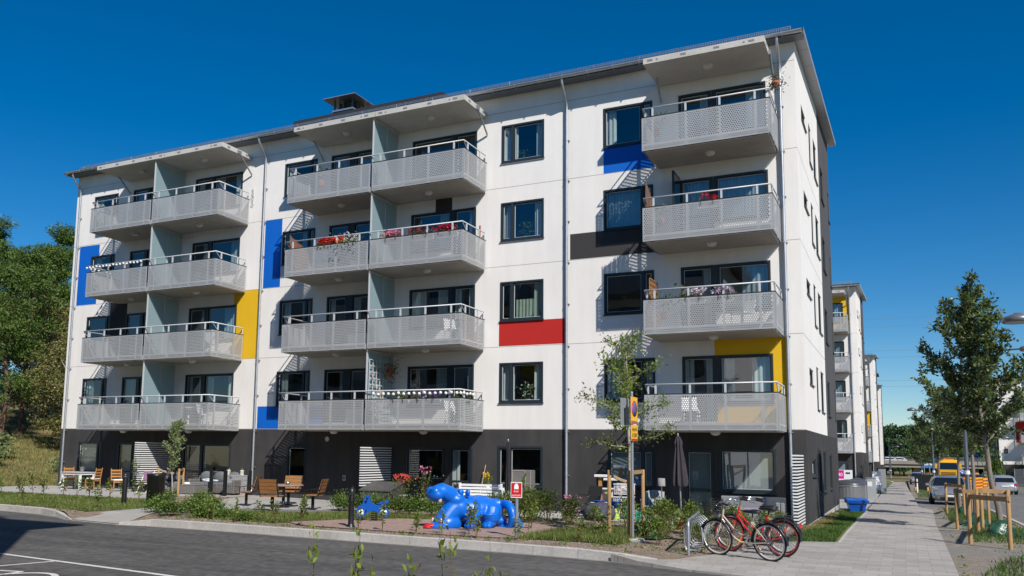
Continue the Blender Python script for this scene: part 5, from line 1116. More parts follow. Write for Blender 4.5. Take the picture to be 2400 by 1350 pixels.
def bicycle(label,loc,rz,lean,paint,basket,style='step',tyre_w=m_tyre,fender=m_metal_b,rimm=M('pale_rim',(.62,.61,.58),.3,.5,.25)):
    """local +x forward, origin on the ground midway between the hubs"""
    t=thing('bicycle',label,'bicycle',loc,0,'bicycles at the rack'); t.rotation_euler=(lean,0,rz)
    Rw=.335; hx=.545
    for nm,x in (('front_wheel',hx),('rear_wheel',-hx)):
        w_=MB(); w_.torus((0,0,0),Rw-.016,.018,'y',44,8); wh=w_.build(nm,m_tyre,t,(x,0,Rw))
        r_=MB(); r_.torus((0,0,0),Rw-.043,.016,'y',44,6); r_.build('rim',rimm,wh)
        s_=MB()
        for i in range(28):
            a=2*math.pi*i/28; y=.03 if i%2 else -.03; a2=a+(.35 if (i//2)%2 else -.35)
            s_.tube([(.02*math.cos(a2),y,.02*math.sin(a2)),((Rw-.05)*math.cos(a),0,(Rw-.05)*math.sin(a))],.0028,3,cap=False)
        s_.tube([(0,-.045,0),(0,.045,0)],.02,8); s_.build('spokes',m_chrome,wh)
        r2=MB(); a0=R(200 if x>0 else -40); r2.torus((0,0,0),Rw-.09,.02,'y',8,4,arc=(a0,a0+.30)); r2.build('reflector',m_amber,wh)
        f=MB(); arc=(R(20),R(165)) if x>0 else (R(-5),R(185))
        n=18; rg=[]
        for i in range(n+1):
            a=arc[0]+(arc[1]-arc[0])*i/n; q=Rw+.022; rg.append([(q*math.cos(a),yy,q*math.sin(a)+zz) for yy,zz in ((-.03,-.012),(-.02,.004),(.02,.004),(.03,-.012))])
        f.loft(rg,0,True,cap=False,closed=False); f.build('mudguard',fender,t,(x,0,Rw))
    fr=MB(); bb=(-.08,0,.29); st=(-.24,0,.72); hd=(.36,0,.80); hb=(.40,0,.62)
    fr.tube([bb,st,(-.255,0,.76)],.017,8); fr.tube([hb,hd,(.345,0,.86)],.020,8)
    if style=='step':
        fr.tube([(.385,0,.68),(.28,0,.52),(.16,0,.36),(.04,0,.29),bb],.018,8); fr.tube([(.37,0,.75),(.25,0,.62),(.12,0,.48),(.0,0,.42),(-.145,0,.45)],.014,8)
    elif style=='double':
        fr.tube([(.385,0,.69),(.22,0,.50),(.06,0,.34),bb],.020,8); fr.tube([(.365,0,.78),(.2,0,.60),(.04,0,.48),(-.155,0,.48)],.018,8)
    else:
        fr.tube([(.385,0,.69),bb],.018,8); fr.tube([(.365,0,.78),(.05,0,.745),(-.25,0,.70)],.017,8)
    for s in (-1,1):
        fr.tube([(-.09,s*.03,.29),(-.3,s*.055,.305),(-hx,s*.055,Rw)],.010,6); fr.tube([(-.23,s*.02,.66),(-hx,s*.055,Rw)],.009,6)
    fr.build('frame',paint,t)
    fk=MB()
    for s in (-1,1): fk.tube([(.405,s*.03,.61),(.43,s*.05,.52),(.48,s*.05,.42),(hx,s*.05,Rw)],.012,6)
    fk.build('fork',paint,t)
    h=MB(); h.tube([(.345,0,.86),(.325,0,.98)],.013,8); h.tube([(.325,0,.98),(.31,.12,1.02),(.22,.26,1.03),(.08,.29,1.01)],.012,8); h.tube([(.325,0,.98),(.31,-.12,1.02),(.22,-.26,1.03),(.08,-.29,1.01)],.012,8); hb_=h.build('handlebar',m_chrome,t)
    for s in (-1,1):
        g=MB(); g.tube([(.16,s*.277,1.022),(.02,s*.295,1.0)],.019,8); g.build('grip',m_tyre,hb_)
        g=MB(); g.tube([(.25,s*.25,1.02),(.30,s*.28,.97),(.18,s*.30,.965)],.006,5); g.build('brake_lever',m_steel,hb_)
    sd=MB(); sd.ell((-.30,0,.86),(.14,.10,.038),14,6); sd.ell((-.16,0,.855),(.11,.045,.03),12,6); sd.lathe([(.012,.75),(.012,.85)],(-.26,0,0),8); sd.build('saddle',m_metal_b,t)
    cr=MB(); cr.lathe([(.0,-.004),(.085,-.004),(.085,.004),(0,.004)],n=22); o=cr.build('chainring',m_chrome,t,(-.08,-.055,.29)); o.rotation_euler=(R(90),0,0)
    cg=MB(); cg.rbx(-.56,.03,-.072,-.058,.255,.345,.006); cg.build('chainguard',m_metal_b,t)
    pd=MB(); pd.tube([(-.08,-.08,.29),(.03,-.09,.17)],.009,6); pd.bx(-.01,.08,-.17,-.09,.155,.18); pd.build('crank',m_chrome,t)
    pd=MB(); pd.tube([(-.08,.08,.29),(-.19,.09,.41)],.009,6); pd.bx(-.24,-.15,.09,.17,.40,.425); pd.build('crank',m_chrome,t)
    rk=MB()
    for s in (-1,1): rk.tube([(-.33,s*.06,.72),(-.72,s*.06,.715)],.006,5); rk.tube([(-.62,s*.06,.715),(-hx,s*.06,Rw)],.005,5)
    for x in (-.4,-.5,-.6,-.72): rk.tube([(x,-.06,.715),(x,.06,.715)],.005,5)
    rk.build('carrier',m_metal_b if basket else m_dzinc,t)
    rl=MB(); rl.bx(-.885,-.87,-.03,.03,.55,.60); rl.build('rear_reflector',m_redp,t)
    if basket:
        b=MB(); n=20
        for k in range(8):
            z=.78+.034*k; q=1+.02*k; b.tube([(.56+.15*q*math.cos(2*math.pi*i/n),.19*q*math.sin(2*math.pi*i/n),z) for i in range(n+1)],.0045 if k else .007,4,cap=False)
        for i in range(26): a=2*math.pi*i/26; b.tube([(.56+.15*math.cos(a),.19*math.sin(a),.78),(.56+.171*math.cos(a),.217*math.sin(a),1.018)],.004,4,cap=False)
        for i in range(7): x=.42+.047*i; b.tube([(x,-.15,.78),(x,.15,.78)],.004,4)
        b.build('basket',m_metal_b,t)
    t.scale=(1.07,1.07,1.07); return t
def bike_between(label,fx,fy,rx,ry,**k):
    a=math.atan2(fy-ry,fx-rx); return bicycle(label,((fx+rx)/2,(fy+ry)/2,-.01),a,**k)
bike_between('beige step through bicycle with black wire basket, nearest the camera',-.80,-9.60,.28,-10.10,lean=R(-7),paint=M('cream_frame_paint',(.55,.46,.34),.3,.5,coat=.4),basket=True)
bike_between('red ladies bicycle with double curved tubes behind the beige one',-.70,-8.85,.34,-9.25,lean=R(5),paint=m_redf,basket=False,style='double',rimm=M('red_rim',(.45,.05,.05),.35,.5,.3))
bike_between('dark bicycle with straight olive top tube behind the two others',-.80,-8.2,.30,-8.55,lean=R(4),paint=m_yelf,basket=False,style='diamond')
# ------------------------------------------------------------------ things on patios and balconies
def P0(x,y): return H(x,y)+.008
# slatted screens between the patios
def slat_screen(label,x,y0,y1,zl,zh,th=.12):
    t=thing('privacy_screen',label,'slatted screen',(x,y0,P0(x,y0-.1)))
    b=MB(); L_=y1-y0
    for yy in (.03,L_*.5,L_-.06): b.bx(-.02,.02,yy-.02,yy+.02,-.05,zh)
    b.build('post',m_metal_b,t)
    s=MB(); z=zl
    while z<zh-.05:
        s.bx(th/2-.018,th/2,0,L_,z,z+.042); s.bx(-th/2,th/2-.018,0,.018,z,z+.042); z+=.088
    s.build('slats',m_whitep,t); return t
slat_screen('white slatted screen on the left patio with the small tree before it',-25.6,-1.92,-.02,.30,2.08)
slat_screen('white slatted screen above the dark chest between the red flowers and the wooden seats',-14.5,-1.92,-.02,.66,2.06)
slat_screen('white slatted screen at the right house corner behind the bicycles',-.16,-1.85,-.02,.02,2.02,.13)
# left patio: table and three pine chairs
def pine_chair(label,x,y,rz):
    t=thing('pine_chair',label,'chair',(x,y,P0(x,y)),rz,'pine chairs on the left patio')
    for a,c in ((-.2,-.2),(.2,-.2)): b=MB(); b.bx(a-.02,a+.02,c-.02,c+.02,0,.43); b.build('leg',m_wood_o,t)
    for a in (-.2,.2): b=MB(); b.tube([(a,.2,0),(a,.2,.45),(a,.27,.92)],.022,6); b.build('leg',m_wood_o,t)
    b=MB(); b.rbx(-.22,.22,-.22,.21,.43,.455,.008); b.bx(-.2,.2,-.2,-.18,.36,.42); b.bx(-.2,.2,.18,.2,.36,.42); b.build('seat',m_wood_o,t)
    b=MB(); b.rbx(-.2,.2,-.2,.19,.456,.50,.02); b.build('seat_cushion',m_whitep,t)
    b=MB()
    for z,y in ((.60,.215),(.72,.235),(.84,.255)): b.bx(-.19,.19,y-.012,y+.012,z-.035,z+.035)
    b.build('backrest',m_wood_o,t)
    b=MB(); b.bx(-.21,-.19,-.19,.19,.14,.17); b.bx(.19,.21,-.19,.19,.14,.17); b.build('stretcher',m_wood_o,t)
pine_chair('leftmost pine chair with its back to the house corner beside the white table',-29.6,-1.75,R(70)); pine_chair('pine chair to the right of the white table facing left',-27.95,-1.95,R(-75)); pine_chair('single pine chair beside the glass door, apart from the table',-26.2,-2.2,R(65))
t=thing('patio_table','white topped patio table on one thick white leg between pine chairs','table',(-28.75,-2.05,P0(-28,-2)))
b=MB(); b.rbx(-.62,.62,-.42,.42,.70,.735,.01); b.build('table_top',M('grey_top',(.42,.40,.37),.6),t)
b=MB(); b.bx(-.58,.58,-.38,.38,.62,.698); b.build('apron',m_whitep,t)
for a,c in ((-.53,-.33),(.53,-.33),(-.53,.33),(.53,.33)): b=MB(); b.bx(a-.04,a+.04,c-.04,c+.04,0,.62); b.build('leg',m_whitep,t)
t=thing('flower_pot','small grey empty pot on the white patio table','pot',(-28.6,-2.0,P0(-28,-2)+.737)); b=MB(); b.lathe([(.07,0),(.10,.2),(.11,.21),(.09,.2)],n=14); b.build('pot',m_greyp,t)
t=thing('wire_chair','thin framed dark chair with bent wire arms beside the pine chair','chair',(-26.0,-1.2,P0(-26,-1)),R(-60)); b=MB()
for s in (-.25,.25): b.tube([(s,-.25,0),(s,-.22,.42),(s,-.2,.62),(s,.1,.68),(s,.25,.45),(s,.3,0)],.012,6)
b.build('frame',m_metal_b,t); b=MB(); b.rbx(-.25,.25,-.22,.24,.42,.45,.01); b.build('seat',m_metal_b,t); b=MB(); b.rbx(-.25,.25,.22,.26,.5,.85,.01); b.build('backrest',m_metal_b,t)
t=thing('striped_chair','folding chair with lilac striped cloth before the white slatted screen','chair',(-24.9,-1.9,P0(-24,-1)),R(10))
b=MB()
m_lil=M('lilac_stripe',(.30,.17,.27),.85,.1,nz=(30,.35,(1,.02,.02)),obj=True)
for s in (-.22,.22): b.tube([(s,-.3,0),(s,.2,.86)],.014,6); b.tube([(s,.28,0),(s,-.25,.45)],.014,6)
b.build('frame',m_whitep,t); b=MB(); b.bx(-.2,.2,.06,.09,.5,.86); b.build('backrest',m_lil,t); b=MB(); b.bx(-.2,.2,-.25,.08,.43,.455); b.build('seat',m_lil,t)
t=thing('potted_grass','potted grass plant on a thin stand against the white slats','pot plant',(-25.25,-2.2,P0(-25,-2))); b=MB(); b.tube([(0,0,0),(0,0,.8)],.015,6); b.lathe([(.12,.78),(.12,.8),(.001,.8)],n=12); b.build('stand',m_metal_b,t); b=MB(); b.lathe([(.06,.8),(.09,.95),(.08,.95)],n=12); b.build('pot',m_black,t); P=np.array([.08,.08,.16])*rng.normal(size=(90,3))+np.array([0,0,1.08]); cloud('foliage',P,l_sap,t,.14,.02,1.5)
# wicker sofa group
def wicker(label,x,y,rz,w,arm_l=True,arm_r=True):
    t=thing('wicker_sofa',label,'sofa',(x,y,P0(x,y)),rz)
    b=MB(); b.rbx(-w/2,w/2,-.42,.42,.06,.34,.03); b.build('base',m_wicker,t)
    b=MB(); b.rbx(-w/2,w/2,.30,.42,.34,.70,.03); b.build('backrest',m_wicker,t)
    for s,ok in ((-1,arm_l),(1,arm_r)):
        if ok: b=MB(); x0=s*(w/2-.11); b.rbx(min(x0,x0+s*.11),max(x0,x0+s*.11),-.42,.30,.34,.58,.03); b.build('armrest',m_wicker,t)
    n=max(1,round((w-.2)/.66)); cw=(w-.22)/n
    for i in range(n):
        x0=-w/2+.11+cw*i; b=MB(); b.rbx(x0+.01,x0+cw-.01,-.42,.28,.345,.46,.035); b.build('seat_cushion',m_cushion,t)
        b=MB(); b.ell((x0+cw/2,.24,.66),(cw*.47,.11,.24),16,8); b.build('back_cushion',m_cushion,t)
    for a in (-w/2+.06,w/2-.06): b=MB(); b.bx(a-.03,a+.03,-.36,-.3,0,.06); b.build('foot',m_metal_b,t)
    return t
wicker('grey wicker sofa with three plump grey cushions under the left patio window',-22.35,-.62,R(8),2.2,True,True)
wicker('single grey wicker armchair left of the sofa behind the bin',-23.85,-1.5,R(50),.85)
t=thing('wicker_table','low grey wicker coffee table with a napkin on it before the sofa','table',(-22.9,-1.55,P0(-22.9,-1.5)),R(8)); b=MB(); b.rbx(-.45,.45,-.3,.3,.03,.36,.02); b.build('body',m_wicker,t); b=MB(); b.rbx(-.46,.46,-.31,.31,.362,.378,.004); b.build('table_top',m_greyp,t)
b=MB(); b.ell((0,0,.03),(.17,.12,.06),12,6); tag(b.build('napkin',m_whitep,None,(-23.0,-1.6,P0(-22.9,-1.5)+.38)),'crumpled white cloth lying on the low wicker table','napkin')
b=MB(); r9=np.random.default_rng(4)
for i in range(7): b.ell((r9.normal()*.16,r9.normal()*.05,.04+.02*i%.08),(.16,.09,.05),10,6)
tag(b.build('blanket',M('striped_blanket',(.55,.60,.66),.9,.1,nz=(30,.5)),None,(-22.6,-.75,P0(-22,-.7)+.47)),'white and blue crumpled blanket on the seat of the wicker sofa','blanket')
t=thing('wire_fence','low dark post and wire mesh fence around the wicker sofa','fence',(0,0,0)); fp=[(-22.0,-1.3),(-21.0,-1.6),(-21.0,-.15)]
for (x,y) in fp: b=MB(); b.bx(x-.055,x+.055,y-.055,y+.055,H(x,y)-.05,H(x,y)+.98); b.build('post',m_metal_b,t)
b=MB()
for (a,c) in ((fp[0],fp[1]),(fp[1],fp[2])):
    for i in range(15): f=i/14; x=a[0]+(c[0]-a[0])*f; y=a[1]+(c[1]-a[1])*f; b.tube([(x,y,H(x,y)+.1),(x,y,H(x,y)+.95)],.003,3)
    for i in range(6): z=.12+.16*i; b.tube([(*a,H(*a)+z),(*c,H(*c)+z)],.003,3)
b.build('wire_mesh',m_dzinc,t)
t=thing('window_box','pale wooden box with two white lanterns below the left patio window','box',(-21.65,-.28,P0(-21.6,-.2))); b=MB(); b.rbx(-.75,.5,-.12,.12,0,.78,.01); b.build('body',M('silver_wood',(.36,.36,.36),.7,.2,nz=(3,.2,(1,1,9))),t)
for i,x in enumerate((-22.05,-21.35)):
    t=thing('lantern',('left small cream lantern on the pale box behind the sofa','right small cream lantern on the pale box behind the sofa')[i],'lantern',(x,-.28,P0(-21.6,-.2)+.785)); b=MB(); b.lathe([(.08,0),(.08,.16),(.09,.18),(.02,.2),(.001,.2)],n=12); b.build('body',M('cream',(.6,.57,.45),.6),t); b=MB(); b.torus((0,0,.23),.04,.006,'y',14,5); b.build('handle',m_steel,t)
# middle terrace
t=thing('storage_chest','large dark grey cushion chest with sloping lid below the middle slatted screen','chest',(-13.75,-1.75,P0(-13.7,-1.7)),R(4)); b=MB(); b.prism([(-.5,0),(.45,0),(.45,.78),(-.5,.52)],'x',-.55,.62); b.build('body',M('chest_grey',(.060,.058,.058),.6,.3,nz=(5,.15)),t); b=MB(); b.prism([(-.54,.525),(.47,.79),(.47,.83),(-.54,.565)],'x',-.58,.65); b.build('lid',M('lid_grey',(.085,.082,.080),.55,.3,nz=(5,.15)),t)
for i,(x,y,w,lb) in enumerate(((-12.35,-2.1,.36,'dark square planter behind the red flowers'),(-11.95,-1.95,.32,'dark square planter behind the pink blossoms'),(-11.5,-1.9,.35,'dark square planter right of the pink blossoms'),(-10.75,-1.6,.30,'tall dark round planter nearest the white garden bench'))):
    t=thing('planter',lb,'planter',(x,y,P0(x,y)),.1*i); b=MB(); b.loft([[(-w*.85/2,-w*.85/2,0),(w*.85/2,-w*.85/2,0),(w*.85/2,w*.85/2,0),(-w*.85/2,w*.85/2,0)],[(-w/2,-w/2,.48),(w/2,-w/2,.48),(w/2,w/2,.48),(-w/2,w/2,.48)],[(-w/2+.03,-w/2+.03,.48),(w/2-.03,-w/2+.03,.48),(w/2-.03,w/2-.03,.48),(-w/2+.03,w/2-.03,.48)],[(-w/2+.04,-w/2+.04,.40),(w/2-.04,-w/2+.04,.40),(w/2-.04,w/2-.04,.40),(-w/2+.04,w/2-.04,.40)]],0,False); b.build('box',m_metal_b if i<3 else m_greyp,t)
def flowers(name,label,x,y,z,petal,h,w,nl,nf,pot=None,leaf=None,fl=.045,group=None,fz=.7,wd=None):
    t=thing(name,label,'flowers',(x,y,z),0,group); r=rng; wd=wd or w
    P=np.stack([r.normal(size=nl)*w*.5,r.normal(size=nl)*wd*.5,h*(.15+.7*r.random(nl))],1); cloud('foliage',P,leaf or l_sap,t,.07,.04,.6)
    Q=np.stack([r.normal(size=nf)*w*.42,r.normal(size=nf)*wd*.42,h*(fz+(1.08-fz)*r.random(nf))],1); V=[];F=[]
    i=np.repeat(np.arange(nf),6); Pp=Q[i]+r.normal(size=(nf*6,3))*fl*.4; V,F=leaf_arrays(Pp,fl,fl*.8,.3); link('blossom',cloud_mesh('blossom',V,F,[petal]),t)
    b=MB()
    for k in range(6): q=Q[k%nf]; b.tube([(0,0,0),tuple(q*np.array([.5,.5,.6])),tuple(q)],.005,4,cap=False)
    b.build('stem',m_stem,t)
    if pot: pot(t)
    return t
def potf(r,h,mt):
    def f(t): b=MB(); b.lathe([(r*.72,-h),(r,-.03),(r*1.1,-.03),(r*1.1,.02),(r*.9,.02),(r*.85,-.04),(.001,-.05)],n=16); b.build('pot',mt,t)
    return f
flowers('red_flowers','coral red flower head cluster rising behind the clipped shrubs',-12.25,-2.75,.5,f_coral,.62,.42,120,46,potf(.16,.4,m_greyp),fz=.75,fl=.05)
flowers('pink_roses','tall stems with a few pale pink roses behind the clipped shrubs',-11.45,-2.7,.4,f_pink,.95,.34,160,8,potf(.15,.35,m_greyp),fz=.86,fl=.07)
flowers('sunflower_pot','bright yellow flower bunch in a pot on the white table',-9.85,-1.35,.80,f_yel,.42,.16,60,12,potf(.08,.05,m_whitep),fz=.8,fl=.055)
t=thing('garden_bench','white painted slatted garden bench on the middle terrace right of the hippopotamus','bench',(-9.75,-2.25,P0(-9.7,-2.2)),R(5))
b=MB()
for i in range(4): b.bx(-.75,.75,-.22+.11*i,-.13+.11*i,.42,.45)
b.build('seat',m_whitep,t); b=MB()
for i in range(4): b.bx(-.75,.75,.24,.265,.5+.1*i,.57+.1*i)
b.build('backrest',m_whitep,t)
for s in (-.72,.72): b=MB(); b.bx(s-.04,s+.04,-.24,.27,0,.42); b.bx(s-.03,s+.03,.22,.28,.42,.9); b.bx(s-.04,s+.04,-.26,.24,.60,.64); b.bx(s-.03,s+.03,-.26,-.2,.42,.6); b.build('side_frame',m_whitep,t)
t=thing('garden_table','long white painted table carrying the yellow flowers on the middle terrace','table',(-9.55,-1.35,P0(-9,-1)),0); b=MB(); b.rbx(-.85,.85,-.38,.38,.72,.75,.008); b.build('table_top',m_whitep,t)
for a in (-.78,.78):
    for c in (-.3,.3): b=MB(); b.bx(a-.035,a+.035,c-.035,c+.035,0,.72); b.build('leg',m_whitep,t)
t=thing('white_crate','white plank crate standing on end right of the garden bench','crate',(-8.95,-1.9,P0(-9,-2)),R(8)); b=MB()
for i in range(4): b.bx(-.22+.115*i,-.22+.115*i+.105,-.16,-.14,0,.72)
b.bx(-.22,.24,-.14,.16,.0,.70); b.build('planks',m_whitep,t)
t=thing('broom','pale wooden broom handle leaning on the dark wall behind the white bench','broom',(-10.62,-.5,P0(-10,-.5))); b=MB(); b.tube([(0,0,.04),(.12,.38,1.48)],.014,8); b.build('handle',M('broom_wood',(.50,.36,.22),.6),t); b=MB(); b.rbx(-.16,.16,-.05,.05,0,.12,.01); b.build('head',m_metal_b,t)
def parasol(label,x,y,z,zt,L,slim,lean=0.0,open_=.16,mat=None):
    t=thing('parasol',label,'parasol',(x,y,z)); t.rotation_euler=(0,lean,0)
    b=MB(); b.tube([(0,0,0),(0,0,zt)],.022,10); b.lathe([(.022,zt),(.028,zt+.03),(.001,zt+.05)],n=10); b.build('pole',m_metal_g,t)
    n=48; rg=[]; prof_=[(0,.04),(.06,.07),(.12,.10),(.22,.085),(.45,open_*.75),(.75,open_),(.93,open_*1.12),(1.0,open_*1.05)]
    for f,r_ in prof_: rg.append([(r_*(1+.30*math.cos(8*2*math.pi*i/n))*math.cos(2*math.pi*i/n)*slim,r_*(1+.30*math.cos(8*2*math.pi*i/n))*math.sin(2*math.pi*i/n),zt-.04-L*f-.06*(f>.9)*abs(math.sin(4*2*math.pi*i/n))) for i in range(n)])
    b=MB(); b.loft(rg,0,True); b.build('canopy',mat or m_fabric_d,t)
    b=MB(); b.lathe([(.24,-.01),(.25,.03),(.22,.06),(.05,.08),(.03,.25),(.001,.25)],n=22); b.build('foot',m_metal_b,t)
parasol('closed black parasol on a light grey pole in front of the middle ground floor window',-8.53,-2.6,P0(-8.5,-2.6),2.28,1.55,.55,0,.11)
parasol('closed dark grey parasol with violet sheen standing by the right glass door',-3.15,-2.5,P0(-3,-2.5),2.50,1.38,1,-.03,.17,M('plum_parasol_cloth',(.052,.044,.052),.85,.15,nz=(6,.12)))
t=thing('wicker_cabinet','tall brown grey woven plastic cabinet before the middle ground floor window','cabinet',(-8.7,-.95,P0(-8.7,-1)),R(2)); b=MB(); b.rbx(-.33,.33,-.2,.2,.02,1.35,.015); b.build('body',m_wicker,t)
b=MB()
for z in (.47,.91): b.bx(-.335,.335,-.212,-.2005,z-.012,z+.012)
b.bx(.12,.15,-.212,-.2005,.03,1.34); b.bx(-.335,-.30,-.212,-.2005,.03,1.34); b.bx(.30,.335,-.212,-.2005,.03,1.34); b.bx(-.30,.12,-.212,-.2005,1.31,1.345); b.build('frame',M('wicker_frame',(.27,.25,.23),.6),t)
t=thing('green_bottle','small bottle with a green cap on the window sill behind the parasol','bottle',(-9.2,-.16,.80)); b=MB(); b.lathe([(.035,0),(.035,.1),(.015,.13),(.001,.13)],n=10); b.build('body',m_plast_w,t); b=MB(); b.lathe([(.035,.13),(.03,.19),(.001,.19)],n=10); b.build('cap',M('green_cap',(.01,.25,.10),.4),t)
# right terrace
flowers('potted_flowers','weathered square pot with small pink and white flowers on the terrace edge',-6.05,-3.75,.40,f_pink,.30,.34,110,12,None,fz=.5,fl=.06)
t=thing('square_pot','square brown weathered pot holding the small pink flowers','pot',(-6.05,-3.75,.0),.1); b=MB(); b.loft([[(-.16,-.16,.0),(.16,-.16,0),(.16,.16,0),(-.16,.16,0)],[(-.22,-.22,.30),(.22,-.22,.30),(.22,.22,.30),(-.22,.22,.30)],[(-.245,-.245,.30),(.245,-.245,.30),(.245,.245,.30),(-.245,.245,.30)],[(-.245,-.245,.43),(.245,-.245,.43),(.245,.245,.43),(-.245,.245,.43)],[(-.2,-.2,.43),(.2,-.2,.43),(.2,.2,.43),(-.2,.2,.43)],[(-.2,-.2,.38),(.2,-.2,.38),(.2,.2,.38),(-.2,.2,.38)]],0,False); b.build('pot',m_claygrey,t)
t=thing('mesh_chair','black garden chair with mesh back and bent tube arms on the right terrace','chair',(-6.05,-2.2,P0(-6,-2.2)),R(150)); b=MB()
for s in (-.28,.28): b.tube([(s,.25,0),(s,.27,.35),(s,.25,.62),(s,.15,.66),(s,-.28,.64)],.016,8); b.tube([(s,-.32,0),(s,-.22,.42),(s,-.34,.95)],.016,8)
b.build('frame',m_metal_b,t); b=MB(); b.rbx(-.26,.26,-.24,.26,.40,.425,.01); b.build('seat',m_black,t); b=MB(); b.loft([[(-.26,-.24,.44),(.26,-.24,.44),(.26,-.22,.44),(-.26,-.22,.44)],[(-.26,-.345,.93),(.26,-.345,.93),(.26,-.325,.93),(-.26,-.325,.93)]],0,False); b.build('backrest',m_black,t)
m=MB(); r9=np.random.default_rng(12); m.ell((0,0,.20),(.50,.42,.30),24,12); m.ell((.1,-.05,.36),(.36,.3,.18)); me=remesh(m,.05,3,'beanbag'); me.materials.append(M('beanbag_cloth',(.075,.072,.10),.85,.1,nz=(5,.2),bump=(7,1.0)))
o=link('beanbag',me,None,(-5.45,-2.95,P0(-5.4,-3)-.02)); tag(o,'slumped blue grey bean bag between the flower pot and the toy table','bean bag')
t=thing('toy_kitchen','white toy kitchen with small shelves and orange wooden supports on the right terrace','toy',(-5.95,-1.05,P0(-6,-1)),R(6)); b=MB(); b.rbx(-.36,.30,-.2,.2,.02,.42,.015); b.build('cupboard',m_plast_w,t); b=MB(); b.prism([(-.36,.42),(-.30,.82),(-.10,.82),(-.22,.62),(-.2,.42)],'y',-.2,-.17); b.bx(-.38,.34,-.2,.2,.82,.86); b.bx(-.36,.30,.17,.2,.42,.82); b.build('side_wall',m_plast_w,t)
for x in (-.06,.22): b=MB(); b.bx(x-.06,x+.05,-.08,.02,.42,1.2); b.build('support',M('orange_wood',(.42,.20,.06),.6,nz=(4,.2)),t)
b=MB(); b.rbx(-.24,.20,-.18,.14,1.2,1.27,.01); b.rbx(.05,.48,-.16,.1,1.10,1.17,.01); b.build('shelf',m_plast_w,t); b=MB(); b.lathe([(0,0),(.15,0),(.15,.006),(0,.006)],n=20); o=b.build('oven_door',M('oven_grey',(.25,.24,.23),.5),t,(.06,-.201,.2)); o.rotation_euler=(R(90),0,0)
t=thing('bird_house','small white roofed bird table on a brown post before the dark window','bird table',(-5.55,-.5,P0(-5.5,-.5))); b=MB(); b.tube([(0,0,0),(0,0,1.5)],.055,8); b.build('post',m_wood,t); b=MB(); b.rbx(-.2,.2,-.12,.12,1.5,1.58,.01); b.build('tray',m_plast_w,t)
def crate(label,x,y,z,w=.55):
    t=thing('plastic_crate',label,'crate',(x,y,z),.05); b=MB(); h=.3
    for i in range(10): u=-w/2+w*i/9; b.bx(u-.006,u+.006,-.2,-.188,0,h)
    for i in range(7): z_=.02+h*.15*i; b.bx(-w/2,w/2,-.201,-.187,z_-.006,z_+.006)
    b.build('grid_side',m_plast_w,t); b=MB(); b.bx(-w/2,w/2,.188,.2,.013,h); b.build('back_side',m_plast_w,t); b=MB(); b.bx(-w/2,w/2,-.2,.2,-.0,.012); b.bx(-w/2-.02,w/2+.02,-.22,-.19,h,h+.03); b.bx(-w/2-.02,w/2+.02,.19,.22,h,h+.03); b.build('tray',m_plast_w,t)
    b=MB(); 
    for i in range(9): b.ell((-w/2+.06+w*.11*i,.02*((i*7)%5-2),.08+.05*((i*3)%4)),(.06,.08,.06),8,5,i%3)
    b.build('toys',[m_redp,m_bluep,M('toy_yellow',(.7,.5,.05),.4)],t)
crate('topmost white grid crate with toys in the stack under the window',-5.2,-1.2,.72); crate('lower white grid crate beside the turquoise tray',-5.2,-1.25,.33); crate('white grid crate standing on the terrace floor',-5.2,-1.3,.03)
m_lime=M('lime_plastic',(.42,.60,.10),.4,.4); m_teal=M('teal_plastic',(.02,.42,.36),.35,.45)
t=thing('water_table','childs blue and lime plastic water table on the right terrace','toy',(-5.3,-2.6,P0(-5.3,-2.6)))
for s in (-.26,.26): b=MB(); b.lathe([(.10,0),(.11,.02),(.05,.30),(.045,.34)],(s,0,0),14); b.build('leg',m_lime,t); b=MB(); b.lathe([(.05,.33),(.13,.45),(.17,.52),(.18,.53),(.15,.52),(.04,.42),(.001,.41)],(s,0,0),18); b.build('basin',m_bluep,t)
b=MB(); b.tube([(0,.05,.4),(0,.05,.88)],.025,8); b.bx(-.09,.09,.03,.07,.74,.78); b.build('tower',m_lime,t); b=MB(); b.bx(-.26,.26,-.05,.05,.40,.46); b.build('bridge',m_bluep,t)
t=thing('toy_tray','tilted turquoise plastic toy boat beside the water table','toy',(-4.62,-2.2,P0(-4.6,-2.2)),.4); t.rotation_euler=(0,.35,.4); b=MB(); b.loft([[(-.28,-.14,.0),(.22,-.14,0),(.22,.14,0),(-.28,.14,0)],[(-.42,-.22,.26),(.34,-.22,.26),(.34,.22,.26),(-.42,.22,.26)],[(-.38,-.19,.26),(.31,-.19,.26),(.31,.19,.26),(-.38,.19,.26)],[(-.26,-.12,.05),(.2,-.12,.05),(.2,.12,.05),(-.26,.12,.05)]],0,False); b.build('hull',m_teal,t)
t=thing('garden_lamp','slim standing lamp with grey drum shade on the shaded right terrace','lamp',(-3.95,-1.5,P0(-4,-1.5))); b=MB(); b.tube([(.03,0,0),(-.02,0,1.0)],.012,6); b.lathe([(.12,0),(.12,.02),(.001,.03)],n=14); b.build('stem',m_steel,t); b=MB(); b.lathe([(.115,.98),(.105,1.21),(.10,1.21),(.11,.98)],(-.02,0,0),20); b.build('lamp_shade',M('shade_grey',(.26,.25,.25),.9),t)
t=thing('slatted_chair','grey slatted plastic garden chair in the shade behind the stakes','chair',(-4.2,-1.55,P0(-4,-1.6)),R(190)); b=MB()
for i in range(6): x=-.25+.1*i; b.loft([[(x-.04,-.22,.40),(x+.04,-.22,.40),(x+.04,-.2,.40),(x-.04,-.2,.40)],[(x-.045,-.36,.85-.02*abs(i-2.5)),(x+.045,-.36,.85-.02*abs(i-2.5)),(x+.045,-.34,.85-.02*abs(i-2.5)),(x-.045,-.34,.85-.02*abs(i-2.5))]],0,False)
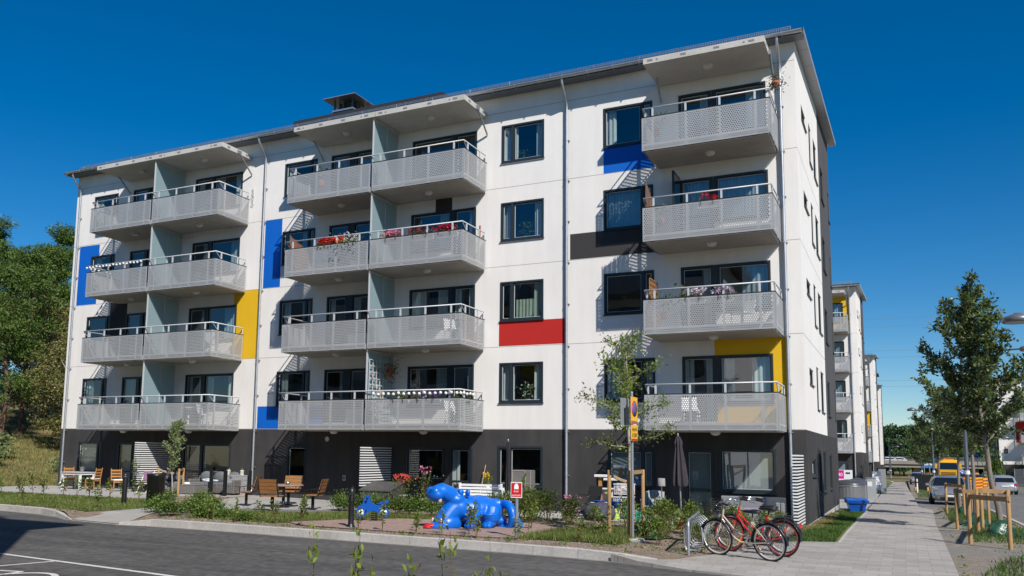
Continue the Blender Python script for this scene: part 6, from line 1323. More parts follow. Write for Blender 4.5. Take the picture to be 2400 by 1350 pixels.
b.build('backrest',M('light_grey_plastic',(.34,.34,.35),.5),t); b=MB(); b.rbx(-.28,.28,-.24,.28,.36,.40,.01); b.build('seat',m_greyp,t)
for s in (-.32,.32): b=MB(); b.bx(s-.05,s+.05,-.28,.3,.55,.58); b.bx(s-.03,s+.03,.2,.27,0,.55); b.bx(s-.03,s+.03,-.3,-.23,0,.55); b.build('armrest',m_greyp,t)
t=thing('lounge_sofa','dark grey plastic lounge sofa with lilac cushions behind the bicycles','sofa',(-1.45,-1.35,P0(-1.4,-1.3)),R(3)); b=MB(); b.rbx(-.85,.95,-.35,.4,.05,.38,.02); b.build('base',m_greyp,t); b=MB(); b.rbx(-.85,.95,.3,.4,.38,.78,.02); b.build('backrest',m_greyp,t); b=MB(); b.rbx(.72,.84,-.36,.29,.38,.66,.02); b.rbx(.85,.96,-.36,.29,.38,.66,.02); b.build('armrest',m_greyp,t)
for x in (-.5,.1): b=MB(); b.rbx(x-.28,x+.28,-.34,.28,.385,.48,.03); b.build('seat_cushion',M('lilac_cushion',(.25,.20,.27),.9),t)
t=thing('clay_pot','small brown terracotta pot in the soil among the right shrubs','pot',(-2.75,-4.4,.0)); b=MB(); b.lathe([(.10,0),(.14,.2),(.155,.2),(.155,.26),(.13,.26),(.12,.2),(.001,.18)],n=16); b.build('pot',m_clay,t); P=rng.normal(size=(60,3))*.09+np.array([0,0,.36]); cloud('foliage',P,l_sap,t,.09,.05,.8)
for i,(x,y,s,mt,lb) in enumerate(((-2.75,-3.55,.2,M('paddling_blue',(.03,.18,.5),.4),'crumpled bright blue plastic toy lying behind the shrubs'),(-2.35,-3.9,.16,m_plast_w,'small crumpled white plastic sheet behind the shrubs'),(-1.6,-3.8,.10,m_redp,'small red plastic toy behind the shrubs'))):
    b=MB(); r9=np.random.default_rng(i); 
    for k in range(5): b.ell((r9.normal()*s*.6,r9.normal()*s*.4,s*.3+r9.random()*s*.4),(s*.6,s*.45,s*.35),10,6)
    tag(b.build('plastic_toy',mt,None,(x,y,.01)),lb,'toy')
for i,(x,y,s) in enumerate(((-2.1,-4.2,.30),(-1.7,-4.45,.26),(-1.95,-3.95,.2))):
    m=MB(); m.ell((0,0,.08),(s,s*.7,s*.55),10,7); r9=np.random.default_rng(i+40); m.v=[tuple(np.array(v)*(1+.14*r9.normal(size=3))) for v in m.v]; o=m.build('boulder',M('boulder_stone',(.24,.20,.18),.9,.2,nz=(5,.25)),None,(x,y,.0),i); tag(o,('largest reddish grey boulder at the terrace edge behind the bike rack','flat reddish boulder in front of the larger one by the bike rack','smallest boulder behind the other two near the bike rack')[i],'boulder')
# ---- things on the balconies
def bz(k): return 2.87+FH*k
def trough(label,x0,x1,k,petal,leaf=None,nf=60,nl=150,h=.40):
    t=flowers('balcony_flowers',label,(x0+x1)/2,-1.70,bz(k)+.70,petal,h,(x1-x0)*.62,nl,nf,None,leaf,.075,None,.62,wd=.16)
    b=MB(); w=(x1-x0)/2; b.loft([[(-w,-.07,0),(w,-.07,0),(w,.07,0),(-w,.07,0)],[(-w-.02,-.09,.15),(w+.02,-.09,.15),(w+.02,.09,.15),(-w-.02,.09,.15)]],0,False); o=b.build('trough',m_metal_b if 0 else m_plast_w,t)
    b=MB()
    for u in (-w*.6,w*.6): b=MB(); b.tube([(u,.05,.16),(u,-.06,.215),(u,-.185,.215),(u,-.185,.06)],.009,5); b.build('hook',m_metal_b,t)
    return t
trough('left clump of bright red geraniums on the left half of the middle balcony',-16.9,-16.3,2,f_red); trough('second clump of red geraniums beside the white flowers on the middle balcony',-16.25,-15.75,2,f_red)
t=flowers('balcony_flowers','white flowers with tall green tendrils beside the red geraniums',-15.35,-1.75,bz(2)+.74,f_white,.45,.6,170,40,None,None,.05,None,.2)
trough('pink flowers right of the glass divider on the middle balcony',-13.9,-13.2,2,f_pink); trough('dark dull red flowers between the pink and crimson ones on the middle balcony',-12.8,-11.9,2,FLW('wine_petal',(.18,.02,.03),(.35,.08,.08)),nf=22); trough('crimson flowers at the right end of the middle balcony',-11.75,-10.95,2,FLW('crimson_petal',(.30,.0,.02),(.55,.02,.06)),nf=60)
trough('violet and white pansies left clump on the balcony two above the ground right',-3.2,-2.55,1,FLW('pansy',(.45,.35,.45),(.75,.7,.72)),nf=46); trough('pansies right clump on the balcony two above the ground right',-2.2,-1.75,1,FLW('pansy2',(.30,.15,.38),(.75,.7,.72)),nf=40)
trough('small violet pansies under the row of white balls on the lowest middle balcony',-12.5,-11.5,0,f_pur,nf=40); trough('yellow green foliage trough under the row of white balls',-13.4,-12.75,0,l_sap,nf=10,nl=140)
trough('red geranium and white flower trough on the third balcony above ground right',-2.7,-2.1,2,f_red,nf=10,nl=60)
def potplant(name,label,x,y,z,leaf,n,w,h,L=.12,W=.06,pr=.12):
    t=thing(name,label,'pot plant',(x,y,z)); P=np.stack([rng.normal(size=n)*w,rng.normal(size=n)*w,h*(.15+.85*rng.random(n))],1); cloud('foliage',P,leaf,t,L,W,.4)
    b=MB(); b.lathe([(pr*.7,-.22),(pr,0),(pr*.85,0),(.001,-.03)],n=14); b.build('pot',m_clay,t); b=MB(); b.tube([(0,0,0),(.02,0,h*.9)],.01,5); b.build('stem',m_stem,t)
potplant('potted_plant','bright green plant beside the wooden trellis on the right balcony',-3.85,-1.5,bz(1)+.55,l_sap,90,.14,.55)
potplant('potted_plant','dark leafed house plant near the wooden trellis on the right balcony',-3.3,-1.25,bz(1)+.6,l_street,40,.22,.75,.2,.11)
potplant('potted_plant','dark spiky plant at the left end of the top right balcony',-4.0,-1.5,bz(3)+.6,l_street,60,.16,.5,.2,.03)
potplant('potted_plant','green plant at the right end of the lowest middle balcony',-10.85,-1.3,bz(0)+.65,l_sap,80,.14,.45)
potplant('potted_plant','small green plant at the left end of the top middle balcony',-17.2,-1.2,bz(3)+.75,l_street,50,.12,.5)
potplant('potted_plant','leafy plant near the balcony door third balcony up on the right',-3.9,-1.45,bz(2)+.6,l_sap,60,.14,.4)
def hanging(label,x,y,z,petal,n,sc=1):
    t=thing('hanging_basket',label,'hanging basket',(x,y,z)); t.scale=(sc,sc,sc); P=rng.normal(size=(n,3))*np.array([.17,.17,.2]); cloud('foliage',P,l_street,t,.09,.05,-.2); V,F=leaf_arrays(rng.normal(size=(n//2,3))*np.array([.16,.16,.16]),.06,.05); link('blossom',cloud_mesh('blossom',V,F,[petal]),t)
    b=MB(); b.lathe([(.05,-.2),(.14,-.08),(.15,.02),(.12,.0),(.001,-.03)],n=14); b.build('pot',m_clay,t); b=MB()
    for a in range(3): b.tube([(.14*math.cos(a*2.1),.14*math.sin(a*2.1),.02),(0,0,.5)],.004,4)
    b.build('hanger',m_metal_b,t)
hanging('purple hanging flower basket outside the right end of the top right balcony',-.40,-1.55,13.0,f_dpur,160,.8); hanging('small red and white hanging basket below the top right canopy brace',-.50,-.6,13.62,f_coral,40,.34); hanging('dark trailing plant in a red pot hanging before the lattice divider',-14.15,-.75,4.85,f_coral,150)
def lattice(label,x,y0,y1,z0,z1,mat,step,face='x',w=.02):
    t=thing('trellis',label,'trellis',(x,y0,z0)); b=MB(); L_=y1-y0; h=z1-z0; n=round(L_/step); k=round(h/step)
    for i in range(n+1): y=L_*i/n; b.bx(-.010,.010,y-w/2,y+w/2,0,h) if face=='x' else b.bx(y-w/2,y+w/2,-.010,.010,0,h)
    b.build('upright',mat,t); b=MB()
    for j in range(k+1): z=h*j/k; b.bx(.011,.026,0,L_,z-w/2,z+w/2) if face=='x' else b.bx(0,L_,.011,.026,z-w/2,z+w/2)
    b.build('crosspiece',mat,t)
lattice('light grey square lattice on the glass divider of the lowest middle balcony',-14.40,-1.72,-.08,2.95,5.2,m_rail,.235,w=.03)
lattice('orange wooden trellis at the left end of a right column balcony',-4.22,-1.68,-.75,5.85,7.35,m_wood_o,.155,w=.028)
t=thing('bunting','string of small pink, cream and orange paper flags on the lattice divider','bunting',(-14.33,-1.6,4.4)); b=MB(); rr=random.Random(3)
pts=[(0,.0,.25),(0,.25,-.1),(0,.5,-.35),(0,.62,-.8)]+[(0,.9+.2*i,-.55-.1*math.sin(i)) for i in range(3)]
b.tube(pts,.004,4); b.build('cord',m_whitep,t)
for i,p in enumerate(pts):
    b=MB(); b.prism([(p[1]-.06,p[2]),(p[1]+.06,p[2]),(p[1]+.01,p[2]-.17)],'x',.008,.012); b.build('flag',[M('flag_pink',(.6,.35,.3),.8),M('flag_cream',(.6,.5,.4),.8),M('flag_orange',(.65,.3,.05),.8)][i%3],t)
def balls(label,pts,n,r=.042):
    t=thing('ball_garland',label,'string lights',(0,0,0)); P=[Vector(p) for p in pts]; seg=[(P[i+1]-P[i]).length for i in range(len(P)-1)]; T=sum(seg); b=MB(); c=MB(); path=[]
    for i in range(n):
        s=T*(i+.5)/n
        for j,l in enumerate(seg):
            if s<=l: q=P[j]+(P[j+1]-P[j])*(s/l); break
            s-=l
        q=q+Vector((0,0,-.03-.035*abs(math.sin(i*1.9)))); path.append(tuple(q)); b.ell(tuple(q+Vector((0,-.01,-.04))),(r,r,r),12,8)
    c.tube(path,.005,4); c.build('cord',m_metal_b,t); b.build('balls',M('paper_ball',(.72,.72,.70),.7),t)
balls('row of white paper balls strung under the rail of the lowest middle balcony',[(-14.2,-1.87,4.02),(-10.69,-1.87,4.02),(-10.63,-.8,4.02)],22,.055)
balls('white balls and leaves strung under the rail of the left column balcony',[(-29.3,-.3,9.86),(-29.32,-1.87,9.86),(-25.9,-1.87,9.86)],24,.05)
def mat_screen(label,x,y0,y1,z,h,mt,tilt=0):
    t=thing('reed_screen',label,'reed screen',(x,y0,z)); b=MB(); L_=y1-y0; n=int(L_/.03)
    for i in range(n): y=L_*i/n; b.tube([(.01*math.sin(i*2.1),y,0),(.01*math.sin(i*1.3),y,h*(1-.06*abs(math.sin(i*1.7))-.28*(i/n)))],.014,5)
    b.build('reeds',mt,t); b=MB(); b.bx(-.02,.02,0,L_,h*.3,h*.3+.02); b.build('binding',m_stem,t)
mat_screen('brown reed screen curving at the left end of the middle balcony',-18.22,-1.7,-.5,bz(2)+.1,1.40,M('reed_brown',(.20,.09,.05),.8,nz=(9,.3)))
mat_screen('dark brown reed screen at the left end of the right balcony third above ground',-4.30,-1.72,-.9,bz(2)+.1,1.75,M('reed_dark',(.15,.085,.055),.8,nz=(9,.3)))
def bal_chair(label,x,y,z,rz,mt):
    t=thing('balcony_chair',label,'chair',(x,y,z),rz,'chairs on the balconies')
    for a,c in ((-.22,-.22),(.22,-.22),(-.22,.2),(.22,.2)): b=MB(); b.tube([(a*1.1,c*1.15,0),(a,c,.42)],.018,6); b.build('leg',mt,t)
    b=MB(); b.rbx(-.25,.25,-.25,.23,.42,.45,.01); b.build('seat',mt,t); b=MB(); b.loft([[(-.25,.2,.45),(.25,.2,.45),(.25,.225,.45),(-.25,.225,.45)],[(-.22,.32,.86),(.22,.32,.86),(.22,.345,.86),(-.22,.345,.86)]],0,False); b.build('backrest',mt,t)
ch=[('white plastic chair seen through the lowest right balcony sheet',-3.2,-.9,0,20),('white plastic chair behind the perforated sheet, right half of the lowest middle balcony',-11.3,-1.0,0,70),('white plastic chair behind the sheet on the second middle balcony, right half',-11.4,-1.0,1,60),('white plastic chair on the second left balcony near its right end',-22.6,-1.0,1,200),('white chair on the lowest left balcony beside a table near its right end',-22.8,-.95,0,110),('white plastic chair on the second right balcony',-1.6,-.95,1,-40)]
for lb,x,y,k,a in ch: bal_chair(lb,x,y,bz(k),R(a),m_plast_w)
t=thing('balcony_table','white round table behind the sheet of the lowest left balcony','table',(-23.6,-1.1,bz(0))); b=MB(); b.lathe([(0,.70),(.36,.70),(.37,.72),(0,.73)],n=22); b.build('table_top',m_plast_w,t); b=MB(); b.lathe([(.2,0),(.03,.03),(.03,.7)],n=12); b.build('post',m_plast_w,t)
t=thing('wall_ornament','small pale hanging wind ornament on the white wall right of the top left balcony','ornament',(-21.65,-.06,12.9)); b=MB()
for i in range(5): b.torus((0,0,-.16*i),.05+.012*(i%3),.012,'y',14,5)
b.build('rings',m_sash,t)
b=MB(); b.tube([(0,0,0),(.04,-.06,.5)],.03,8); tag(b.build('folded_umbrella',M('red_cloth',(.30,.04,.03),.8),None,(-10.72,-.4,bz(2)+.85)),'narrow red folded umbrella at the right end of the middle flower balcony','umbrella')

# plants and ornaments on the window sills, behind the panes
def sillplant(label,x,z,leaf,n,w,h,petal=None,L=.09,W=.05):
    t=thing('sill_plant',label,'pot plant',(x,.26,z)); P=np.stack([rng.normal(size=n)*w,rng.normal(size=n)*.05,.12+h*rng.random(n)],1); cloud('foliage',P,leaf,t,L,W,.5)
    b=MB(); b.lathe([(.05,0),(.075,.13),(.065,.13),(.001,.11)],n=14); b.build('pot',m_plast_w,t)
    if petal: Q=np.stack([rng.normal(size=40)*w*.9,-.05+rng.normal(size=40)*.04,.2+h*rng.random(40)],1); V,F=leaf_arrays(Q,.07,.06); link('blossom',cloud_mesh('blossom',V,F,[petal]),t)
sillplant('white flowering plant in the lowest upper window of the middle column',-9.05,3.68,l_hedge,160,.17,.5,f_white)
sillplant('small plant with round leaves in the topmost middle column window',-9.35,12.38,l_hedge,60,.12,.36)
sillplant('bushy green plant in the second highest middle column window',-9.2,9.48,l_hedge,130,.15,.55)
sillplant('tiny plant in the third highest middle column window',-8.9,6.58,l_hedge,24,.07,.14)
sillplant('green plant in the ground floor window behind the wicker cabinet',-9.3,.82,l_hedge,50,.2,.3,f_white)
# ------------------------------------------------------------------ the street
def SZ(x,y): return H(x,y)
m_silver=M('silver_paint',(.36,.37,.385),.25,.5,.55,coat=.6); m_silver2=M('bright_silver_paint',(.46,.47,.49),.25,.5,.5,coat=.6); m_dcar=M('dark_car_paint',(.03,.035,.05),.2,.5,.3,coat=.7); m_bcar=M('blue_car_paint',(.015,.06,.28),.25,.5,.3,coat=.6); m_rcar=M('red_car_paint',(.35,.015,.02),.25,.5,.2,coat=.6)
m_wcar=M('white_car_paint',(.65,.65,.65),.25,.5,.0,coat=.6)
m_cglass=M('car_glass',(.010,.013,.016),.05,.6,coat=.5); m_head=M('headlight_glass',(.45,.48,.50),.12,.6,.3); m_tail=M('tail_lamp',(.42,.01,.01),.25,.5); m_grille=M('grille_black',(.010,.010,.011),.5,.4); m_plate=M('number_plate',(.66,.66,.65),.5)
def car(label,loc,rz,paint,L=4.25,W=1.80,Ht=1.47,estate=False,group=None,scale=1.0):
    """local +x forward"""
    t=thing('parked_car',label,'car',loc,rz,group); t.scale=(scale,)*3; h=L/2
    # side profile (x,z) of the painted shell up to the waist, then the cabin
    st=[(-h,.36,.62,.70),(-h+.06,.30,.86,.80),(-h+.35,.24,.95,.86),(-h+.9,.20,.97,.895),(-.5,.19,.965,.90),(.35,.19,.95,.90),(.95,.20,.94,.885),(1.35,.22,.88,.86),(h-.35,.25,.77,.80),(h-.08,.30,.64,.70),(h,.36,.54,.60)]
    b=MB(); rg=[]
    for x,zl,zh,wd in st:
        w=wd*W/1.8; rg.append([(x,-w*.90,zl),(x,-w*.985,zl+.12),(x,-w,(zl+zh)/2+.05),(x,-w*.975,zh-.08),(x,-w*.90,zh),(x,0,zh+.035),(x,w*.90,zh),(x,w*.975,zh-.08),(x,w,(zl+zh)/2+.05),(x,w*.985,zl+.12),(x,w*.90,zl),(x,0,zl-.02)])
    b.loft(rg,0,True)
    rt=-h+.25 if estate else -h+.42
    cab=[(rt-.18,.93,.93,.80),(rt+.12,.93,Ht-.16,.72),(rt+.55,.93,Ht-.03,.66),(-.25,.93,Ht,.655),(.22,.93,Ht-.035,.66),(.50,.92,Ht-.14,.69),(1.18,.90,.95,.80)]
    rg=[]
    for x,zl,zh,w in cab: rg.append([(x,-.84,zl),(x,-w-.03,zl+(zh-zl)*.55),(x,-w,zh-.05*(zh>1)),(x,-w*.75,zh),(x,0,zh+.015),(x,w*.75,zh),(x,w,zh-.05*(zh>1)),(x,w+.03,zl+(zh-zl)*.55),(x,.84,zl)])
    b.loft(rg,0,True); body=b.build('body',paint,t)
    g=MB(); 
    ws=[(1.14,.965,.74),(.55,Ht-.115,.62)]
    g.add([(ws[0][0]+.035,-ws[0][2],ws[0][1]),(ws[0][0]+.035,ws[0][2],ws[0][1]),(ws[1][0]+.035,ws[1][2],ws[1][1]+.02),(ws[1][0]+.035,-ws[1][2],ws[1][1]+.02)],[(0,1,2,3)]); g.build('windscreen',m_cglass,t)
    g=MB(); x0,x1=(rt-.15,rt+.10); g.add([(x0-.035,-.66,1.0),(x1-.03,-.58,Ht-.19),(x1-.03,.58,Ht-.19),(x0-.035,.66,1.0)],[(0,1,2,3)]); g.build('rear_window',m_cglass,t)
    for s in (-1,1):
        g=MB(); y0,y1=s*.885,s*.745
        for xa,xb,xc,xd in ((rt+.18,-.30,-.30,rt+.42),(-.24,.95,.40,-.24)): g.add([(xa,y0,.98),(xb,y0,.98),(xc,y1-s*.02,Ht-.12),(xd,y1-s*.02,Ht-.12)],[(0,1,2,3)])
        g.build('side_window',m_cglass,t)
        m_=MB(); m_.rbx(.72,.86,min(s*.90,s*1.08),max(s*.90,s*1.08),.95,1.08,.03); m_.build('mirror',paint,t)
        l=MB(); l.loft([[(h-.42,s*.78,.73),(h-.40,s*.80,.62),(h-.10,s*.66,.60),(h-.12,s*.62,.68)],[(h-.40,s*.82,.735),(h-.37,s*.84,.61),(h-.05,s*.68,.585),(h-.08,s*.64,.69)]],0,False); l.build('headlight',m_head,t)
        l=MB(); l.loft([[(-h+.10,s*.80,.92),(-h+.03,s*.66,.92),(-h+.0,s*.62,.74),(-h+.08,s*.82,.72)],[(-h+.04,s*.84,.93),(-h-.01,s*.66,.93),(-h-.04,s*.62,.73),(-h+.0,s*.85,.71)]],0,False); l.build('tail_light',m_tail,t)
        for x in (-h+.78,h-.82):
            w=MB(); w.lathe([(.2,-.10),(.30,-.10),(.315,-.08),(.315,.08),(.30,.10),(.2,.10)],n=28); o=w.build('wheel',m_tyre,t,(x,s*.80,.31)); o.rotation_euler=(R(90),0,0)
            r_=MB(); r_.lathe([(.001,.06),(.05,.085),(.18,.07),(.205,.095),(.205,-.095),(.18,-.07),(.05,-.085),(.001,-.06)],n=20); r_.build('rim',m_steel,o)
    q=MB(); q.loft([[(h-.02,-.50,.43),(h-.02,.50,.43),(h-.02,.42,.30),(h-.02,-.42,.30)],[(h+.02,-.50,.43),(h+.02,.50,.43),(h+.01,.42,.30),(h+.01,-.42,.30)]],0,False); q.bx(h-.06,h+.008,-.3,.3,.565,.60); q.build('grille',m_grille,t)
    q=MB(); q.bx(h+.012,h+.03,-.26,.26,.44,.55); q.build('number_plate',m_plate,t); q=MB(); q.bx(-h-.03,-h-.005,-.26,.26,.62,.73); q.build('number_plate',m_plate,t)
    return t
car('silver hatchback parked facing the camera beside the pavement',(4.55,24.6,SZ(4.5,24.6)-.05),R(-90),m_silver)
car('bright silver hatchback seen from behind on the far side of the street',(9.5,55.0,SZ(9.5,55)-.08),R(92),m_silver2,L=4.1,Ht=1.52)
car('pale grey car beyond the barrier board beside the pavement trees',(3.9,91,SZ(4,90)-.02),R(-90),m_silver2)
car('dark estate car to the right of the yellow truck',(9.3,97,SZ(9,97)-.07),R(-90),m_dcar,estate=True); car('black car with yellow lamps on its roof behind the striped barriers',(9.2,78,SZ(9,78)-.07),R(-88),m_dcar)
car('red car parked far down the pavement beyond the pale grey one',(4.3,104,SZ(4.3,104)-.02),R(-90),m_rcar)
b=MB(); b.rbx(-.25,.25,-.07,.07,0,.12,.02); tag(b.build('beacon_bar',M('beacon_amber',(.8,.35,.02),.3),None,(9.2,78,SZ(9,78)-.07+1.485)),'amber beacon bar on the roof of the black car','beacon')
# yellow truck
t=thing('yellow_truck','yellow truck cab facing the camera with orange beacon on the roof','truck',(7.6,104,SZ(7.6,104)-.07),R(-90)); m_ty=M('truck_yellow',(.70,.36,.015),.35,.45,coat=.3)
b=MB(); b.loft([[(-.9,-1.22,.9),(.95,-1.24,.9),(1.05,-1.18,.6),(1.05,1.18,.6),(.95,1.24,.9),(-.9,1.22,.9)],[(-.9,-1.25,1.9),(.98,-1.25,1.9),(1.10,-1.12,1.9),(1.10,1.12,1.9),(.98,1.25,1.9),(-.9,1.25,1.9)],[(-.9,-1.22,2.95),(.75,-1.20,2.95),(.85,-1.08,2.95),(.85,1.08,2.95),(.75,1.20,2.95),(-.9,1.22,2.95)],[(-.8,-1.05,3.25),(.5,-1.05,3.25),(.6,-.95,3.25),(.6,.95,3.25),(.5,1.05,3.25),(-.8,1.05,3.25)]],0,False); b.build('cab',m_ty,t)
b=MB(); b.add([(1.112,-1.05,1.98),(1.112,1.05,1.98),(.895,1.02,2.86),(.895,-1.02,2.86)],[(0,1,2,3)]); b.build('windscreen',m_cglass,t)
b=MB()
for i in range(5): b.bx(1.06,1.115,-.85,.85,.85+.17*i,.93+.17*i)
b.build('grille',m_grille,t)
for s in (-1,1):
    b=MB(); b.rbx(.95,1.10,s*1.0-.16,s*1.0+.16,.68,.84,.02); b.build('headlight',m_head,t); b=MB(); b.rbx(.75,.95,s*1.42-.12,s*1.42+.12,2.1,2.75,.03); b.build('mirror',m_ty,t)
    w=MB(); w.lathe([(.3,-.14),(.49,-.14),(.5,-.1),(.5,.1),(.49,.14),(.3,.14)],n=26); o=w.build('wheel',m_tyre,t,(.25,s*1.05,.5)); o.rotation_euler=(R(90),0,0)
b=MB(); b.rbx(-.1,.1,-.75,.75,3.25,3.40,.03); b.build('beacon',M('beacon_orange',(.75,.18,.02),.3),t); b=MB(); b.bx(-6.5,-1.0,-1.2,1.2,.9,2.3); b.build('load_body',m_grille,t); b=MB(); b.rbx(.9,1.12,-1.2,1.2,.35,.62,.03); b.build('bumper',m_greyp,t)
# bins, cabinets, signs along the house row
t=thing('grit_bin','bright blue plastic grit bin with overhanging lid on the grass beside the pavement','grit bin',(.83,9.6,SZ(.8,9.6)-.0),R(12)); t.scale=(.82,.82,.74); b=MB(); b.loft([[(-.30,-.27,0),(.30,-.27,0),(.30,.27,0),(-.30,.27,0)],[(-.40,-.34,.46),(.40,-.34,.46),(.40,.34,.46),(-.40,.34,.46)]],0,False); b.build('tub',m_bluep,t)
b=MB(); b.loft([[(-.45,-.40,.46),(.45,-.40,.46),(.45,.38,.46),(-.45,.38,.46)],[(-.49,-.44,.60),(.49,-.44,.60),(.49,.42,.70),(-.49,.42,.70)],[(-.44,-.38,.64),(.44,-.38,.64),(.44,.38,.74),(-.44,.38,.74)]],0,False); b.build('lid',m_bluep,t); b=MB(); b.bx(-.26,.26,-.335,-.31,.3,.33); b.build('handle',m_bluep,t)
t=thing('waste_container','ribbed grey underground waste container with domed dark lid','waste container',(-.25,25.4,SZ(0,25)+.0)); t.scale=(1,1,.70); b=MB(); n=56; rg=[]
for z in (-.05,1.02): rg.append([((.80+.012*(i%2))*math.cos(2*math.pi*i/n),(.80+.012*(i%2))*math.sin(2*math.pi*i/n),z) for i in range(n)])
b.loft(rg,0,False); b.build('drum',M('container_grey',(.17,.17,.175),.5,.4,.3),t); b=MB(); b.torus((0,0,1.05),.81,.035,'z',40,8); b.build('rim',m_zinc,t)
b=MB(); b.lathe([(.82,1.08),(.83,1.16),(.74,1.34),(.5,1.47),(.2,1.53),(.001,1.54)],n=32); b.build('lid',M('lid_dark',(.06,.06,.065),.35,.5),t)
t=thing('waste_container','second dark container lid showing behind the ribbed grey container','waste container',(.05,28.2,SZ(0,28)+.0)); t.scale=(1,1,.66); b=MB(); b.lathe([(.60,-.05),(.60,1.2)],n=26); b.build('drum',m_greyp,t); b=MB(); b.lathe([(.64,1.2),(.66,1.3),(.4,1.62),(.1,1.75),(.001,1.76)],n=26); b.build('lid',M('lid_dark',(.06,.06,.065)),t); b=MB(); b.torus((.45,0,1.5),.2,.03,'x',16,6); b.build('handle',m_zinc,t)
t=thing('electric_cabinet','light grey electric cabinet with a white notice at the pavement edge','cabinet',(.82,26.6,SZ(.8,26.6)),R(4)); b=MB(); b.rbx(-.24,.24,-.16,.55,0,1.16,.015); b.build('body',M('cabinet_grey',(.34,.36,.365),.5,.4,.2,nz=(4,.06)),t); b=MB(); b.bx(-.20,.04,-.166,-.1605,.72,.98); b.build('notice',m_plast_w,t); b=MB(); b.rbx(-.26,.26,-.18,.57,1.16,1.19,.006); b.build('roof',m_zinc,t)
for i,(x,y,w,h,mt,lb) in enumerate(((.72,40.2,.55,1.55,m_plast_w,'white information board on the grass beyond the electric cabinet'),(1.0,42.5,.5,1.75,m_greyp,'tall grey utility cabinet behind the white information board'))):
    t=thing('info_board' if i==0 else 'utility_cabinet',lb,'board' if i==0 else 'cabinet',(x,y,SZ(x,y)),R(10)); b=MB(); b.rbx(-w/2,w/2,-.06 if i==0 else -.3,.06 if i==0 else .3,.25 if i==0 else 0,h,.015); b.build('panel' if i==0 else 'body',mt,t)
    if i==0:
        for s in (-.24,.24): b=MB(); b.bx(s-.03,s+.03,-.03,.03,-.05,.25); b.build('post',m_greyp,t)
        b=MB()
        for k in range(5): b.bx(-.2+.09*k,-.14+.09*k,-.066,-.061,.5+.17*((k*3)%4),.62+.17*((k*3)%4))
        b.build('picture',M('board_print',(.25,.25,.27),.6),t)
    else: b=MB(); b.rbx(-w/2-.03,w/2+.03,-.33,.33,h,h+.06,.01); b.build('lid',m_metal_b,t)
# the next house: shop board with magenta field
t=thing('notice_board','white board with a magenta field reading 40 at the next house','board',(-1.25,39.9,-.55)); b=MB(); b.rbx(-1.0,.45,-.03,.03,.82,1.62,.004); b.build('panel',m_plast_w,t); m_mag=M('magenta',(.55,.006,.22),.5); b=MB(); b.bx(-.99,-.11,-.035,-.0305,1.0,1.60); p=b.build('magenta_field',m_mag,t); text_on('lettering','30 40',.34,m_sw,t,(-.56,-.037,1.28),sx=.95)
b=MB(); b.bx(0,.3,-.036,-.031,1.34,1.46); b.build('slot',m_grille,t)
for s in (-.95,.4): b=MB(); b.bx(s-.03,s+.03,-.02,.02,-.05,.82); b.build('post',m_greyp,t)
# street lamps
def lamp(label,x,y,h,arm,group='street lamps along the street',r=.075,head=.27):
    t=thing('street_lamp',label,'street lamp',(x,y,SZ(x,y)),0,group); b=MB(); b.lathe([(.15,-.05),(.15,.05),(r*1.35,.06),(r*1.35,.9),(r,.95),(r*.8,h*.62),(r*.62,h*.63),(r*.55,h)],n=16); b.build('pole',M('lamp_blue_grey',(.075,.09,.105),.4,.5,.4),t)
    b=MB(); b.tube([(0,0,h-.15),(arm*.3,0,h-.05),(arm,0,h+.02)],.028,8); b.build('arm',M('lamp_blue_grey',(.075,.09,.105)),t)
    b=MB(); c=(arm,0,h); b.lathe([(head*.2,.16),(head*.35,.13),(head,.06),(head*1.05,0),(head*1.05,-.05),(head*.98,-.07)],c,28); hd=b.build('lamp_head',M('lamp_head_grey',(.16,.165,.175),.4,.5,.4),t); b=MB(); b.lathe([(head*.97,-.068),(head*.5,-.075),(.001,-.075)],c,28,cap=False); b.build('diffuser',M('lamp_diffuser',(.5,.48,.43),.4),hd)
    b=MB(); b.lathe([(.25,-.06),(.25,.02),(.16,.03)],n=20); b.build('footing',g_kerb,t)
    b=MB(); b.lathe([(r*1.15,1.55),(r*1.15,1.68)],n=16); b.build('white_band',m_plast_w,t); return t
lamp('tall dark lamp post between the staked street trees with its head over the street',4.44,6.4,5.75,2.0)
lamp('lamp post out of sight whose round head shows at the right picture edge',7.1,-3.6,5.25,-2.0,head=.32); bpy.context.view_layer.update()
lamp('lamp post seen against the far trees before the truck',4.2,36,5.6,-1.1); lamp('far lamp post near the end of the pavement',4.1,75,5.6,1.2); lamp('small lamp post at the far end of the house row',.6,118,5.2,1.0); lamp('farthest lamp post before the bridge left of the trees',.2,135,6.0,1.8)
# white delineators, barriers, road signs
for i,(x,y) in enumerate(((3.42,56.5),(3.3,44.5))):
    t=thing('marker_post',('slim white marker post in the verge behind the barrier','slim white marker post nearer to the silver hatchback')[i],'marker post',(x,y,SZ(x,y))); b=MB(); b.lathe([(.05,-.05),(.05,1.0),(.03,1.05)],n=10); b.build('post',m_plast_w,t); b=MB(); b.lathe([(.052,.75),(.052,.85)],n=10); b.build('band',m_metal_b,t)
t=thing('barrier_board','black barrier board with amber lamps behind the silver hatchback','barrier',(3.95,50.5,SZ(4,50))); b=MB(); b.rbx(-.75,1.6,-.03,.03,.15,1.35,.01); b.build('board',m_metal_b,t)
for x in (-.65,.2): b=MB(); b.rbx(x-.12,x+.12,-.15,.15,.05,.35,.03); b.build('lamp',M('amber_lamp',(.8,.4,.02),.3),t)
for x in (-.6,1.5): b=MB(); b.bx(x-.05,x+.05,-.3,.3,0,.15); b.build('foot',m_greyp,t)
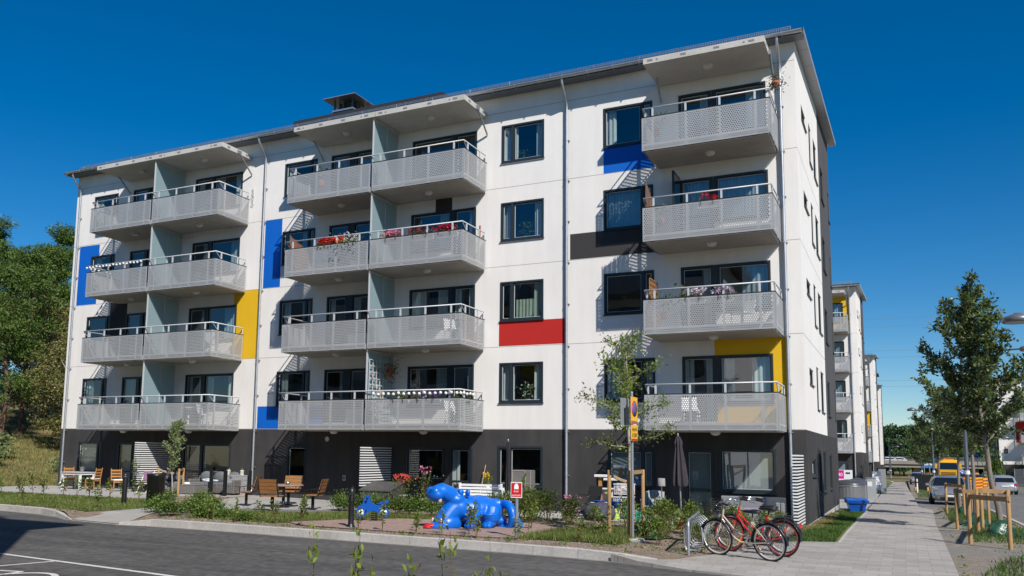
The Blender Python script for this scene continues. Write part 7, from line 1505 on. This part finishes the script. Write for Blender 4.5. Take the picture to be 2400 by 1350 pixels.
m_or=M('barrier_red',(.52,.05,.02),.45); m_oy=M('barrier_yellow',(.75,.42,.03),.45)
def striped(label,x,y,rz):
    t=thing('striped_barrier',label,'barrier',(x,y,SZ(x,y)-.06),rz,'red and yellow barrier panels'); b=MB(); b.rbx(-.45,.45,-.05,.05,.12,1.25,.01); p=b.build('panel',m_or,t); b=MB()
    for i in range(4): z=.2+.27*i; b.add([(-.45,-.053,z),(-.45,-.053,z+.13),(.45,-.053,z+.13-.0+.12),(.45,-.053,z+.12)],[(0,1,2,3)])
    b.build('stripes',m_oy,p); b=MB(); b.bx(-.4,.4,-.2,.2,0,.12); b.build('foot',m_greyp,t)
striped('red and yellow striped barrier panel left of the dark lamp post',7.6,63,R(8)); striped('striped barrier panel seen right of the dark lamp post',8.3,62,R(10)); striped('rightmost striped barrier panel before the far silver car',9.0,60.5,R(14))
def round_sign(label,x,y,h,face,ink,rim=None):
    t=thing('road_sign',label,'road sign',(x,y,SZ(x,y))); b=MB(); b.tube([(0,0,-.05),(0,0,h)],.04,8); b.build('post',m_metal_g,t); b=MB(); b.lathe([(0,0),(.40,0),(.40,.02),(0,.02)],n=28); o=b.build('disc',face,t,(0,-.05,h)); o.rotation_euler=(R(90),0,0)
    b=MB(); b.tube([(-.2,-.085,h+.14),(.16,-.085,h-.12)],.045,6); b.prism([(.24,-.2),(.05,-.16),(.2,.0)],'y',-.09,-.08); 
    for i in range(len(b.v)-6,len(b.v)): v=b.v[i]; b.v[i]=(v[0],v[1],v[2]+h)
    b.build('arrow',ink,t)
round_sign('blue round arrow sign between the truck and the dark lamp post',12.6,128,4.2,m_sb,m_sw); round_sign('low blue round arrow sign right beside the truck',8.9,100,1.6,m_sb,m_sw); round_sign('yellow round sign right of the dark lamp post under the bridge',15.5,128,4.1,m_sy,m_sred)
t=thing('direction_sign','wide blue direction sign behind the far verge trees','road sign',(7.0,150,-1.9)); b=MB(); b.bx(-1.9,1.9,-.04,.04,2.2,4.2); b.build('panel',M('direction_blue',(.03,.20,.55),.5),t)
for s in (-1.4,1.4): b=MB(); b.tube([(s,.06,-.1),(s,.06,4.0)],.06,8); b.build('post',m_metal_g,t)
b=MB(); b.bx(-1.6,.4,-.05,-.041,3.5,3.8); b.bx(-1.6,1.2,-.05,-.041,2.7,3.0); b.build('marking',m_sw,t)
# mesh fence panels at the building site on the right
t=thing('site_fence','galvanised mesh site fence panels on the far right side of the street','fence',(0,0,0)); 
fp=[(11.1,62),(11.3,57),(11.5,52.5),(11.8,48)]
for x,y in fp: b=MB(); b.tube([(x,y,SZ(x,y)-.1),(x,y,SZ(x,y)+2.0)],.03,8); b.build('post',m_zinc,t)
b=MB()
for (a,c) in zip(fp[:-1],fp[1:]):
    for k in range(26): f=k/25; x=a[0]+(c[0]-a[0])*f; y=a[1]+(c[1]-a[1])*f; b.tube([(x,y,SZ(x,y)),(x,y,SZ(x,y)+1.95)],.006,3)
    for z in (.05,.7,1.3,1.95): b.tube([(*a,SZ(*a)+z),(*c,SZ(*c)+z)],.012,4)
b.build('wire_mesh',m_zinc,t)
# house on the right side far down the street
t=thing('apartment_building','far house on the right with dark corner, white walls and balconies with a red panel','apartment building',(14.0,109,-1.35),0,'white apartment houses along the street')
def far_house():
    holes=[]; 
    for k in range(4): holes+= [(3.0,5.6,3.05+FH*k,5.0+FH*k),(6.4,9.0,3.05+FH*k,5.0+FH*k),(.55,1.0,4.2+FH*k,4.8+FH*k)]
    holes+= [(3.0,5.4,.8,2.1),(6.4,9,.8,2.1)]
    d=wall(holes,[(-1.2,26,-.3,2.7,'d'),(2.0,5.0,2.72+FH,5.5+FH,'r')],26,14.3,.15,u0=-.0,z0=-.3); emit(t,d)
    for i,h_ in enumerate(holes): window(t,*h_,seed=1500+i,back=('net' if i%3==0 else None))
    b=MB(); b.add([(0,.01,-.3),(0,13,-.3),(0,13,14.3),(0,.01,14.3)],[(0,1,2,3)]); b.build('side_wall',M('painted_shade_side',(.05,.055,.075),.8),t)  # shade of the side away from the sun is put into its dark colour
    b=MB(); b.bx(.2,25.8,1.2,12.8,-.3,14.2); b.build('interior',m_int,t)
    b=MB(); b.bx(-.5,26.4,-.5,13.4,14.31,14.55); b.build('roof',m_roof,t)
    b=MB(); b.bx(-.52,26.4,-.62,-.5,14.4,14.5); b.build('gutter',m_zinc,t)
    for k in range(4):
        for x0 in (2.4,6.25): balcony(t,x0,x0+3.83,k,True,True)
far_house()
# bridge over the street with cars on it
t=thing('road_bridge','long grey concrete road bridge crossing the end of the street','bridge',(0,0,0)); m_brc=M('bridge_concrete',(.30,.27,.24),.85,.2,nz=(.25,.15,(1,1,6)))
b=MB(); b.bx(-90,70,180,194,.05,.75); b.build('deck',m_brc,t); b=MB(); b.bx(-90,70,179.7,180.05,.75,1.55); b.bx(-90,70,193.9,194.3,.75,1.5); b.build('parapet',m_brc,t)
b=MB()
for z in (1.75,2.0,2.25): b.tube([(-90,179.85,z),(70,179.85,z)],.05,4)
for i in range(81): b.bx(-90+2*i-.04,-90+2*i+.04,179.82,179.9,1.5,2.3)
b.build('guard_rail',m_zinc,t)
for x in (-8,4.8,17.5,30): b=MB(); b.bx(x-.5,x+.5,181,193,-4,.05); b.build('pier',m_brc,t)
b=MB(); b.bx(17,70,180.4,193,-3.2,.04); b.bx(-90,-8,180.4,193,-3.2,.04); b.build('abutment',m_brc,t)
for i,(x,y,mt,lb) in enumerate(((8.1,183,m_bcar,'blue car driving on the bridge above the yellow truck'),(-1.0,184,m_wcar,'white car on the bridge left of the trees'),(.9,188,m_wcar,'second white car on the bridge behind the railing'))): car(lb,(x,y,.76),R(0 if i==0 else 180),mt)
# power lines
t=thing('power_line','thin high voltage wires across the blue sky at the right','power line',(0,0,0)); b=MB()
for z in (48.5,45.8,37.6,35.4,27.6,25.6):
    b.tube([(-60+14*i,290,z+.0018*(-60+14*i-20)**2*.15) for i in range(14)],.03,4)
b.build('wire',M('wire_grey',(.2,.22,.24),.5),t)
for x in (-62,124):
    p=MB(); p.loft([[(x-3,287,-3),(x+3,287,-3),(x+3,293,-3),(x-3,293,-3)],[(x-.6,289.4,54),(x+.6,289.4,54),(x+.6,290.6,54),(x-.6,290.6,54)]],0,False); p.bx(x-9,x+9,289.7,290.3,47.5,48.3); p.build('mast',m_dzinc,t)
# opposite house behind the camera: it throws the shadow on the road at the left and shows in the panes
t=thing('apartment_building','white house on the near side of the road, known only by its shadow','apartment building',(-6.35,-22.05,ROADZ),R(180))
def near_house():
    holes=[]; Ln=34.0
    for k in range(4):
        for j in range(4): x=1.2+8.2*j; holes+= [(x,x+1.7,3.67+FH*k,5.07+FH*k),(x+3.0,x+5.7,3.0+FH*k,5.07+FH*k)]
    for j in range(4): x=1.2+8.2*j; holes+= [(x,x+1.7,.8,2.1),(x+3,x+5.7,.8,2.1)]
    emit(t,wall(holes,[(0,Ln,-.3,2.7,'d'),(10,13,5.6,8.5,'y'),(20,22,8.5,11.4,'b')],Ln,13.1,.15,z0=-.3))
    for i,h_ in enumerate(holes): window(t,*h_,seed=2000+i,back=('curtain' if i%2 else None))
    b=MB(); b.bx(0,.02,.001,12.5,-.3,13.1); b.bx(Ln-.02,Ln,.001,12.5,-.3,13.1); b.bx(.02,Ln-.02,12.48,12.5,-.3,13.1); b.build('side_wall',m_white,t)
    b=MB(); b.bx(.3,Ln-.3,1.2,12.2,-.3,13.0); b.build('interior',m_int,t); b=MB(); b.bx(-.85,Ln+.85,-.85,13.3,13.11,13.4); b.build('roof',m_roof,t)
    for k in range(4):
        for j in range(4): x=3.6+8.2*j; balcony(t,x,x+3.83,k,True,True)
near_house()
for i in range(16):
    x=8+i*3.4; y=-58-4*math.sin(i*2.1); tt=thing('broadleaf_tree','broadleaf tree of the row behind the car park, seen only in reflections','tree',(x,y,ROADZ),i*1.1,'trees behind the car park'); s=.75+.15*math.sin(i*1.7); tt.scale=(s,s,s); link('crown',WT['decid'][i%3][0],tt); link('trunk',WT['decid'][i%3][1],tt)
# ------------------------------------------------------------------ sun, sky, camera
SUN=Vector((-.569,.494,-.657)).normalized()
sl=bpy.data.lights.new('sun','SUN'); sl.energy=SUN_E; sl.angle=R(.53); sl.color=(1,.955,.89)
so=bpy.data.objects.new('sun',sl); COL.objects.link(so); so.rotation_euler=SUN.to_track_quat('-Z','Y').to_euler()
w=bpy.data.worlds.new('World'); scene.world=w; w.use_nodes=True; nt=w.node_tree; bg=nt.nodes['Background']
sky=nt.nodes.new('ShaderNodeTexSky'); sky.sky_type='NISHITA'; sky.sun_disc=False
sky.sun_elevation=math.asin(-SUN.z); sky.sun_rotation=math.atan2(-SUN.x,-SUN.y); sky.altitude=SKY_ALT; sky.air_density=SKY_AIR; sky.dust_density=SKY_DUST; sky.ozone_density=SKY_OZ
hs=nt.nodes.new('ShaderNodeHueSaturation'); hs.inputs['Saturation'].default_value=SKY_SAT; hs.inputs['Hue'].default_value=SKY_HUE
nt.links.new(sky.outputs[0],hs.inputs['Color']); nt.links.new(hs.outputs[0],bg.inputs['Color']); bg.inputs['Strength'].default_value=SKY_E
cam=bpy.data.cameras.new('camera'); co=bpy.data.objects.new('camera',cam); COL.objects.link(co); scene.camera=co
F_PX,CX,CY=2004.7256,1099.1793,819.9111; W_PX,H_PX=2400.0,1350.0
cam.sensor_fit='HORIZONTAL'; cam.sensor_width=36; cam.lens=F_PX/W_PX*36
cam.shift_x=(W_PX/2-CX)/W_PX; cam.shift_y=-(H_PX/2-CY)/W_PX; cam.clip_start=.1; cam.clip_end=3000
yaw,pit,rol=-.47011994,.11889718,.01476122
f=Vector((math.sin(yaw)*math.cos(pit),math.cos(yaw)*math.cos(pit),math.sin(pit))); r0=Vector((math.cos(yaw),-math.sin(yaw),0)); u0=r0.cross(f)
rr=r0*math.cos(rol)+u0*math.sin(rol); uu=-r0*math.sin(rol)+u0*math.cos(rol)
mx=Matrix((rr,uu,-f)).transposed().to_4x4(); mx.translation=Vector((2.5882,-27.29895,1.94973)); co.matrix_world=mx
scene.view_settings.view_transform='Standard'; scene.view_settings.look='None'; scene.view_settings.exposure=EXPO; scene.view_settings.gamma=1
scene.render.engine='CYCLES'; scene.cycles.max_bounces=8; scene.cycles.diffuse_bounces=3; scene.cycles.transparent_max_bounces=16; scene.cycles.use_denoising=True; scene.cycles.caustics_reflective=False; scene.cycles.caustics_refractive=False; scene.cycles.sample_clamp_indirect=6
